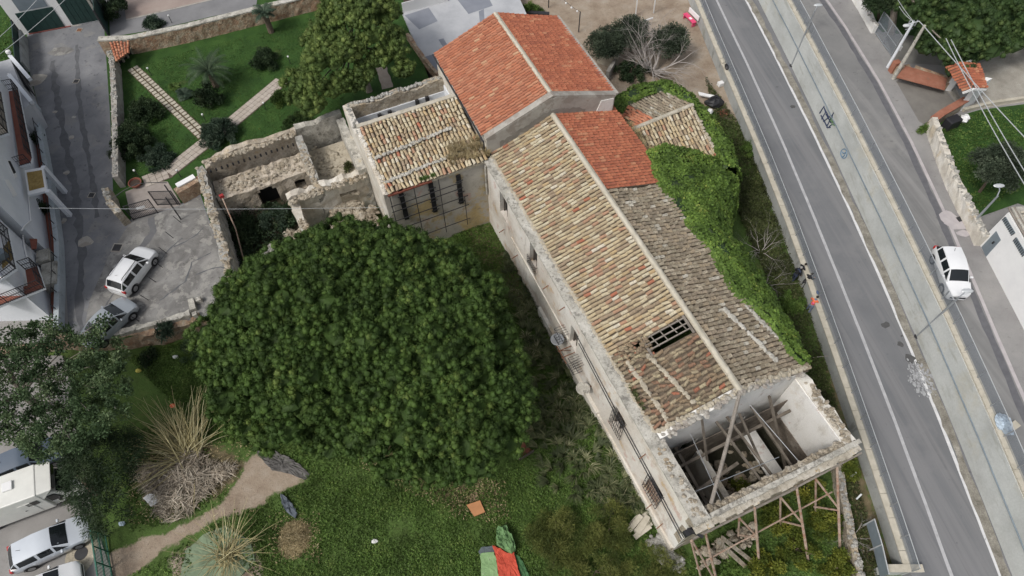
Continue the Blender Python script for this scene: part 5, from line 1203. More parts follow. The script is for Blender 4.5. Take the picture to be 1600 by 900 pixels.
m = MB(); stones(m, [V(-4.7, -11.0), V(-2.6, -8.0)], lambda i, t: .3+1.2*(1-abs(t-.5)), 1.3, 200, (.15, .4), .5); stones(m, [V(-5.0, -13.8), V(-1.5, -13.6)], .4, .8, 90, (.15, .4), .3); m.build('fallen_rubble', MT['rubble'], ru)
m = MB()
for k in range(16): b = -18.0+.42*k; vbox(m, -10.68, -10.5, b, b+.12, 3.45+.01*(k % 3), 3.62)
m.build('beam_sockets', MT['window_dark'], ru)
m = MB(); stones(m, [V(-1.4, -18.3), V(-2.5, -16.2)], lambda i, t: .9, .4, 60, (.25, .5), .5); stones(m, [V(-2.6, -16.4), V(-4.2, -15.6)], lambda i, t: .7, .4, 40, (.25, .5), .4)
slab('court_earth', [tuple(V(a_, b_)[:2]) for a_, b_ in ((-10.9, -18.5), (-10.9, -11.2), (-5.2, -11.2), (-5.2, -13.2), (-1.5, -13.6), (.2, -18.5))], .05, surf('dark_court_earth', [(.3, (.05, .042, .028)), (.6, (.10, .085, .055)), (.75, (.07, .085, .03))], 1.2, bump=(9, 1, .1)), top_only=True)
tag(m.build('fallen_wall_lump', MT['rubble_grey']), 'broken lump of grey rubble wall standing in the overgrown court beside the big pine', 'rubble')
o = MB().tube([V(-3.6, -18.0, .5), V(-5.5, -17.6, 2.4), V(-7.2, -17.6, 4.0)], .05, 6).build('leaning_pole', MT['wood_pole']); tag(o, 'thin pale pole leaning in the overgrown court of the stone rooms', 'pole')
m = MB(); m.box(V(-7.3, -17.6, 4.1), (.3, .2, .25), .5); m.build('red_rag', plain('red_cloth', (.30, .03, .03), .9), o)

# ================================================================ SMALL ANNEX WITH HIPPED TILES
an = thing('ivy_clad_annex', 'low annex with pale gabled tile roof half swallowed by ivy behind the villa', 'building', V(2, 13.5, 0))
z_r, z_e = 5.9, 4.9
gridwall(*fr(-2.6, 10.6, 5.8, 10.6), -.2, 4.7, .4, [], .9, .02).build('side_wall', MT['plaster'], an)
gridwall(*fr(5.9, 15.9, -2.6, 15.9), -.2, 4.7, .4, [], .9, .02).build('side_wall', MT['plaster'], an)
gridwall(*fr(-2.5, 10.7, -2.5, 16.0), -.2, 4.7, .4, [], .9, .02).build('end_wall', MT['plaster'], an)
gridwall(*fr(5.8, 10.7, 5.8, 16.0), -.2, 4.7, .4, [], .9, .02).build('end_wall', MT['plaster'], an)
roof('pale_tile_roof', V(6.0, 10.5, z_e-.2), V(6.0, 15.9, z_e-.2), V(.6, 16.4, z_r), V(.9, 10.9, z_r), MT['tile_old'], an, .262, .44, sag=.1, wob=.02)
roof('grey_tile_roof', V(-2.7, 16.0, z_e), V(-2.4, 12.7, z_e), V(.8, 13.2, z_r), V(.6, 16.4, z_r), MT['tile_grey'], an, .262, .4, sag=.1, wob=.02)
roof('red_tile_roof', V(-2.4, 12.7, z_e), V(-1.6, 10.3, z_e), V(1.0, 10.9, z_r), V(.8, 13.2, z_r), MT['tile_red'], an, .262, .4, sag=.05, wob=.04, skip=lambda s, t: (.55 < s < .7 and .3 < t < .7) or (.8 < s < .92 and .15 < t < .5))
ridge_caps('ridge_tiles', V(.9, 10.8, z_r+.05), V(.6, 16.4, z_r+.05), MT['coping'], an, .13, .45)
moundstrip('verge', V(.9, 16.2, z_r), V(6.0, 15.9, z_e-.1), .12, an, 'mortar', .08)

# ================================================================ VEGETATION
def zpoly(lst, z0, y0, z1, y1):
    """crown outline points of the photograph, each at its own height between (y0,z0) and (y1,z1)"""
    out = []
    for x, y in lst:
        z = z0+(z1-z0)*(y-y0)/(y1-y0); p = U(x, y, z); out.append((p.x, p.y))
    return out
# the great umbrella pine
ol = zpoly([(328, 500), (345, 455), (395, 410), (445, 380), (510, 352), (560, 338), (615, 347), (665, 368), (725, 392), (775, 445), (800, 505), (815, 560), (832, 610), (835, 650), (812, 690), (800, 735), (745, 768), (690, 758), (640, 772), (600, 750), (560, 712), (500, 715), (440, 708), (390, 695), (345, 668), (325, 600), (318, 540)], 6.8, 330, 3.6, 770)
c = U(590, 575, 0)
pine = thing('umbrella_pine', 'huge round dark green umbrella pine filling the middle of the walled garden', 'tree', (c.x, c.y, 0))
Lb, hb_ = crown_pine('crown', ol, 4.2, 8.7, MT['pine'], pine, 1.0, .98, .27, 40, 66, .085, asp=.42, zfun=lambda x, y, z: z-1.6*min(1, max(0, (20-y)/9)))
m = MB(); limbs(m, (c.x, c.y, -.1), (c.x+.2, c.y+.1, 4.2), Lb, hb_, .3, 34); m.build('trunk', MT['bark'], pine)
# lighter conifer behind the cross wing
ol = zpoly([(452, 130), (472, 95), (480, 45), (498, -40), (560, -60), (612, -25), (632, 30), (648, 85), (640, 118), (606, 105), (580, 128), (552, 160), (520, 192), (490, 206), (462, 190), (448, 160)], 9.0, -40, 4.5, 200)
c = U(577, 143, ZT)
con = thing('tall_conifer', 'tall light green conifer with open ragged crown behind the cross wing', 'tree', (c.x, c.y, ZT))
Lb, hb_ = crown_pine('crown', ol, 3.6, 8.8, MT['pine_light'], con, 1.05, .95, .28, 34, 60, .11, asp=.3, zfun=lambda x, y, z: z-1.5*min(1, max(0, (46-y)/8)))
m = MB(); limbs(m, (c.x, c.y, ZT-.05), (c.x-1.0, c.y+1.5, 5.5), Lb, hb_, .2, 22); m.build('trunk', MT['bark_grey'], con)
# pine at the top right
ol = zpoly([(1405, -130), (1408, 10), (1432, 50), (1455, 75), (1480, 95), (1512, 100), (1545, 96), (1585, 72), (1640, 62), (1760, -130)], 9.5, -130, 7.0, 100)
c = U(1392, 52, ZU)
p3 = thing('roadside_pine', 'large olive green pine overhanging the small tiled gateway at the top right', 'tree', (c.x, c.y, ZU))
Lb, hb_ = crown_pine('crown', ol, 7.0, 10.2, MT['pine_far'], p3, 1.15, 1.05, .29, 32, 52, .11, asp=.35, zfun=lambda x, y, z: z-1.5*min(1, max(0, (56-y)/8)))
m = MB(); m.tube([(c.x, c.y, ZU), U(1400, 0, 7.0), U(1420, -20, 8.5)], [.32, .25, .15], 9)
for (x, y) in ((1440, 30), (1470, 60), (1520, 60), (1500, 20)): m.tube([U(1405, -5, 7.2), U((x+1405)/2, y/2, 7.3), U(x, y, 7.6)], [.12, .08, .05], 6)
m.build('trunk', MT['bark_grey'], p3)
ol2 = zpoly([(1430, 60), (1470, 78), (1520, 100), (1580, 60), (1640, 30), (1640, -20), (1450, -20)], 7, 0, 6, 100)

def tree(name, label, px, py, zc, rx, ry, rz, n, R, per, size, mat, base, zb=0.0, cat='tree', group=None, quads=False, lim=6, barkm='bark', tr=.12):
    c = U(px, py, zc); C = bush_centres(c, rx, ry, rz, n); b = U(*base, zb) if base else Vector((c.x, c.y, zb))
    trunk = [([b, Vector((b.x*.4+c.x*.6, b.y*.4+c.y*.6, zb+(zc-zb)*.7)), (c.x, c.y, zc+rz*.3)], [tr, tr*.7, tr*.3])]
    for i in range(lim): q = Vector(C[RND.randrange(len(C))]); trunk.append(([Vector((b.x*.4+c.x*.6, b.y*.4+c.y*.6, zb+(zc-zb)*.7)), q], [tr*.45, tr*.12]))
    return leafy(name, label, cat, C, R, per, size, MT and mat, group, trunk, quads=quads, part='crown' if cat == 'tree' else 'foliage')
# broad tree over the parked cars on the left: open clumps and pale branches
poly = zpoly([(0, 512), (30, 500), (62, 498), (88, 505), (118, 520), (140, 505), (152, 490), (168, 498), (175, 530), (190, 560), (200, 600), (196, 650), (170, 690), (130, 700), (70, 715), (20, 690), (-60, 690), (-80, 520)], 6.0, 500, 5.0, 700)
pp = poisson(poly, .5, 2500); c = U(70, 640, 0)
bt = thing('broadleaf_tree', 'spreading broadleaf tree with pale branches above the silver car on the left', 'tree', (c.x, c.y, 0))
C = np.column_stack([pp, 4.6+1.3*NR.random(len(pp))]); R = NR.uniform(.38, .68, len(pp))
keep = NR.random(len(pp)) < .90; C, R = C[keep], R[keep]
P, dd, rn = tuft_cloud(C, R, 250, .13, up=.2, shell=.2); Vv, F = leaf_quads(P, .15, dd, .75); mesh_np('crown', Vv, F, MT['ficus'], bt, rnd=rn)
m = MB(); hub = Vector((c.x, c.y, 2.2)); m.tube([(c.x, c.y, -.05), hub], [.28, .22], 8)
hubs = [hub+Vector((RND.uniform(-2, 2), RND.uniform(-1.5, 3), RND.uniform(1.2, 2))) for _ in range(7)]
for h_ in hubs: m.tube([hub, hub.lerp(h_, .5)+Vector((0, 0, .2)), h_], [.16, .12, .08], 6)
for q in C[::5]:
    q = Vector(q); h_ = min(hubs, key=lambda h: (h-q).length); m.tube([h_, h_.lerp(q, .55)+Vector((RND.gauss(0, .15), RND.gauss(0, .15), .1)), q+Vector((0, 0, .35))], [.04, .028, .012], 5, cap=False)
m.build('trunk', MT['bark_grey'], bt)
# dark feathery tree below it
poly = zpoly([(85, 690), (120, 660), (180, 655), (200, 680), (195, 740), (185, 790), (165, 830), (140, 828), (112, 790), (92, 745)], 4.2, 660, 2.4, 830)
pp = poisson(poly, .5, 1200); dn = pdist(pp, poly); C = np.column_stack([pp, 2.0+2.0*np.sqrt(np.clip(dn/dn.max(), 0, 1))+NR.uniform(-.4, .4, len(pp))]); c = U(150, 770, 0)
ft = thing('feathery_dark_tree', 'dense dark feathery tree between the camper van and the brushwood heap', 'tree', (c.x, c.y, 0))
P, dd, rn = tuft_cloud(C, np.full(len(C), .6), 420, .2, up=.1, shell=.2); dd[:, 2] -= .5; dd /= np.linalg.norm(dd, axis=1)[:, None]; Vv, F = leaf_tris(P, .2, dd, .22); mesh_np('crown', Vv, F, MT['shrub_dark'], ft, rnd=rn)
m = MB(); m.tube([(c.x, c.y, -.05), (c.x, c.y+.5, 2.6)], [.22, .12], 8); m.build('trunk', MT['bark'], ft)
# ivy over the eaves of the villa and round the annex
def ivy_sheet(rows, dens, size, mat, name, parent, lift=.18):
    """rows: list of polylines (same count); leaves laid facing outwards on the lofted sheet"""
    R_ = [[Vector(p) for p in r] for r in rows]; P = []; N = []
    for i in range(len(R_)-1):
        for j in range(len(R_[i])-1):
            a, b, c, d = R_[i][j], R_[i+1][j], R_[i+1][j+1], R_[i][j+1]; nn = (b-a).cross(d-a); A = nn.length
            if A < 1e-4: continue
            nn.normalize()
            if nn.z < -.2: nn = -nn
            for _ in range(int(A*dens)):
                s, t = RND.random(), RND.random(); p = a.lerp(b, s).lerp(d.lerp(c, s), t); bumpy = .45*fbm(p.x*.9, p.y*.9, p.z*.9)+.25*fbm(p.x*3, p.y*3, p.z*3)
                P.append(p+nn*(RND.uniform(0, lift)+bumpy*.5)); N.append(nn)
    P = np.array(P); N = np.array(N); n = len(P); Nn = N+NR.normal(0, .45, (n, 3)); Nn[:, 2] += .25; Nn /= np.linalg.norm(Nn, axis=1)[:, None]
    d = unit(n); d -= Nn*(d*Nn).sum(1)[:, None]; d /= np.linalg.norm(d, axis=1)[:, None]; w = np.cross(Nn, d); s = (size*NR.uniform(.6, 1.25, n))[:, None]
    Vv = np.stack([P-d*s*.5, P+w*s*.45, P+d*s*.5, P-w*s*.45], 1).reshape(-1, 3)
    big = np.array([.5+.7*fbm(p[0]*.7, p[1]*.7, 3) for p in P[::1]])
    mesh_np(name, Vv, np.arange(4*n).reshape(-1, 4), MT[mat], parent, rnd=np.clip(big*.5+.2+NR.normal(0, .17, n), 0, 1))
    m = MB()
    for i in range(len(R_)-1):
        for j in range(len(R_[i])-1): m.quad(R_[i][j], R_[i+1][j], R_[i+1][j+1], R_[i][j+1])
    m.build('stem_mat', MT['shrub_dark'], parent)
ivy = thing('ivy', 'thick mass of bright green ivy over the right eaves of the villa roof', 'plant', V(13, 11.5, 0))
Aa = [4.2, 5.0, 6.0, 7.4, 8.5, 9.7, 11, 12.5, 14.5, 16.2, 17.3, 18.4, 19.6, 20.9, 21.6]
Bi = [10.1, 10.0, 9.5, 9.15, 9.1, 9.15, 9.2, 9.3, 9.15, 8.9, 9.3, 9.7, 9.7, 9.65, 9.95]
Bo = [14.6, 15.4, 16.0, 16.0, 15.2, 13.9, 12.8, 12.9, 12.8, 12.6, 12.3, 12.1, 11.8, 11.4, 10.9]
rows = []
for a, bi, bo in zip(Aa, Bi, Bo):
    r = []
    for s in (0, .12, .35, .6, .82, 1.0): r.append(V(a, bi+(bo-bi)*s, [7.2, 7.38, 7.2, 6.5, 5.7, 4.7][int(round([0, .12, .35, .6, .82, 1.0].index(s)))]))
    r += [V(a, bo+.25, 3.4), V(a, bo+.45, 1.6), V(a, bo+.9, .1)]; rows.append(r)
ivy_sheet(rows, 380, .17, 'ivy', 'foliage', ivy)
iv2 = thing('ivy_hedge', 'band of bright ivy wrapped round the outer eaves of the annex', 'plant', V(1, 17, 0))
path = [(-1.9, 10.6), (-2.9, 12.2), (-3.3, 14.0), (-3.1, 16.2), (-1.0, 17.2), (1.4, 17.3), (4.4, 17.0), (6.6, 16.2)]; rows = []
for i, (a, b) in enumerate(path):
    d = Vector((path[min(i+1, 7)][0]-path[max(i-1, 0)][0], path[min(i+1, 7)][1]-path[max(i-1, 0)][1])).normalized(); n_ = (-d.y, d.x)
    if (n_[0]*(a-1.5)+n_[1]*(b-13.5)) < 0: n_ = (-n_[0], -n_[1])
    rows.append([V(a+n_[0]*o, b+n_[1]*o, z) for o, z in ((-.9, 5.05), (-.5, 5.3), (0, 5.3), (.5, 4.8), (.9, 3.6), (1.1, 2.0), (1.4, .1))])
ivy_sheet(rows, 330, .17, 'ivy', 'foliage', iv2)
# bushy shrub in the corner of villa roof / dry grass tufts on the roofs
def tuft_on(name, label, pts, blades, h, sp, mat, cat='grass tuft', lean=.8, w=.012):
    Vv, F, rn = clump_grass(np.array([tuple(p) for p in pts]), blades, h, sp, lean, w); o = mesh_np(name, Vv, F, MT[mat], None, rnd=rn); return tag(o, label, cat)
tuft_on('dry_grass_tuft', 'dry straw coloured grass growing on the eave where the cross wing meets the villa', [onC(RND.uniform(-1.6, -.1), RND.uniform(-2.4, .3), .1) for _ in range(46)], 34, .55, .4, 'drygrass')
tuft_on('roof_grass_strip', 'dry grass growing along the valley between the deep red roof and the annex tiles', [V(RND.uniform(.8, 5.0), RND.uniform(10.3, 11.0), RND.uniform(6.0, 6.6)) for _ in range(60)], 30, .5, .4, 'drygrass')
tuft_on('green_roof_tuft', 'small green tuft on the eave above the strapped timber plates', [onC(.0, -4.2+RND.uniform(-.5, .5), .08) for _ in range(10)], 26, .22, .3, 'weeds', w=.02)
tuft_on('yellowish_roof_tuft', 'yellow green tuft on the front cornice beside the broken tiles', [V(RND.uniform(18.6, 20.2), RND.uniform(.55, .75), 7.1) for _ in range(18)], 24, .22, .2, 'scrub', w=.015)
# ---- ground cover, as stuff
PATH = [(150, 905), (165, 868), (215, 842), (262, 832), (300, 812), (345, 788), (372, 752), (385, 722), (398, 705), (470, 740), (478, 752), (440, 765), (405, 790), (372, 800), (330, 815), (300, 835), (255, 858), (230, 880), (190, 905)]
def cover(name, polys, n, size, mat, z=0.0, h=.10, asp=.7, lab=None, ztop=None):
    Ps = []
    for poly in polys:
        q = XY(poly, z); ar = abs(sum(q[i][0]*q[(i+1) % len(q)][1]-q[(i+1) % len(q)][0]*q[i][1] for i in range(len(q))))/2; Ps.append((q, ar))
    T = sum(a for _, a in Ps); out = []
    for q, a in Ps: out.append(scatter(q, int(n*a/T)))
    p = np.vstack(out); p = p[(pdist(p, XY(PATH, 0)) < -.15+NR.normal(0, .12, len(p)))]; dens = np.array([fbm(x*.5, y*.5, 5) for x, y in p]); p = p[(dens+NR.normal(0, .35, len(p))) > -.35]
    zz = np.full(len(p), z)+NR.uniform(0, h, len(p)); P = np.column_stack([p, zz]); d = unit(len(P)); d[:, 2] = np.abs(d[:, 2])*.5; d /= np.linalg.norm(d, axis=1)[:, None]
    Vv, F = leaf_tris(P, size, d, asp); rn = np.clip(.45+.5*np.array([fbm(x*.8, y*.8, 9) for x, y in p])+NR.normal(0, .22, len(p)), 0, 1)
    o = mesh_np(name, Vv, F, MT[mat], None, rnd=rn, origin=(0, 0, 0)); tag(o, kind='stuff'); return o
garden = [(200, 560), (330, 520), (380, 700), (420, 720), (480, 750), (380, 800), (400, 860), (420, 905), (760, 905), (900, 905), (1110, 905), (1060, 850), (1000, 760), (870, 520), (770, 350), (700, 360), (800, 500), (820, 700), (740, 760), (560, 700), (330, 690)]
cover('weeds', [garden], 120000, .115, 'weeds', 0, .15)
cover('weeds', [[(190, 680), (330, 640), (330, 800), (200, 835)], [(300, 790), (430, 730), (440, 905), (400, 905), (330, 850)], [(180, 905), (260, 870), (300, 840), (300, 905)], [(1080, 850), (1180, 770), (1310, 700), (1335, 800), (1350, 905), (1080, 905)]], 20000, .13, 'weeds', 0, .12)
cover('rough_scrub', [[(1100, 120), (1150, 190), (1200, 300), (1255, 450), (1300, 610), (1320, 690), (1380, 905), (1330, 905), (1300, 700), (1250, 560), (1140, 300), (1125, 210)], [(1130, 280), (1190, 280), (1235, 430), (1250, 500), (1180, 400)]], 34000, .14, 'scrub', 0, .3)
cover('garden_weeds', [[(1470, 195), (1530, 176), (1700, 160), (1800, 350), (1590, 300), (1525, 330), (1480, 240)]], 14000, .13, 'weeds', ZU+.02, .2)
cover('meadow', [[(-5, 20), (22, 25), (28, 92), (-5, 100)], [(1345, 0), (1400, 0), (1440, 60), (1380, 50)]], 3000, .12, 'weeds', ZT, .12)
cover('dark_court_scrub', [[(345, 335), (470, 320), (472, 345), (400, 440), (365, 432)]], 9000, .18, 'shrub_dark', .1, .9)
cover('dry_leaves', [[(560, 700), (700, 700), (780, 760), (700, 800), (560, 730)], [(420, 800), (500, 800), (505, 880), (420, 880)], [(710, 750), (790, 750), (800, 820), (700, 810)], [(200, 690), (400, 690), (400, 800), (200, 820)]], 5200, .12, 'drygrass', .1, .08, asp=.5)
cover('lawn_blades', [[(190, 108), (300, 78), (520, 25), (540, 170), (330, 245), (205, 285)]], 42000, .075, 'pine', ZT, .03)
# long arching grass beside the front wall
pl_ = XY([(775, 385), (812, 400), (870, 500), (930, 610), (1000, 740), (1045, 820), (985, 815), (930, 790), (860, 760), (835, 690), (838, 600), (812, 500), (790, 430)], 0)
q = poisson(pl_, .46, 5000); q = q[NR.random(len(q)) < .9]; dirs = np.array([[fbm(x*.3, y*.3, 1)*1.4-.3, fbm(x*.3, y*.3, 7)*1.4+.1, 0] for x, y in q])
Vv, F, rn = clump_grass(np.column_stack([q, np.zeros(len(q))]), 48, .8, .5, 1.0, .026, dirs)
tag(mesh_np('long_grass', Vv, F, MT['longgrass'], None, rnd=rn, origin=(0, 0, 0)), kind='stuff')
# ---- low bushes
def low_bush(name, label, px, py, r, h, n, mat, zb=0.0, leaf=.13, per=170, group=None, asp=.6, cat='bush', ry=None, quads=True, clump=.34, stem=True):
    c = U(px, py, zb); C = bush_centres((c.x, c.y, zb+h*.15), r, ry or r, h*.85, n)
    trunk = [([Vector((c.x, c.y, zb)), Vector((c.x, c.y, zb+h*.6))], [.06, .03])]+[([Vector((c.x, c.y, zb+.1)), Vector(C[i])], [.03, .01]) for i in range(min(6, n))]
    return leafy(name, label, cat, C, clump, per, leaf, mat, group, trunk, asp, quads=quads)
low_bush('fennel_shrub', 'feathery yellow green shrub near the bottom edge left of the near villa corner', 870, 850, 2.1, 1.3, 40, 'fennel', leaf=.22, per=330, asp=.10, clump=.55)
low_bush('fennel_shrub', 'feathery yellow green shrub beside the planks at the foot of the villa', 950, 830, 1.7, 1.3, 32, 'fennel', leaf=.22, per=330, asp=.10, clump=.5)
low_bush('fennel_shrub', 'feathery shrub cut by the bottom edge between tarpaulins and villa', 930, 895, 2.4, 1.1, 40, 'fennel', leaf=.22, per=330, asp=.10, clump=.55)
low_bush('fennel_shrub', 'small feathery shrub cut by the bottom edge below the near villa corner', 1030, 890, 1.5, .9, 24, 'fennel', leaf=.2, per=300, asp=.12, clump=.5)
for px, py, r, lab in ((1160, 770, 1.0, 'small yellow green shrub just below the end wall, left of the middle raker'), (1205, 800, 1.2, 'yellow green shrub under the middle raker'), (1255, 760, 1.1, 'yellow green shrub under the end cornice nearest the road'), (1285, 815, 1.2, 'yellow green shrub at the foot of the raker nearest the road'), (1240, 855, 1.3, 'bright yellow green shrub at the feet of the rakers'), (1190, 885, 1.1, 'dark yellow green shrub at the bottom edge left of the rakers'), (1300, 885, 1.2, 'yellow green shrub at the bottom edge beside the scrub strip'), (1320, 730, .7, 'small yellow shrub between the villa corner and the parapet wall')):
    low_bush('yellow_green_shrub', lab, px, py+6, r, 1.3, 26, 'yellowshrub', leaf=.15, per=150, asp=.5)
low_bush('green_bush', 'dark green leafy bush under the near corner props', 1140, 880, 1.5, .8, 30, 'weeds', leaf=.14, per=170)
low_bush('agave_plant', 'spiky green yucca growing on top of the alley retaining wall', 258, 520, .75, .7, 12, 'shrub_grey', ZT, leaf=.5, per=60, asp=.12, clump=.3, cat='plant')
low_bush('wall_shrub', 'leafy shrub with yellow flowers between the retaining wall and the umbrella pine', 310, 545, 1.3, 1.2, 26, 'ficus', leaf=.12, per=150)
low_bush('wall_creeper', 'dark creeper hanging on the retaining wall below the parking apron', 235, 560, .8, .6, 12, 'shrub_dark', leaf=.12, per=140)
for px, py, r, h, mat, lab in ((232, 172, 1.15, 1.5, 'shrub_dark', 'dark round bush left of the stepping stone path'), (212, 214, 1.7, 1.9, 'shrub_dark', 'wide dark brown green bush beside the alley wall'), (345, 206, 1.35, 1.7, 'shrub_grey', 'grey green round bush where the two garden paths meet'), (416, 92, .95, 1.4, 'shrub_dark', 'round dark bush on the lawn beside the tall conifer'), (440, 153, .62, 1.0, 'pine', 'small clipped dark ball bush beside the tiled path'), (330, 148, 1.0, 2.2, 'shrub_dark', 'dark shrub right below the big palm'), (247, 245, 1.2, .8, 'shrub_grey', 'low bush in the grass near the terracotta pot'), (243, 34, .7, 1.0, 'shrub_grey', 'small round bush standing on the paving behind the stone wall')):
    low_bush('garden_bush', lab, px, py+h*7, r*1.2, h, int(26*r*r)+14, mat, ZT, leaf=.12, per=230, clump=.36)
low_bush('conifer_base_shrub', 'brownish shrub at the left foot of the tall conifer', 470, 200, 1.5, 1.2, 26, 'pine_far', ZT, leaf=.13, per=200)
low_bush('hedge_clump', 'dark bushes at the top edge beside the pink paving', 183, 28, 1.2, 2.4, 34, 'shrub_dark', ZT, leaf=.13, per=200, ry=1.8)
low_bush('box_hedge', 'bright green clipped hedge at the top edge behind the red roofed house', 824, 20, 1.5, 1.0, 30, 'weeds', 0, leaf=.11, per=220, ry=.6)
low_bush('court_shrub', 'silvery grey shrub growing in the court of the roofless rooms', 432, 352, 1.25, 1.6, 26, 'shrub_grey', .2, leaf=.22, per=90, asp=.25, clump=.4)
low_bush('court_bramble', 'brown bramble thicket in the court of the roofless rooms', 385, 365, 1.6, 1.0, 30, 'shrub_dark', .2, leaf=.12, per=150, clump=.45)
low_bush('red_brown_weed', 'red brown weed on the floor of the right roofless room', 545, 262, .45, .5, 8, 'scrub', 2.2, leaf=.12, per=90)
low_bush('gap_bush', 'dark green bush in the gap between the ivy and the parapet wall', 1178, 240, 1.1, 1.2, 20, 'weeds', 0, leaf=.14, per=150)
low_bush('gap_bush', 'green bush beside the seated person in the orange jacket', 1232, 478, 1.0, 1.0, 18, 'weeds', 0, leaf=.14, per=150)
low_bush('lemon_bush', 'dense green bush below the bare tree behind the annex', 985, 118, 1.7, 1.4, 34, 'shrub_dark', 0, leaf=.14, per=170)
low_bush('verge_weeds', 'tuft of green weeds at the corner of the rough stone wall and the driveway', 1443, 203, .7, .35, 10, 'weeds', ZU, leaf=.12, per=110)
low_bush('verge_weeds', 'green weeds in the long planter in front of the brick red wall', 1424, 122, .5, .25, 8, 'weeds', ZU, leaf=.12, per=110, ry=.4)
for k, (px, py, r) in enumerate(((948, 78, 1.75), (985, 62, 1.9), (1046, 74, 1.8))):
    tree('olive_tree', ['dark olive tree nearest the red roofed house', 'dark olive tree behind the bare tree, close to the swing frame', 'dark olive tree beside the red and white bench'][k], px, py-6, 2.0, r, r*1.05, 1.4, 95, .48, 190, .15, 'olive', (px, py+18), 0)
tree('grey_olive_tree', 'grey green olive tree in the garden beside the rough stone wall on the right', 1558, 262, ZU+2.6, 2.1, 1.9, 1.5, 120, .42, 210, .14, 'olive', (1530, 300), ZU)
tree('driveway_tree', 'dark green tree at the top edge behind the grey mesh gate', 1372, 5, ZU+2.5, 1.6, 1.4, 1.2, 60, .42, 190, .14, 'shrub_dark', (1372, 30), ZU)
# palms
def palm(label, px, py, zb, h, nf, ln, mat='palm', name='palm_tree'):
    b = U(px, py, zb); t = thing(name, label, 'palm', b); m = MB(); m.tube([b, b+Vector((0, 0, h))], [.28, .24], 9); m.build('trunk', MT['bark'], t)
    for k in range(nf):
        an = 2*PI*k/nf+RND.uniform(-.15, .15); el = RND.uniform(.25, 1.15); Lf = ln*RND.uniform(.8, 1.1); p = b+Vector((0, 0, h)); d = Vector((math.cos(an)*math.cos(el), math.sin(an)*math.cos(el), math.sin(el))); pts = [p.copy()]
        for i in range(8): p = p+d*Lf/8; d = (d+Vector((0, 0, -.19))).normalized(); pts.append(p.copy())
        mm = MB(); mm.tube(pts, [.03-.003*i for i in range(9)], 4, cap=False); side = Vector((-math.sin(an), math.cos(an), 0)); r0 = RND.uniform(.2, .8)
        for i in range(1, 9):
            for j in range(4):
                q = pts[i-1].lerp(pts[i], j/4); dd_ = (pts[i]-pts[i-1]).normalized()
                for s in (1, -1):
                    l_ = .5*(1-abs(i-4)/6.5); tip = q+(side*s*.8+dd_*.55+Vector((0, 0, -.25)))*l_; mm.add([q-dd_*.022, q+dd_*.022, tip], [(0, 1, 2)], min(1, max(0, r0+RND.gauss(0, .15))))
        mm.build('frond', MT[mat], t)
    return t
palm('big feathery date palm on the lawn beside the stepping stone path', 338, 135, ZT, 1.6, 34, 2.3)
palm('yucca palm with stiff leaves on the lawn in front of the stone wall', 424, 50, ZT, 2.0, 26, 1.2, 'shrub_grey', 'yucca_palm')
palm('small agave on the lawn right of the stepping stones', 290, 150, ZT, .15, 22, .75, 'shrub_grey', 'agave')
palm('tiny green agave next to the larger agave on the lawn', 273, 137, ZT, .1, 12, .45, 'weeds', 'agave')
# bare trees and cane shrubs
def bare(label, px, py, zb, name, seeds, ln, rad, depth, spread, mat='bare', up=.6, kids=3, out=1.0, cx=0, cy=0):
    b = U(px, py, zb); t = thing(name, label, 'bare tree' if 'tree' in name else 'bare shrub', b); m = MB()
    for k in range(seeds):
        an = 2*PI*k/seeds+RND.uniform(-.3, .3); branches(m, b+Vector((0, 0, .02)), (math.cos(an)*out+cx, math.sin(an)*out+cy, up), ln*RND.uniform(.8, 1.2), rad, depth, spread, kids, .16)
    m.build('branches', MT[mat], t); return t
bare('leafless grey tree with spreading pale branches behind the annex', 1018, 116, 0, 'bare_tree', 11, 2.5, .13, 4, .42, up=1.25)
bare('leafless grey shrub in the gap beside the ivy', 1188, 395, 0, 'bare_shrub', 6, 1.3, .035, 3, .45, up=.7, out=.7)
bare('leafless pale shrub growing against the parapet wall near the dark clad people', 1196, 445, 0, 'bare_shrub', 4, 1.4, .03, 3, .4, up=.6, cx=.8)
bare('small leafless shrub on the scrub wall next to the yellow shrubs', 1330, 840, 0, 'bare_shrub', 6, .9, .025, 3, .5, up=.6)
bare('long crooked branch lying in scrub by the villa end', 1265, 560, 0, 'bare_shrub', 2, 1.3, .03, 2, .4, up=.4)
def canes(label, px, py, n, lmin, lmax, cx, cy, spread, rad=.022, name='cane_shrub', el=(.2, 1.0)):
    b = U(px, py, 0); t = thing(name, label, 'bare shrub', b); m = MB()
    for k in range(n):
        an = math.atan2(cy, cx)+RND.gauss(0, spread) if (cx or cy) else RND.uniform(0, 2*PI); e = RND.uniform(*el); ln = RND.uniform(lmin, lmax); d = Vector((math.cos(an)*math.cos(e), math.sin(an)*math.cos(e), math.sin(e))); p = b+Vector((RND.gauss(0, .3), RND.gauss(0, .3), .1)); pts = [p]
        for i in range(6): p = p+d*ln/6; d = (d+Vector((RND.gauss(0, .07), RND.gauss(0, .07), -.06+RND.gauss(0, .05)))).normalized(); pts.append(p)
        m.tube(pts, [rad*(1-.13*i) for i in range(7)], 4, RND.random(), cap=False)
        if RND.random() < .5: j = RND.randrange(2, 5); m.tube([pts[j], pts[j]+(d+Vector((RND.gauss(0, .5), RND.gauss(0, .5), 0))).normalized()*ln*.3], [rad*.5, rad*.2], 4, RND.random(), cap=False)
    m.build('canes', MT['cane'], t); return t
canes('large pale cane shrub with long bare shoots fanning out beside the umbrella pine', 298, 712, 190, 2.0, 4.8, -.75, .75, .95, rad=.03)
canes('second pale cane shrub with bare shoots fanning out over the dirt patch', 357, 868, 100, 1.4, 3.4, 0, 0, 1, rad=.026, name='cane_shrub')
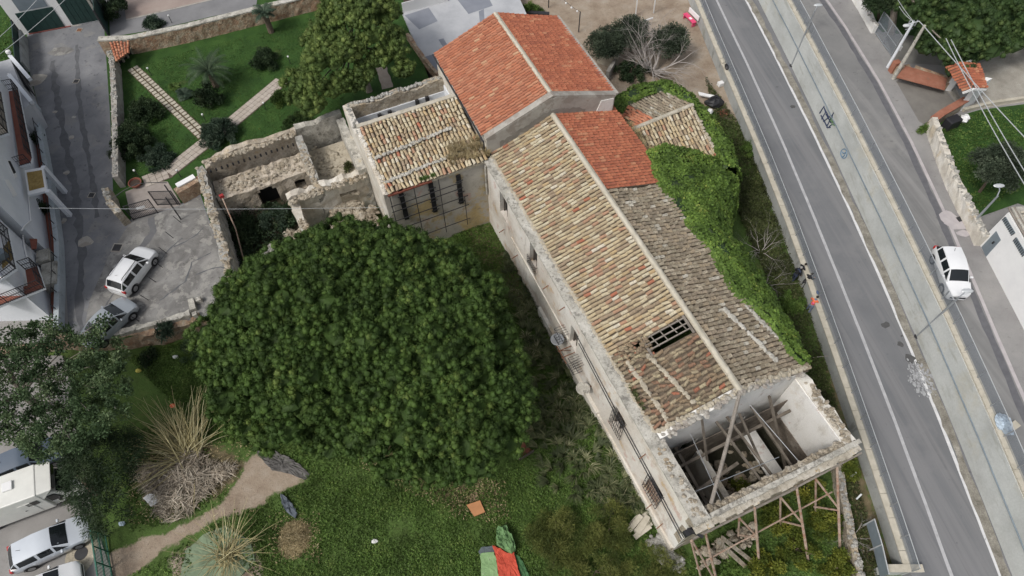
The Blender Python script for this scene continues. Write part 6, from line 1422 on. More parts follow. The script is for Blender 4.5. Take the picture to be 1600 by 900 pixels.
# brushwood heap and straw heap
b = U(285, 752, 0); n = 2600; an = NR.uniform(0, 2*PI, n); rr = np.sqrt(NR.random(n)); P = np.column_stack([b.x+rr*np.cos(an)*2.7*(1+.3*np.sin(an*3)), b.y+rr*np.sin(an)*1.9*(1+.3*np.cos(an*4)), .1+(1-rr)*.7+NR.uniform(0, .15, n)])
d = unit(n); d[:, 2] *= .25; d /= np.linalg.norm(d, axis=1)[:, None]; Vv, F = leaf_quads(P, 1.05, d, .05); tag(mesh_np('brushwood_heap', Vv, F, MT['thatch'], None, rnd=NR.random(n)), 'wide heap of grey cut brushwood under the large cane shrub', 'brushwood heap')
b = U(461, 842, 0); n = 4200; an = NR.uniform(0, 2*PI, n); rr = np.sqrt(NR.random(n)); P = np.column_stack([b.x+rr*np.cos(an)*1.0, b.y+rr*np.sin(an)*1.15, .04+(1-rr**2)*.28+NR.uniform(0, .05, n)])
d = unit(n); d[:, 2] *= .3; d /= np.linalg.norm(d, axis=1)[:, None]; Vv, F = leaf_quads(P, .22, d, .12); tag(mesh_np('straw_heap', Vv, F, MT['drygrass'], None, rnd=NR.random(n)), 'round heap of dry straw on the grass near the bottom edge', 'straw heap')

# ================================================================ WALLS, HOUSES AND STREET THINGS
def wallseg(name, label, pts, z0, z1, th, mat, cap=None, rough=.03, jag=.0, cat='wall', stone=0, cell=.5, capw=.06, caph=.07, group=None):
    pts = [Vector(p) for p in pts]; t = thing(name, label, cat, (pts[0].x, pts[0].y, z0), 0, group)
    pathwall([(p.x, p.y) for p in pts], z0-.2, z1, th, rough=rough, jag=jag, cell=cell).build('wall', MT[mat], t)
    off = offs(pts, th/2)
    if cap:
        m = MB()
        for a, b in zip(off, off[1:]):
            n = max(1, int((b-a).length/1.1))
            for k in range(n): m.bar(a.lerp(b, k/n)+Vector((0, 0, z1-a.z+caph/2)), a.lerp(b, (k+.985)/n)+Vector((0, 0, z1-b.z+caph/2+RND.uniform(-.006, .006))), th+capw, caph)
        m.build('coping', MT[cap], t)
    if stone:
        m = MB(); stones(m, off, z1, th*.38, stone, (.09, .2), .07); m.build('top_stones', MT['rubble_grey'], t)
    return t
# palm garden enclosure
wallseg('stone_wall', 'long reddish rubble stone wall with grey top at the far side of the palm garden', UP([(166, 86), (215, 84), (300, 66), (395, 42), (512, 12), (600, -12)], ZT), ZT, 2.95, .5, 'rubble_red', None, .06, .04, stone=0, cell=.4)
o_ = bpy.data.objects['stone_wall']; m = MB(); off = offs(UP([(166, 86), (215, 84), (300, 66), (395, 42), (512, 12), (600, -12)], ZT), .27)
for a, b in zip(off, off[1:]):
    n = max(1, int((b-a).length/.8))
    for k in range(n): m.bar(a.lerp(b, k/n)+Vector((0, 0, 1.5)), a.lerp(b, (k+1)/n)+Vector((0, 0, 1.5+RND.uniform(-.02, .02))), .56, .12)
m.build('top_band', MT['cornice'], o_)
wallseg('garden_wall', 'tan rendered wall with rough grey top between the alley and the palm garden', UP([(197, 292), (196, 230), (193, 160), (190, 110), (186, 98)], ZT), ZT, 2.75, .42, 'cement', None, .03, .05, stone=150)
wallseg('gate_pillar', 'squat rubble pillar of squared stones left of the garden gate', UP([(205, 348), (190, 330), (186, 312)], ZT), ZT, 3.0, .5, 'rubble', None, .08, .08, cat='pillar', stone=26)
wallseg('gate_side_wall', 'short rubble wall with white slab on top right of the garden gate', [V(-10.3, -20.8, ZT), V(-10.9, -18.9, ZT)], ZT, 2.7, .6, 'rubble_red', None, .06, .05)
m = MB(); p0, p1 = V(-11.0, -20.7, 2.8), V(-11.4, -19.3, 2.8); m.bar(p0, p1, .45, .1); m.build('white_slab', MT['white_clean'], bpy.data.objects['gate_side_wall'])
def iron_gate(label, p0, p1, h, n, mat='iron'):
    t = thing('iron_gate', label, 'gate', p0, 0, 'leaves of the garden gate'); up = Vector((0, 0, h)); m = MB()
    for (a, b) in ((p0, p0+up), (p1, p1+up)): m.bar(a, b, .06)
    for z in (.1, h*.42, h-.03): m.bar(p0+Vector((0, 0, z)), p1+Vector((0, 0, z)), .045)
    m.build('gate_frame', MT[mat], t); m = MB()
    for k in range(1, n): q = p0.lerp(p1, k/n); m.bar(q+Vector((0, 0, .1)), q+Vector((0, 0, h-.03)), .022)
    m.build('bars', MT[mat], t); return t
ga = iron_gate('left leaf of the iron garden gate, carrying a white sign plate', U(209, 344, ZT), U(247, 333, ZT), 1.65, 16)
m = MB(); q0, q1 = U(209, 344, ZT), U(247, 333, ZT); d_ = (q1-q0).normalized(); c_ = q0.lerp(q1, .55)+Vector((0, 0, 1.05)); m.bar(c_-d_*.3, c_+d_*.3, .03, .2); m.build('sign_plate', MT['white_clean'], ga)
iron_gate('right leaf of the iron garden gate, standing ajar', U(281, 320, ZT), U(247, 321, ZT), 1.65, 18)
m = MB()
for (x, y, h) in ((283, 343, 2.6), (278, 320, 2.3)): p = U(x, y, ZT); m.bar(p, p+Vector((0, 0, h)), .07)
p0 = U(283, 318, ZT)+Vector((0, 0, 2.4)); p1 = U(192, 338, ZT)+Vector((0, 0, 1.9)); mid = p0.lerp(p1, .5)+Vector((0, .3, .5)); m.tube([p0, p0.lerp(mid, .5)+Vector((0, 0, .1)), mid, mid.lerp(p1, .5)+Vector((0, 0, .1)), p1], .03, 5)
tag(m.build('gate_arch', MT['iron']), 'thin arched iron bar and posts framing the garden gate', 'gate frame')
t = thing('planter_bowl', 'large round terracotta bowl planter standing inside the garden gate', 'planter', U(214, 290, ZT)); MB().lathe((0, 0, 0), [(.25, 0), (.42, .18), (.5, .34), (.5, .40), (.43, .40), (.40, .28)], 20).build('bowl', MT['terracotta'], t, local=True); MB().lathe((0, 0, .27), [(.40, 0), (.38, .03)], 18).build('soil', plain('potting_soil', (.06, .04, .03), .95), t, local=True)
# small tiled barbecue roof in the garden corner
t = thing('garden_oven_shelter', 'small shelter with triangular orange tiled roof in the corner of the palm garden walls', 'shelter', U(185, 100, ZT))
zs = 3.3; P = UP([(170, 66), (203, 64), (199, 76), (178, 92)], zs)
roof('tile_roof', P[3]+Vector((0, 0, -.35)), P[2]+Vector((0, 0, -.35)), P[1], P[0], MT['tile_red'], t, .24, .32, under=True)
m = MB(); q = UP([(187, 103), (208, 84)], ZT)
for k in (0, .33, .66, 1): c_ = q[0].lerp(q[1], k); m.bar(c_, c_+Vector((0, 0, 1.35)), .14)
m.bar(q[0]+Vector((0, 0, .7)), q[1]+Vector((0, 0, .7)), .55, .1); m.build('brick_piers', MT['mortar'], t)
m = MB(); m.bar(q[0]+Vector((-.2, .3, .35)), q[1]+Vector((-.2, .3, .35)), .5, .6); m.build('oven_body', MT['window_dark'], t)
# garden path lights and bollards
gl = None
for k, (x, y, lab) in enumerate(((237, 118, 'slim garden light beside the stepping stones, nearest the stone wall'), (322, 190, 'slim garden light near the meeting of the two paths'), (217, 277, 'slim garden light next to the terracotta bowl'), (454, 100, 'slim garden light beside the tall conifer'), (416, 172, 'slim garden light near the clipped ball bush'), (283, 277, 'slim dark garden light near the white slab of the gate'), (269, 36, 'slim dark garden light standing on the back street paving'))):
    if gl is None:
        gl = thing('garden_light', lab, 'garden light', (0, 0, 0), 0, 'slim garden lights'); MB().tube([(0, 0, -.02), (0, 0, .72)], .03, 6).build('pole', MT['iron'], gl, local=True); MB().lathe((0, 0, .72), [(.05, 0), (.08, .05), (.08, .13), (.03, .17)], 8).build('lamp_head', MT['white_clean'], gl, local=True); o = gl
    else: o = copy_tree(gl); o['label'] = lab
    o.location = U(x, y, ZT)
bo = None
for k, (x, y, lab) in enumerate(((271, 372, 'thin iron bollard second in line from the gate'), (283, 348, 'thin iron bollard nearest the gate'), (261, 396, 'thin iron bollard third from the gate, above the white car'), (254, 418, 'thin iron bollard touching the front wing of the white parked car'), (244, 441, 'thin iron bollard beside the rear door of the white parked car'), (232, 469, 'thin iron bollard behind the white parked car'), (218, 502, 'thin iron bollard beside the bonnet of the silver car under the tree'))):
    if bo is None: bo = MB().tube([(0, 0, -.02), (0, 0, .95)], .024, 6).build('iron_bollard', MT['iron'], None, local=True); o = bo
    else: o = bo.copy(); COL.objects.link(o)
    tag(o, lab, 'bollard', 'thin iron bollards beside the parked cars'); o.location = U(x, y, ZT); o.rotation_euler = (.12, -.16, 0)
# retaining wall below the parking apron
rwl = UP([(100, 545), (150, 549), (196, 545), (258, 537), (318, 520), (333, 505)], 0)
wallseg('retaining_wall', 'crumbling reddish rubble retaining wall below the parking apron', rwl, 0, ZT+.02, .45, 'rubble_red', None, .12, .05, stone=0, cell=.35)
rp = UP([(176, 530), (215, 520), (262, 508), (300, 496)], ZT)
wallseg('kerb_wall', 'low broken concrete kerb wall along the edge of the parking apron', rp, ZT, ZT+.38, .38, 'cornice', None, .06, .06, cell=.3)
m = MB()
for (x, y, w_, h_) in ((301, 477, .55, .9), (311, 469, .5, .3), (305, 492, .4, .3)): m.box(U(x, y, ZT+.2), (w_*.7, h_, .4), .4)
tag(m.build('broken_blocks', MT['cornice']), 'broken pale concrete blocks at the apron corner touching the umbrella pine', 'blocks')
# ---- garage house at the top left
t = thing('white_garage_house', 'white house with two dark green garage doors at the top left corner', 'house', U(100, 42, ZT))
p0, p1 = U(46, 53, ZT), U(157, 32, ZT); Lw = (p1-p0).length; d_ = (p1-p0)/Lw; n_ = Vector((-d_.y, d_.x, 0))
def GP(u, n, z): return p0+d_*u+n_*n+Vector((0, 0, z))
gridwall(p0-d_*.6, p1+d_*.5, ZT-.2, ZT+6.5, .4, [], 1.5, .0).build('wall', MT['white_clean'], t)
m = MB(); f = Lw
def gpan(m, u0, u1, z0, z1, n0=-.05, n1=-.002): return m.hexa([GP(u0, n1, z0), GP(u1, n1, z0), GP(u1, n0, z0), GP(u0, n0, z0), GP(u0, n1, z1), GP(u1, n1, z1), GP(u1, n0, z1), GP(u0, n0, z1)][::1])
for nm, u0, u1, z1 in (('garage_door', .02, f*.505, 2.15), ('garage_door', f*.61, f*.98, 3.2)):
    m = MB(); gpan(m, u0, u1, .1, z1); dr = m.build(nm, MT['dark_green'], t); m = MB()
    for k in range(1, 5): gpan(m, u0+(u1-u0)*k/5-.02, u0+(u1-u0)*k/5+.02, .15, z1-.05, -.07, -.045)
    m.build('door_ribs', MT['dark_green'], dr)
m = MB(); gpan(m, .5, f*.46, 2.3, 4.4, -.06); m.build('roller_window', MT['grey_panel'], t)
m = MB(); gpan(m, 0, f*.58, -.02, .08, -.12); m.build('red_threshold', plain('red_step', (.22, .07, .06)), t)
m = MB(); gpan(m, f*1.0, f*1.03, .0, 5.0, -.3); m.build('drain_pipe', MT['cement'], t)
wallseg('boundary_wall', 'low concrete block wall at the top left corner of the alley beside the garage house', UP([(47, 112), (44, 62)], ZT)[::1], ZT, ZT+1.1, .2, 'concrete_dull', None, .01)
def panel(name, label, a, b, z0, z1, mat, th=.06, cat='screen', posts=3):
    t = thing(name, label, cat, a); d = (b-a).normalized(); m = MB(); m.bar(a+Vector((0, 0, (z0+z1)/2-a.z)), b+Vector((0, 0, (z0+z1)/2-b.z)), th, z1-z0); m.build('screen_panel', MT[mat], t); m = MB()
    for k in range(posts): q = a.lerp(b, k/(posts-1)); m.bar(Vector((q.x, q.y, z0-.05)), Vector((q.x, q.y, z1+.06)), th*1.9)
    m.build('screen_post', MT['iron'], t); return t
panel('green_screen', 'dark green screen fence beside the left lawn at the top of the alley', U(44, 118, ZT), U(38, 60, ZT), ZT, ZT+1.9, 'dark_green')
panel('green_screen', 'tall dark green screen between the garage house and the back street', U(170, 56, ZT), U(166, 6, ZT), ZT, ZT+2.6, 'dark_green')
panel('green_screen', 'dark screen panel between the balconies and the concrete wall in the alley', U(50, 158, ZT), U(42, 108, ZT), ZT, ZT+1.3, 'window_dark')
# ---- white apartment building with balconies
apt = thing('apartment_building', 'white apartment building with terracotta balconies along the left edge', 'building', U(60, 300, ZT))
F0, F1, F2, F3 = U(50, 182, ZT), U(79, 398, ZT), U(66, 404, ZT), U(84, 500, ZT)
m = MB(); W_ = MB()
m.prism([(F0.x, F0.y), (F0.x-9, F0.y+1.2), (F1.x-9, F1.y+1), (F1.x, F1.y)], ZT, ZT+8.2); m.build('wall', MT['white_wall'], apt)
m = MB(); m.prism([(F2.x, F2.y-.03), (F2.x-9, F2.y+1), (F3.x-9, F3.y), (F3.x, F3.y)], ZT, ZT+8.0); m.build('wall', MT['white_wall'], apt)
def wall_hit(px, py, A, B):
    n = Vector((-(B-A).y, (B-A).x, 0)); d = CAMR.to_3x3() @ Vector((px-800, -(py-450), -FPX)); o = Vector((0, 0, H)); tt = (A-o).dot(n)/d.dot(n); return o+d*tt
def wquad(m, pxs, A, B, off, th=.05):
    n = Vector((-(B-A).y, (B-A).x, 0)).normalized(); n = n if n.x > 0 else -n; P = [wall_hit(x, y, A, B) for x, y in pxs]; m.hexa([p+n*(off-th) for p in P]+[p+n*off for p in P])
for pxs, mt in (([(9, 250), (14, 250), (26, 276), (22, 279)], 'white_clean'), ([(6, 281), (12, 281), (26, 305), (20, 308)], 'white_clean')):
    m = MB(); wquad(m, pxs, F0, F1, .06); w_ = m.build('window', MT[mt], apt)
for pxs in ([(11, 252), (14, 252), (23, 270), (20, 272)],):
    m = MB(); wquad(m, pxs, F0, F1, .09); m.build('pane', MT['window_dark'], w_)
m = MB(); m.tube([wall_hit(x, y, F0, F1)+Vector((.08, 0, 0)) for x, y in ((42, 300), (44, 318), (46, 345), (36, 353), (32, 360))], .05, 6); m.tube([wall_hit(x, y, F2, F3)+Vector((.08, 0, 0)) for x, y in ((33, 362), (36, 385), (40, 402))], .05, 6); m.build('drain_pipe', MT['white_clean'], apt)
def balcony(nm, pxs, z, flo, rails, h=.95, slab_='white_wall', brick=False):
    P = UP(pxs, z); m = MB(); m.prism([(p.x, p.y) for p in P], z-.18, z-.01); b_ = m.build(nm, MT[slab_], apt)
    c = sum(P, Vector((0, 0, 0)))/len(P); m = MB(); m.prism([((p-c)*.97+c)[:2] for p in P], z-.01, z+.02); m.build('floor', MT[flo], b_)
    m = MB()
    for i, j in rails:
        a, b = P[i], P[j]; L_ = (b-a).length; n = max(2, int(L_/.14))
        for zz in (.08, .5, h): m.bar(a+Vector((0, 0, zz)), b+Vector((0, 0, zz)), .035)
        for k in range(n+1): q = a.lerp(b, k/n); m.bar(q, q+Vector((0, 0, h)), .045 if k % 8 == 0 else .018)
    if rails: m.build('railing', MT['iron'], b_)
    return b_
balcony('balcony', [(13, 141), (28, 138), (50, 247), (48, 255), (31, 260)], 4.6, 'terracotta', [(0, 1), (1, 2), (3, 4)])
balcony('balcony', [(-14, 150), (2, 146), (13, 208), (-4, 214)], 7.4, 'drygravel' if 'drygravel' in MT else 'mortar', [(0, 1), (1, 2), (2, 3)])
MT['gravel'] = surf('yellow_gravel', [(.3, (.24, .16, .05)), (.7, (.36, .26, .10))], 3, fine=(20, .3), bump=(20, 1, .04))
gb_ = balcony('porch_roof', [(38, 266), (67, 261), (74, 298), (44, 305)], 4.4, 'white_clean', [])
P = UP([(42, 270), (65, 266), (69, 292), (46, 298)], 4.44); MB().prism([(p.x, p.y) for p in P], 4.42, 4.47).build('gravel_bed', MT['gravel'], gb_)
m = MB(); P = UP([(38, 266), (67, 261), (74, 298), (44, 305)], 4.4); m.bar(P[1], P[1]-Vector((0, 0, 2.9)), .3); m.build('porch_pier', MT['white_wall'], apt); m = MB(); m.bar(P[2], P[2]-Vector((0, 0, 2.9)), .3); m.build('porch_pier', MT['white_wall'], apt)
b4 = balcony('balcony', [(-20, 384), (12, 358), (25, 420), (-20, 452)], 6.9, 'white_clean', [(0, 1), (1, 2), (2, 3)])
P = UP([(2, 392), (14, 376), (20, 405), (4, 420)], 6.95); MB().prism([(p.x, p.y) for p in P], 6.93, 6.98).build('gravel_bed', MT['gravel'], b4)
m = MB(); q = U(2, 404, 7.05); m.box((q.x, q.y, 7.3), (.9, .5, .5), .8); m.build('air_conditioner', MT['grey_panel'], b4)
balcony('balcony', [(40, 421), (58, 415), (70, 450), (-20, 486), (-20, 464), (44, 446)], 4.7, 'terracotta', [(0, 1), (1, 2), (2, 3)])
m = MB(); P = UP([(46, 373), (57, 373), (56, 388), (49, 389)], 3.6); m.prism([(p.x, p.y) for p in P], 3.5, 3.6); m.build('door_canopy', MT['terracotta'], apt)
m = MB(); q = U(70, 402, ZT+.9); m.box((q.x, q.y, ZT+.6), (.8, 1.0, 1.2), .3); q = U(77, 428, ZT+.9); m.box((q.x, q.y, ZT+.5), (1.0, 1.9, 1.0), .3); m.build('stone_cabinets', MT['cornice'], apt)
m = MB(); P = UP([(50, 180), (62, 176), (76, 262), (92, 385), (95, 500), (80, 500), (79, 398)], ZT+.05); m.prism([(p.x, p.y) for p in P], ZT-.1, ZT+.06); m.build('terracotta_patio', MT['terracotta'], apt)
P = UP([(64, 170), (76, 230), (91, 312), (101, 385), (103, 440), (101, 520)], ZT)
wallseg('patio_wall', 'pale blue grey patio wall between the apartment building and the alley', P[::-1], ZT, ZT+.75, .28, 'bluewall', 'bluewall', .0, cell=1.0)
bo_ = bpy.data.objects['patio_wall']; m = MB()
for a, b in zip(P, P[1:]):
    a = a+Vector((-.15, 0, .8)); b = b+Vector((-.15, 0, .8)); n = max(1, int((b-a).length/1.3))
    for k in range(n+1): q = a.lerp(b, k/n); m.bar(q, q+Vector((0, 0, .7)), .04)
    m.bar(a+Vector((0, 0, .7)), b+Vector((0, 0, .7)), .035)
m.build('railing', MT['iron'], bo_)
low_bush('patio_bush', 'round dark green bush on the terracotta patio of the apartment building', 70, 330, .55, 1.0, 12, 'shrub_dark', ZT, leaf=.12, per=170)
low_bush('patio_bush', 'small dark potted bush at the upper end of the terracotta patio', 62, 222, .5, .9, 10, 'shrub_dark', ZT, leaf=.12, per=150)
ann = thing('annex_terrace', 'grey roof terrace with white parapet at the left edge above the balconies', 'terrace', U(30, 160, 4))
m = MB(); P = UP([(-30, 105), (16, 92), (30, 128), (46, 162), (30, 178), (0, 190), (-30, 190)], 4.0); m.prism([(p.x, p.y) for p in P], ZT, 4.0); m.build('block', MT['terrace_grey'], ann)
m = MB()
for a, b in (((16, 88), (47, 124)), ((15, 118), (50, 160))): m.bar(U(*a, 4.1), U(*b, 3.9), .3, .3)
m.build('parapet', MT['white_wall'], ann)
m = MB(); m.bar(U(15, 118, 4.0), U(50, 160, 3.6)-Vector((0, 0, .0)), .12, .5); m.build('parapet_panel', MT['white_clean'], ann); m = MB(); m.lathe(U(15, 84, 4.3), [(.1, 0), (.2, .1), (.2, .28), (.06, .36)], 8); m.build('parapet_post', MT['white_clean'], ann)
m = MB(); a, b = U(36, 132, 3.0), U(49, 150, 2.4); m.bar(U(26, 104, 3.2), U(48, 142, 2.6), .06, 1.3); m.build('dark_screen', MT['window_dark'], ann)
# wires over the left alley and the gate
def wire(label, a, b, r=.02, sag=.4, name='overhead_wire', mat='steel_pale'):
    a, b = Vector(a), Vector(b); tag(MB().tube([a.lerp(b, k/14)-Vector((0, 0, sag*4*(k/14)*(1-k/14))) for k in range(15)], r, 4).build(name, MT[mat]), label, 'wire')
wire('pale wire strung across the alley above the garden gate', U(60, 325, 6.5), U(600, 324, 5.2), .011, .15)
wire('thin pale wire crossing the top left corner from the lawn to the garage house', U(-10, 66, 8), U(66, -10, 9), .018, .1)
wire('thin pale wire crossing in front of the green garage doors', U(-10, 92, 8), U(112, -10, 9), .018, .1)
# ---- top middle yard
t = thing('swing_frame', 'white metal frame standing in the sandy yard at the top edge', 'frame', U(1000, 20, 0)); m = MB()
for (a, b) in (((993, 24, 0), (997, -12, 2.6)), ((1021, 20, 0), (1026, -14, 2.6))): m.bar(U(*a), U(*b), .1)
m.bar(U(997, -12, 2.6), U(1026, -14, 2.6), .1); m.build('frame', MT['white_clean'], t)
tag(MB().bar(U(984, 41, .7), U(1020, 28, .7), .12).build('white_beam', MT['white_clean']), 'white beam lying across the olive trees in the sandy yard', 'beam')
t = thing('toy_bench', 'bright pink and white painted bench by the parapet wall at the top', 'bench', U(1078, 34, 0), VROT+.03)
pk = plain('pink_paint', (.65, .06, .16), .5); m = MB(); m.box((0, -.12, .45), (1.6, .45, .06)); m.build('seat', pk, t, local=True); m = MB(); m.box((0, .28, .75), (1.6, .08, .45)); m.build('backrest', MT['white_clean'], t, local=True); m = MB(); m.box((.1, -.12, .49), (.3, .25, .02)); m.build('white_emblem', MT['white_clean'], t, local=True)
for s in (-.7, .7): m = MB(); m.box((s, -.1, .21), (.08, .4, .42)); m.build('leg', pk, t, local=True)
m = MB(); m.box(U(1126, 131, .18), (.5, .4, .36), .4); tag(m.build('white_crate', MT['white_clean'], bevel=.03), 'little white crate on the sand beside the parapet wall', 'crate')
for k, (pt, hh) in enumerate((((904, 50), 2.2), ((857, 12), 2.6))):
    p = U(*pt, 0); tag(MB().tube([p, p+Vector((0, 0, hh))], .05, 6).build('lamp_pole', MT['iron']), ['dark pole at the corner of the red roofed house carrying the light string', 'dark pole behind the clipped hedge carrying the light string'][k], 'pole')
sl = thing('light_string', 'string of small white lights hanging behind the red roofed house', 'string lights', U(880, 20, 2)); A_, B_ = U(904, 50, 0)+Vector((0, 0, 2.2)), U(872, -10, 2.6); m = MB(); m.tube([A_.lerp(B_, k/8)-Vector((0, 0, .8*(k/8)*(1-k/8))) for k in range(9)], .015, 4); m.build('cable', MT['iron'], sl)
for k in range(1, 8, 2): q = A_.lerp(B_, k/8)-Vector((0, 0, .8*(k/8)*(1-k/8)+.1)); MB().blob(q, .1, .1, .1, 8, 6, 0).build('bulb', MT['white_clean'], sl)
MBm = MB(); MBm.bar(U(800, 20, .3), U(858, 24, .3), .4, .5); tag(MBm.build('low_wall', MT['iron']), 'dark low fence under the clipped hedge behind the red roofed house', 'fence')
wallseg('low_yard_wall', 'broken beige stub wall in the shrubs right of the red roofed house', UP([(965, 104), (935, 95)], 0), 0, 1.2, .35, 'coping', None, .04, .05)
wallseg('low_yard_wall', 'grey block wall in the shrubs between the red roofed house and the annex', UP([(950, 128), (962, 108)], 0), 0, 1.1, .3, 'cement', None, .04, .05)
wallseg('corrugated_fence', 'white corrugated sheet fence at the far edge of the grey terrace', UP([(700, 2), (630, 20)], 1.9)[::-1], 1.9, 2.9, .06, 'white_clean', None, .0, cat='fence')
wallseg('terrace_edge_wall', 'brown stone edge wall of the grey terrace beside the tall conifer', UP([(692, 128), (668, 100), (640, 60)], ZT), ZT, 2.1, .3, 'rubble_red', None, .05, .03)
# washed sheets and black bag near annex
m = MB(); a, b, c_, d_ = U(1091, 143, .6), U(1118, 149, .5), U(1122, 154, .35), U(1093, 148, .5)
m.hexa([a-Vector((0, 0, .12)), b-Vector((0, 0, .12)), c_-Vector((0, 0, .12)), d_-Vector((0, 0, .12)), a, b, c_, d_]); tag(m.build('white_tarpaulin', MT['white_clean'], bevel=.02), 'crumpled white tarpaulin on the scrub beside the ivy hedge', 'tarpaulin')
m = MB(); q = U(1116, 160, .3); m.blob(q, .8, .6, .5, 10, 7, .2); tag(m.build('black_bin_bag', MT['black_plastic']), 'heap of black plastic bags under the white tarpaulin end', 'bag')
m = MB(); q = U(1110, 174, .3); m.blob(q, .22, .3, .2, 8, 6, .25); tag(m.build('plastic_bottle_bag', MT['white_clean']), 'small white plastic bag in the scrub right of the ivy hedge', 'bag')
m = MB(); q = U(1131, 177, .1); m.box(q, (.8, .7, .1), .3); tag(m.build('brown_board', MT['terracotta']), 'brown board lying in the scrub beside the white plastic bag', 'board')
m = MB(); q = U(1132, 106, 1.22)+Vector((.15, 0, .16)); m.blob(q, .2, .34, .18, 8, 6, .2); o = m.build('black_bag', MT['black_plastic']); tag(o, 'small black bag on the parapet coping at the mesh fence near the top', 'bag')
m = MB(); m.blob(q+Vector((-.2, .8, -.05)), .22, .28, .12, 8, 6, .15); tag(m.build('beige_sack', MT['coping']), 'beige sack on the parapet coping behind the black bag', 'sack')
# square end of the parapet, drain trench with glass-like screens
t = thing('end_screen', 'glazed screen panels standing along the old wall at the bottom right', 'screen', U(1372, 880, 0)); P = UP([(1347, 822), (1358, 860), (1368, 905)], .0)
for a, b in zip(P, P[1:]):
    m = MB(); m.bar(a+Vector((.02, 0, 1.1)), b+Vector((.02, 0, 1.1)), .03, 1.1); m.build('screen_pane', MT['grey_panel'], t)
    m = MB(); m.bar(a+Vector((0, 0, 0)), a+Vector((0, 0, 1.7)), .06); m.bar(b+Vector((0, 0, 1.68)), a+Vector((0, 0, 1.68)), .05); m.build('screen_post', MT['steel_pale'], t)
wallseg('old_wall', 'mossy old wall strip between the yellow shrubs and the parapet', UP([(1342, 905), (1330, 850), (1316, 780), (1303, 700)], 0), 0, .8, .42, 'rubble', None, .08, .05, stone=60)
m = MB()
for a, b in (((1330, 745), (1338, 738)), ((1338, 780), (1346, 772))): m.bar(U(*a, .6), U(*b, .75), .09)
tag(m.build('steel_brackets', MT['steel_pale']), 'two short steel brackets sticking out of the mossy old wall', 'bracket')
wallseg('end_wall', 'short pale concrete wall closing the end of the parapet at the bottom edge', [U(1368, 899, 0), U(1428, 899, 0)], 0, 1.2, .35, 'concrete', 'coping', .0)
# ---- right side: walls, gateway, poles, lamps
wallseg('rough_stone_wall', 'rough pale stone wall beside the upper road, between the driveway and the white garage', UP([(1532, 384), (1510, 340), (1488, 296), (1470, 250), (1453, 200)], ZU), ZU, ZU+1.1, .42, 'plaster', None, .06, .04, stone=80, cell=.3)
wallseg('white_rough_wall', 'whitewashed rubble wall at the top right edge of the pavement', UP([(1367, 52), (1350, 22), (1335, -4), (1310, -50)][::1], ZU), ZU, ZU+.8, .35, 'plaster_white', None, .05, .06, stone=20)
def screen_gate(label, pts, h, nm='mesh_gate'):
    t = thing(nm, label, 'gate', pts[0]); m = MB(); pm = MB(); up = Vector((0, 0, h))
    for a, b in zip(pts, pts[1:]):
        pm.quad(a+Vector((0, 0, .1)), b+Vector((0, 0, .1)), b+up, a+up)
        for z in (.1, h*.5, h): m.bar(a+Vector((0, 0, z)), b+Vector((0, 0, z)), .06)
        for k in range(3): q = a.lerp(b, k/2); m.bar(q, q+up, .06)
    pm.build('mesh_panel', MESH, t); m.build('gate_frame', MT['steel'], t); return t
screen_gate('grey mesh gate of two framed leaves beside the twin poles at the top right', UP([(1365, 50), (1392, 88)], ZU), 2.0)
wallseg('brick_red_wall', 'brick red topped wall with a weedy planter beside the twin poles', UP([(1400, 124), (1420, 122), (1476, 142)], ZU), ZU, ZU+.75, .75, 'terracotta_old' if 'terracotta_old' in MT else 'rubble_red', None, .02)
MT['redwash'] = surf('faded_red_wash', [(.3, (.24, .095, .06)), (.6, (.34, .15, .10)), (.75, (.30, .2, .14))], 1.2, layers=[(4, .58, .68, (.2, .15, .11), .6)], bump=(10, .4, .02))
m = MB(); P = UP([(1401, 120), (1415, 103), (1480, 122), (1476, 140)], ZU+.78); m.prism([(p.x, p.y) for p in P], ZU+.70, ZU+.8); m.build('red_top', MT['redwash'], bpy.data.objects['brick_red_wall'])
wallseg('red_coped_wall', 'low wall with faded brick red top running from the driveway to the tiled gateway', UP([(1450, 205), (1462, 196), (1498, 175)], ZU), ZU, ZU+.9, .4, 'rubble', None, .03)
m = MB(); P = UP([(1450, 203), (1462, 194), (1500, 172)], ZU); 
for a, b in zip(P, P[1:]): m.bar(a+Vector((.0, .15, .97)), b+Vector((.0, .15, .97)), .55, .1)
m.build('red_coping', MT['redwash'], bpy.data.objects['red_coped_wall'])
wallseg('drive_kerb_wall', 'low kerb wall between the stony drive and the right garden', UP([(1505, 176), (1545, 166), (1640, 152)], ZU), ZU, ZU+.3, .25, 'coping', None, .01)
gw = thing('tiled_gateway', 'small gateway with red tiled gable roof on white walls at the driveway', 'gateway', U(1500, 160, ZU))
pA0, pA1, pB0, pB1 = U(1474, 141, ZU), U(1487, 130, ZU), U(1494, 172, ZU), U(1512, 160, ZU)
m = MB(); m.prism([(p.x, p.y) for p in (pA0, pA0+Vector((.5, -.15, 0)), pA1+Vector((.5, -.15, 0)), pA1)], ZU, ZU+2.35); m.build('white_wall', MT['white_clean'], gw)
m = MB(); m.prism([(p.x, p.y) for p in (pB0, pB0+Vector((.35, -.1, 0)), pB1+Vector((.4, -.15, 0)), pB1)], ZU, ZU+2.5); m.build('white_wall', MT['white_clean'], gw)
zr = ZU+2.55; q = UP([(1479, 104), (1505, 143)], zr); q2 = UP([(1495, 97), (1520, 138)], zr+.45); q3 = UP([(1528, 99), (1541, 138)], zr)
roof('tile_roof', q[0], q[1], q2[1], q2[0], MT['tile_deep'], gw, .26, .36, wob=.006); roof('tile_roof', q3[1], q3[0], q2[0], q2[1], MT['tile_deep'], gw, .26, .36, wob=.006)
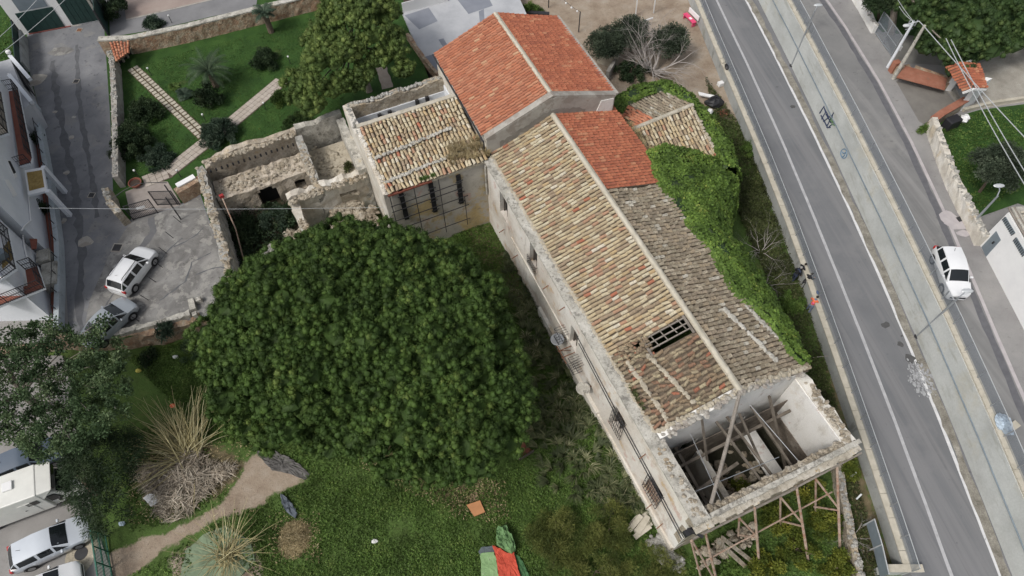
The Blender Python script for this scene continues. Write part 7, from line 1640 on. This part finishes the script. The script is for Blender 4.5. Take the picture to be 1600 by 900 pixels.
m = MB(); m.bar(q[1]+Vector((0, -.05, -.1)), q2[1]+Vector((0, -.05, -.05)), .12, .14); m.bar(q2[1]+Vector((0, -.05, -.05)), q3[1]+Vector((0, -.05, -.1)), .12, .14); m.build('white_verge', MT['white_clean'], gw)
m = MB(); m.bar(pA1.lerp(pA0, .4)+Vector((.5, 0, 1.0)), pB1.lerp(pB0, .4)+Vector((0, 0, 1.0)), .06, 1.8); m.build('gate_leaf', MT['steel'], gw)
pole1 = thing('utility_pole', 'tall pale concrete utility pole with a bracket lamp at the top right', 'pole', U(1396, 123, ZU)); b_ = U(1396, 123, ZU)
MB().tube([b_, b_+Vector((0, 0, 5.0))], [.17, .10], 10).build('shaft', MT['cornice'], pole1); tp_ = b_+Vector((0, 0, 4.9)); MB().tube([tp_, tp_+Vector((-.4, .3, .25)), tp_+Vector((-1.1, .2, .1))], .035, 6).build('lamp_bracket', MT['steel_pale'], pole1); MB().blob(tp_+Vector((-1.25, .15, 0)), .28, .16, .12, 10, 6, 0).build('lamp_head', MT['steel_pale'], pole1)
pole2 = thing('utility_pole', 'shorter pale pole with insulators next to the tall concrete utility pole', 'pole', U(1387, 105, ZU)); b_ = U(1387, 105, ZU)
MB().tube([b_, b_+Vector((0, 0, 4.3))], [.13, .10], 9).build('shaft', MT['white_wall'], pole2); m = MB()
for z in (3.6, 3.9, 4.15): m.bar(b_+Vector((-.3, 0, z)), b_+Vector((.3, .1, z)), .06)
for s in (-.28, 0, .28): m.tube([b_+Vector((s, .03, 3.9)), b_+Vector((s, .03, 4.4))], .05, 6)
m.build('insulators', MT['steel'], pole2); MB().box(b_+Vector((.1, -.05, 1.9)), (.2, .15, .4)).build('junction_box', MT['steel_pale'], pole2)
tag(MB().box(U(1398, 104, ZU+.5), (.5, .45, 1.0), .3).build('meter_cabinet', MT['redwash'], bevel=.02), 'small red and white meter cabinet between the twin poles', 'cabinet')
tp2 = b_+Vector((0, 0, 4.3)); PT = U(1396, 123, ZU)+Vector((0, 0, 4.9))
wire('pale wire from the twin poles down across the driveway towards the bottom right', PT, U(1532, 225, 7.6)+Vector((6, -9, 0)), .03, .2)
wire('pale wire from behind the pine across the tiled gateway roof, left one of the pair', U(1478, 60, 9.0), U(1620, 320, 8.4), .028, .2)
wire('pale wire from behind the pine across the tiled gateway roof, right one of the pair', U(1486, 62, 9.1), U(1640, 330, 8.6), .028, .2)
wire('thin wire leaving the shorter pole towards the top edge', tp2, U(1392, -20, 9.0), .018, .1)
wire('thin wire from the pine to the twin poles', tp2, U(1405, 10, 8.5), .018, .1)
def lamp(label, px, py, z0, h, arm, out=(.8, .2)):
    b = U(px, py, z0); t = thing('street_lamp', label, 'street lamp', b, 0, None); MB().tube([b, b+Vector((0, 0, h))], [.10, .06], 9).build('pole', MT['steel'], t)
    MB().lathe(b, [(.2, 0), (.2, .08), (.11, .1)], 10).build('base_plate', MT['iron'], t); tp = b+Vector((0, 0, h)); e = tp+Vector((out[0], out[1], .25)); MB().tube([tp-Vector((0, 0, .1)), tp.lerp(e, .5)+Vector((0, 0, .12)), e], .04, 6).build('arm', MT['steel'], t)
    m = MB(); m.blob(e+Vector((out[0]*.3, out[1]*.3, 0)), .38, .17, .09, 10, 6, 0); m.build('lamp_head', MT['steel_pale'], t); return t
lamp('grey street lamp at the foot of the high wall near the painted letters', 1237, 103, ZR, 5.6, 0, (.2, .25)); lamp('grey street lamp at the foot of the high wall below the white moving car', 1433, 526, ZR, 5.2, 0, (.35, .2))
lamp('grey street lamp on the pavement in front of the white garage building', 1513, 356, ZU, 3.4, 0, (.15, .5))
t = thing('white_garage_building', 'white flat roofed building with blue grey door and barred windows at the right edge', 'building', U(1560, 380, ZU))
g0, g1 = U(1529, 379, ZU), U(1610, 535, ZU); g1 = g0+(g1-g0)*1.25; gd = (g1-g0).normalized(); gn_ = Vector((-gd.y, gd.x, 0)); gn_ = gn_ if gn_.x > 0 else -gn_
hh = 3.3
m = MB(); m.prism([(p.x, p.y) for p in (g0, g1, g1+gn_*9, g0+gn_*9)], ZU-.1, ZU+hh); m.build('wall', MT['white_clean'], t)
m = MB(); m.prism([(p.x, p.y) for p in (g0+gn_*.25-gd*.3, g1+gn_*.25, g1+gn_*9, g0+gn_*9-gd*.3)], ZU+hh, ZU+hh+.12); m.build('roof_slab', MT['cornice'], t)
m = MB(); 
for k in range(2): q0 = g0+gn_*(.1+.35*k)-gd*.3+Vector((0, 0, hh+.1)); m.tube([q0, q0+gd*14], .07, 6)
m.build('gutter', MT['wood_old'], t)
m = MB()
for k in range(46): q0 = g0+gn_*(.6)+gd*(.2+k*.28)+Vector((0, 0, hh+.2)); m.bar(q0, q0+gn_*1.6+Vector((0, 0, .1)), .12, .05)
m.build('roof_slats', MT['coping'], t)
def ghit(px, py): return wall_hit(px, py, g0, g1)
for nm, pxs, mt in (('door', [(1534, 386), (1557, 361), (1564, 375), (1541, 401)], 'grey_panel'), ('barred_window', [(1567, 344), (1572, 339), (1587, 364), (1581, 368)], 'grey_panel'), ('barred_window', [(1584, 377), (1589, 371), (1604, 396), (1598, 401)], 'grey_panel')):
    P = [ghit(*p) for p in pxs]; m = MB(); m.hexa([p+gn_*.02 for p in P]+[p-gn_*.03 for p in P]); w_ = m.build(nm, MT[mt], t)
    if nm != 'door':
        m = MB()
        for k in range(9): a = P[0].lerp(P[3], k/8); b = P[1].lerp(P[2], k/8); m.bar(a-gn_*.06, b-gn_*.06, .03)
        m.build('window_bars', MT['iron'], w_)
    else: m = MB(); c_ = P[0].lerp(P[2], .65); m.box(c_-gn_*.06, (.08, .08, .2)); m.build('handle', MT['iron'], w_)
tag(MB().box(U(1501, 342, ZU+.02), (.55, .4, .03), .3).build('drain_grate', MT['iron']), 'dark square drain grate in the pinkish cement by the stone wall lamp', 'drain')
m = MB(); q = U(1567, 660, ZU+.4); m.blob(q, .42, .5, .38, 16, 11, .16); m.blob(q+Vector((.2, -.5, -.15)), .3, .25, .22, 8, 6, .3); tag(m.build('rubbish_bag', plain('pale_blue_plastic', (.42, .50, .58), .5, var=.25, scale=4)), 'pale blue rubbish bag leaning on the fence of the upper road', 'bag')
m = MB(); q = U(1580, 668, ZU+.15); m.box(q, (.9, .4, .3), .5); tag(m.build('cardboard_box', MT['coping']), 'flattened beige cardboard next to the pale blue rubbish bag', 'cardboard')
m = MB(); q = U(1487, 192, ZU+.45); m.box(q, (1.1, .7, .9), .4); tag(m.build('refuse_bin', MT['black_plastic'], bevel=.08), 'dark wheeled bins behind the red coped wall', 'bin')
m = MB(); q = U(1507, 185, ZU+.3); m.blob(q, .4, .35, .3, 8, 6, .25); tag(m.build('white_sack', MT['white_clean']), 'white sack beside the dark bins behind the red coped wall', 'sack')

# ================================================================ VEHICLES
def heading(a, b, z): A_, B_ = U(*a, z), U(*b, z); return math.atan2(B_.y-A_.y, B_.x-A_.x)
def carat(label, px, py, z, tail, head, **k): return loft_car(label, U(px, py, z), heading(tail, head, z), **k)
carat('white hatchback with black roof rails parked on the cracked apron beside the bollards', 214, 429, ZT+.02, (192, 462), (238, 400), L=3.85, W=1.74, Hh=1.52, kind='hatch', rails=True, group='cars parked on the apron')
carat('silver saloon parked half under the broadleaf tree behind the white hatchback', 176, 511, ZT+.02, (150, 537), (205, 484), L=4.0, W=1.70, Hh=1.42, col='car_silver', kind='saloon', group='cars parked on the apron')
carat('white compact car with a long dark windscreen driving down the upper road', 1479, 433, ZU+.01, (1468, 395), (1491, 468), L=3.7, W=1.6, Hh=1.52, kind='hatch')
carat('pale silver estate car parked in the lower left car park beside the green gate', 88, 852, .06, (36, 872), (133, 827), L=4.3, W=1.74, Hh=1.46, col='car_pale', kind='wagon', group='vehicles in the lower left car park')
carat('white car cut by the bottom edge of the lower left car park', 76, 925, .06, (26, 950), (118, 908), L=4.2, W=1.78, Hh=1.46, kind='saloon', group='vehicles in the lower left car park')
carat('slate blue car parked behind the camper van under the tree', 56, 722, .06, (12, 740), (84, 712), L=4.2, W=1.74, Hh=1.48, col='car_blue', kind='hatch', group='vehicles in the lower left car park')
h_ = heading((5, 800), (97, 766), 0); t = thing('camper_van', 'old cream white camper van with roof rack in the lower left car park', 'camper van', U(36, 790, .06), h_, 'vehicles in the lower left car park')
t.location = U(53, 784, .06)
m = MB(); m.hexa([(-3.2, -1.05, .45), (1.55, -1.05, .45), (1.55, 1.05, .45), (-3.2, 1.05, .45), (-3.2, -1.0, 2.65), (1.55, -1.0, 2.65), (1.55, 1.0, 2.65), (-3.2, 1.0, 2.65)]); m.hexa([(1.1, -1.0, 1.75), (1.58, -1.0, 1.75), (1.58, 1.0, 1.75), (1.1, 1.0, 1.75), (1.1, -1.0, 2.66), (2.35, -.92, 2.5), (2.35, .92, 2.5), (1.1, 1.0, 2.66)]); m.build('living_box', MT['camper'], t, local=True, bevel=.06)
m = MB(); m.hexa([(1.4, -.9, .4), (3.35, -.86, .4), (3.35, .86, .4), (1.4, .9, .4), (1.4, -.88, 1.15), (3.3, -.8, 1.0), (3.3, .8, 1.0), (1.4, .88, 1.15)]); m.hexa([(1.4, -.88, 1.15), (2.75, -.84, 1.08), (2.75, .84, 1.08), (1.4, .88, 1.15), (1.4, -.8, 1.9), (2.05, -.76, 1.9), (2.05, .76, 1.9), (1.4, .8, 1.9)]); m.build('cab', MT['camper'], t, local=True, bevel=.05)
m = MB(); m.quad((2.2, -.70, 1.78), (2.72, -.74, 1.2), (2.72, .74, 1.2), (2.2, .70, 1.78)); m.build('windscreen', MT['glass'], t, local=True)
m = MB(); m.hexa([(1.62, -.93, 1.1), (2.3, -.93, 1.1), (2.3, -.86, 1.1), (1.62, -.86, 1.1), (1.62, -.87, 1.7), (2.02, -.87, 1.7), (2.02, -.80, 1.7), (1.62, -.80, 1.7)]); m.build('side_window', MT['glass'], t, local=True)
m = MB(); m.box((2.28, 0, 2.30), (.16, 1.5, .34)); m.build('front_window', MT['glass'], t, local=True, bevel=.03)
m = MB(); m.box((.95, -1.04, 1.85), (.62, .04, .42)); m.build('side_window', MT['glass'], t, local=True); m = MB(); m.box((-2.6, -1.04, 1.75), (.5, .04, .35)); m.build('side_window', MT['grey_panel'], t, local=True)
m = MB(); m.box((.55, -1.045, 1.35), (.7, .03, 1.5)); dr = m.build('door', MT['camper'], t, local=True, bevel=.01); m = MB(); m.box((.3, -1.07, 1.3), (.1, .03, .06)); m.build('handle', MT['iron'], dr, local=True)
m = MB(); m.box((.1, .15, 2.72), (.55, .55, .12)); m.build('roof_hatch', MT['white_clean'], t, local=True, bevel=.03)
m = MB()
for k in range(9): m.tube([(-3.1+.24*k, -.92, 2.76), (-3.1+.24*k, .92, 2.76)], .028, 5)
for y in (-.92, .92): m.tube([(-3.15, y, 2.76), (-1.1, y, 2.76)], .035, 5)
for x in (-3.1, -1.18):
    for y in (-.92, .92): m.tube([(x, y, 2.6), (x, y, 2.76)], .03, 5)
m.build('roof_rack', MT['iron'], t, local=True)
for sx in (2.35, -2.0):
    for s in (1, -1): m = MB(); m.tube([(sx, s*.78, .36), (sx, s*.98, .36)], .36, 16); m.build('wheel', MT['tyre'], t, local=True)
for s in (1, -1): m = MB(); m.box((3.33, s*.62, .8), (.06, .3, .2)); m.build('headlight', MT['lamp_glass'], t, local=True); m = MB(); m.box((2.2, s*1.05, 1.3), (.1, .2, .28)); m.build('door_mirror', MT['black_plastic'], t, local=True)
# ---- green gate, manhole, car park litter
t = thing('green_gate', 'dark green barred gate at the start of the dirt path in the lower left', 'gate', U(176, 905, 0)); A_, B_ = U(178, 912, 0), U(166, 838, 0); m = MB(); L_ = (B_-A_).length; hgt = 1.75
for z in (.1, .95, hgt): m.bar(A_+Vector((0, 0, z)), B_+Vector((0, 0, z)), .07)
for k in (0, .33, .66, 1): q = A_.lerp(B_, k); m.bar(q, q+Vector((0, 0, hgt)), .08)
m.build('gate_frame', MT['gate_green'], t); m = MB()
for k in range(int(L_/.085)): q = A_.lerp(B_, k*.085/L_); m.bar(q+Vector((0, 0, .1)), q+Vector((0, 0, hgt)), .03)
m.build('gate_bars', MT['gate_green'], t)
t = thing('manhole_cover', 'round manhole cover set in pale cement beside the estate car', 'manhole cover', U(127, 865, .06)); n_ = 13; m = MB(); m.prism([(1.0*RND.uniform(.8, 1.1)*math.cos(2*PI*j/n_), 1.2*RND.uniform(.8, 1.1)*math.sin(2*PI*j/n_)) for j in range(n_)], -.02, .012); m.build('cement_patch', MT['mortar'], t, local=True); MB().lathe((0, 0, 0), [(.38, 0), (.38, .03)], 20).build('cover', MT['iron'], t, local=True)
# ---- things lying in the garden
def sheet(name, label, pxs, z, mat, cat, th=.04, wr=.05):
    P0 = UP(pxs, z); P = []
    for a, b in zip(P0, P0[1:]+P0[:1]): k_ = max(1, int((b-a).length/.16)); P += [a.lerp(b, i/k_) for i in range(k_)]
    m = MB(); c = sum(P, Vector((0, 0, 0)))/len(P); n = len(P); an = RND.uniform(0, PI); ca, sa = math.cos(an), math.sin(an)
    def hz(p): u_, v_ = p.x*ca+p.y*sa, -p.x*sa+p.y*ca; return th+wr*(.5+.9*abs(fbm(u_*1.1, v_*4.5, 2))+.5*fbm(p.x*5, p.y*5, 1))*(wr > .001)
    rings = [.0001, .16, .33, .5, .67, .84, 1.0]; V2 = []
    for f in rings:
        for p in P: q = c.lerp(p, f)+(Vector((RND.gauss(0, .025), RND.gauss(0, .025), 0)) if wr > .001 and f > .1 else Vector((0, 0, 0))); V2.append(q+Vector((0, 0, hz(q))))
    for p in P: V2.append(Vector((p.x, p.y, z-.1)))
    m.add(V2, [(r*n+i, (r+1)*n+i, (r+1)*n+(i+1) % n, r*n+(i+1) % n) for r in range(len(rings)) for i in range(n)])
    return tag(m.build(name, mat), label, cat)
sheet('orange_board', 'orange brown board lying on the grass below the umbrella pine', [(729, 789), (750, 782), (758, 800), (741, 807)], .2, plain('orange_board_face', (.42, .20, .09), .8), 'board', .04, .0)
sheet('cardboard_sheet', 'dull brown cardboard behind the orange board', [(733, 775), (744, 765), (748, 780), (735, 785)], .05, plain('brown_cardboard', (.24, .17, .11), .9), 'cardboard', .03, .03)
t = thing('open_box', 'broken open brown wooden box lying on the grass near the long wall', 'box', U(815, 708, 0)); m = MB(); Q = UP([(798, 700), (817, 690), (834, 706), (812, 720)], .05); m.prism([(p.x, p.y) for p in Q], .02, .08); m.build('base_panel', MT['terracotta'], t)
m = MB(); m.bar(Q[0]+Vector((0, 0, .25)), Q[3]+Vector((0, 0, .2)), .04, .4); m.bar(Q[3]+Vector((0, 0, .25)), Q[2]+Vector((0, 0, .2)), .04, .4); m.build('side_panel', MT['wood_dark'], t); MB().bar(Q[0]+Vector((0, 0, .48)), Q[3]+Vector((0, 0, .44)), .07, .05).build('pale_edge', MT['wood_pole'], t)
tp_ = plain('dark_blue_grey_tarp', (.075, .09, .11), .6, var=.3, scale=1.5)
sheet('dark_tarpaulin', 'dark blue grey tarpaulin scrap lying on the grass above the straw heap', [(440, 772), (452, 781), (466, 803), (462, 811), (448, 800), (440, 787)], .05, tp_, 'tarpaulin', .06, .14)
sheet('netting_tarpaulin', 'dark crumpled netting spread at the end of the dirt path under the umbrella pine', [(402, 706), (430, 706), (452, 716), (470, 728), (485, 742), (476, 750), (452, 740), (426, 735), (404, 712)], .03, plain('dark_netting', (.10, .095, .09), .8, var=.4, scale=2), 'tarpaulin', .04, .16)
sheet('broken_board', 'broken white board lying beside the brushwood heap', [(224, 779), (230, 773), (247, 771), (252, 781), (236, 791)], .25, MT['white_clean'], 'panel', .05, .05)
sheet('green_fabric', 'pale green fabric sheet lying on the dirt under the second cane shrub', [(290, 862), (318, 836), (352, 822), (392, 846), (400, 878), (372, 905), (282, 905)], .02, plain('faded_green_fabric', (.17, .22, .14), .9, var=.2, scale=1.5), 'fabric', .02, .05)
tg = surf('sage_green_canvas', [(.3, (.17, .28, .12)), (.7, (.24, .37, .18))], 2, layers=[(4, .62, .7, (.36, .34, .28), .6)]); tr_ = surf('red_canvas', [(.3, (.40, .06, .035)), (.7, (.52, .085, .05))], 2)
sheet('green_canvas', 'flat sage green canvas at the bottom edge next to the red canvas', [(751, 864), (773, 862), (779, 905), (752, 905)], .2, tg, 'canvas', .05, .04)
sheet('red_canvas', 'long bright red canvas at the bottom edge between green sheets', [(769, 853), (778, 855), (793, 866), (802, 862), (814, 905), (780, 905), (774, 866)], .22, tr_, 'canvas', .06, .1)
sheet('crumpled_green_canvas', 'crumpled folded green canvas draped over the top of the red canvas', [(776, 828), (790, 822), (800, 838), (806, 860), (800, 866), (794, 864), (776, 852)], .25, plain('green_canvas_fold', (.12, .22, .09), .8, var=.3, scale=3), 'canvas', .1, .35)
sheet('dark_green_canvas', 'long dark green sheet running to the bottom edge right of the red canvas', [(803, 865), (812, 870), (828, 900), (830, 912), (818, 912)], .06, plain('dark_green_sheet', (.05, .13, .05), .8, var=.3, scale=3), 'canvas', .05, .12)
sheet('grey_mattress', 'grey pad folded at the top of the sage green canvas', [(747, 862), (752, 856), (770, 854), (774, 862), (755, 866), (754, 875)], .12, plain('grey_pad', (.09, .11, .12), .8), 'pad', .08, .04)
for k, (x, y, c, lab) in enumerate(((274, 558, (.6, .62, .6), 'small white scrap on the grass below the retaining wall'), (216, 579, (.5, .45, .1), 'yellow scrap beside the retaining wall foot'), (190, 818, (.45, .55, .65), 'pale blue scrap near the green gate'), (270, 634, (.7, .16, .08), 'orange ball caught in the cane shrub'), (585, 846, (.6, .6, .58), 'tiny white scrap in the middle of the lower lawn'), (180, 635, (.4, .38, .33), 'pale stone block in the shade of the broadleaf tree'))):
    m = MB(); m.blob(U(x, y, .08 if k != 3 else .8), .2, .15, .1, 7, 5, .25); tag(m.build(['paper_scrap', 'paper_scrap', 'plastic_scrap', 'orange_ball', 'paper_scrap', 'stone_block'][k], plain('scrap_%d' % k, c, .7)), lab, ['scrap', 'scrap', 'scrap', 'ball', 'scrap', 'stone'][k])
m = MB()
for k in range(7): q = U(1000+RND.uniform(-8, 8), 818+RND.uniform(-8, 14), .1+.05*k); m.box(q, (1.2, .3, .05), .5+RND.uniform(-.4, .4))
tag(m.build('plank_pile', MT['coping']), 'pile of pale broken boards at the foot of the front wall near the villa corner', 'boards')
m = MB(); stones(m, [U(1020, 850, 0), U(1055, 880, 0)], .1, .7, 50, (.12, .35), .2); tag(m.build('rubble_heap', MT['rubble_grey']), 'heap of grey rubble at the near corner of the villa', 'rubble')
m = MB(); stones(m, [V(27.6, 1.2), V(27.6, 4.8)], lambda i, t: .1+.6*RND.random(), .6, 90, (.1, .3), .3); m.bar(V(27.2, 2.0, 2.4), V(29.0, 3.4, .3), .25, .06); m.bar(V(27.2, 2.3, 2.5), V(28.9, 3.9, .3), .22, .06); tag(m.build('rubble_heap', MT['rubble']), 'heap of pale rubble with two fallen planks under the broken end wall', 'rubble')
for k, (a, z) in enumerate(((12.6, 2.9), (16.2, 2.6))):
    t = thing('satellite_dish', ['translucent round dish fixed beside the rusty balcony frames', 'round grey brown dish fixed low on the front wall below the balcony frames'][k], 'dish', V(a, -.6, z), 0, 'round dishes on the front wall'); MB().lathe((0, 0, 0), [(.05, 0), (.25, .02), (.42, .09), (.44, .10), (.41, .11), (.2, .05), (.03, .04)], 20).build('bowl', MT['steel'] if k == 0 else MT['cornice'], t, local=True); MB().bar((0, 0, -.02), (ux*0+vx*.6, vy*.6, -.1), .05).build('mount', MT['rust'], t, local=True)
# ================================================================ PEOPLE at the parapet
def pers(label, px, py, rz, zb=.0, **k): return person(label, U(px, py, zb), rz, **k)
pers('dark jacketed person leaning over the parapet wall, farthest up the road of the group', 1241, 434, math.radians(20), lean=.45, hair='dark', top='black', legs='black')
pers('grey haired person in dark clothes standing on the grass behind the parapet group', 1237, 439, math.radians(25), lean=.2, hair='grey', top='black', legs='navy', arms='down')
pers('person in long dark coat bending over the parapet wall beside the grey haired person', 1252, 450, math.radians(35), lean=.5, hair='dark', top='black', legs='black')
pers('person in orange jacket and blue jeans leaning on the parapet wall', 1261, 487, math.radians(50), lean=.45, hair='dark', top='orange', legs='bluejean', vest='pink')
m = MB(); q = U(1274, 458, 1.3)+Vector((.12, 0, .1)); m.blob(q, .1, .16, .09, 8, 6, .2); tag(m.build('blue_bag', plain('blue_cloth_bag', (.08, .12, .22), .8)), 'small dark blue bag on the parapet coping beside the person in orange', 'bag')
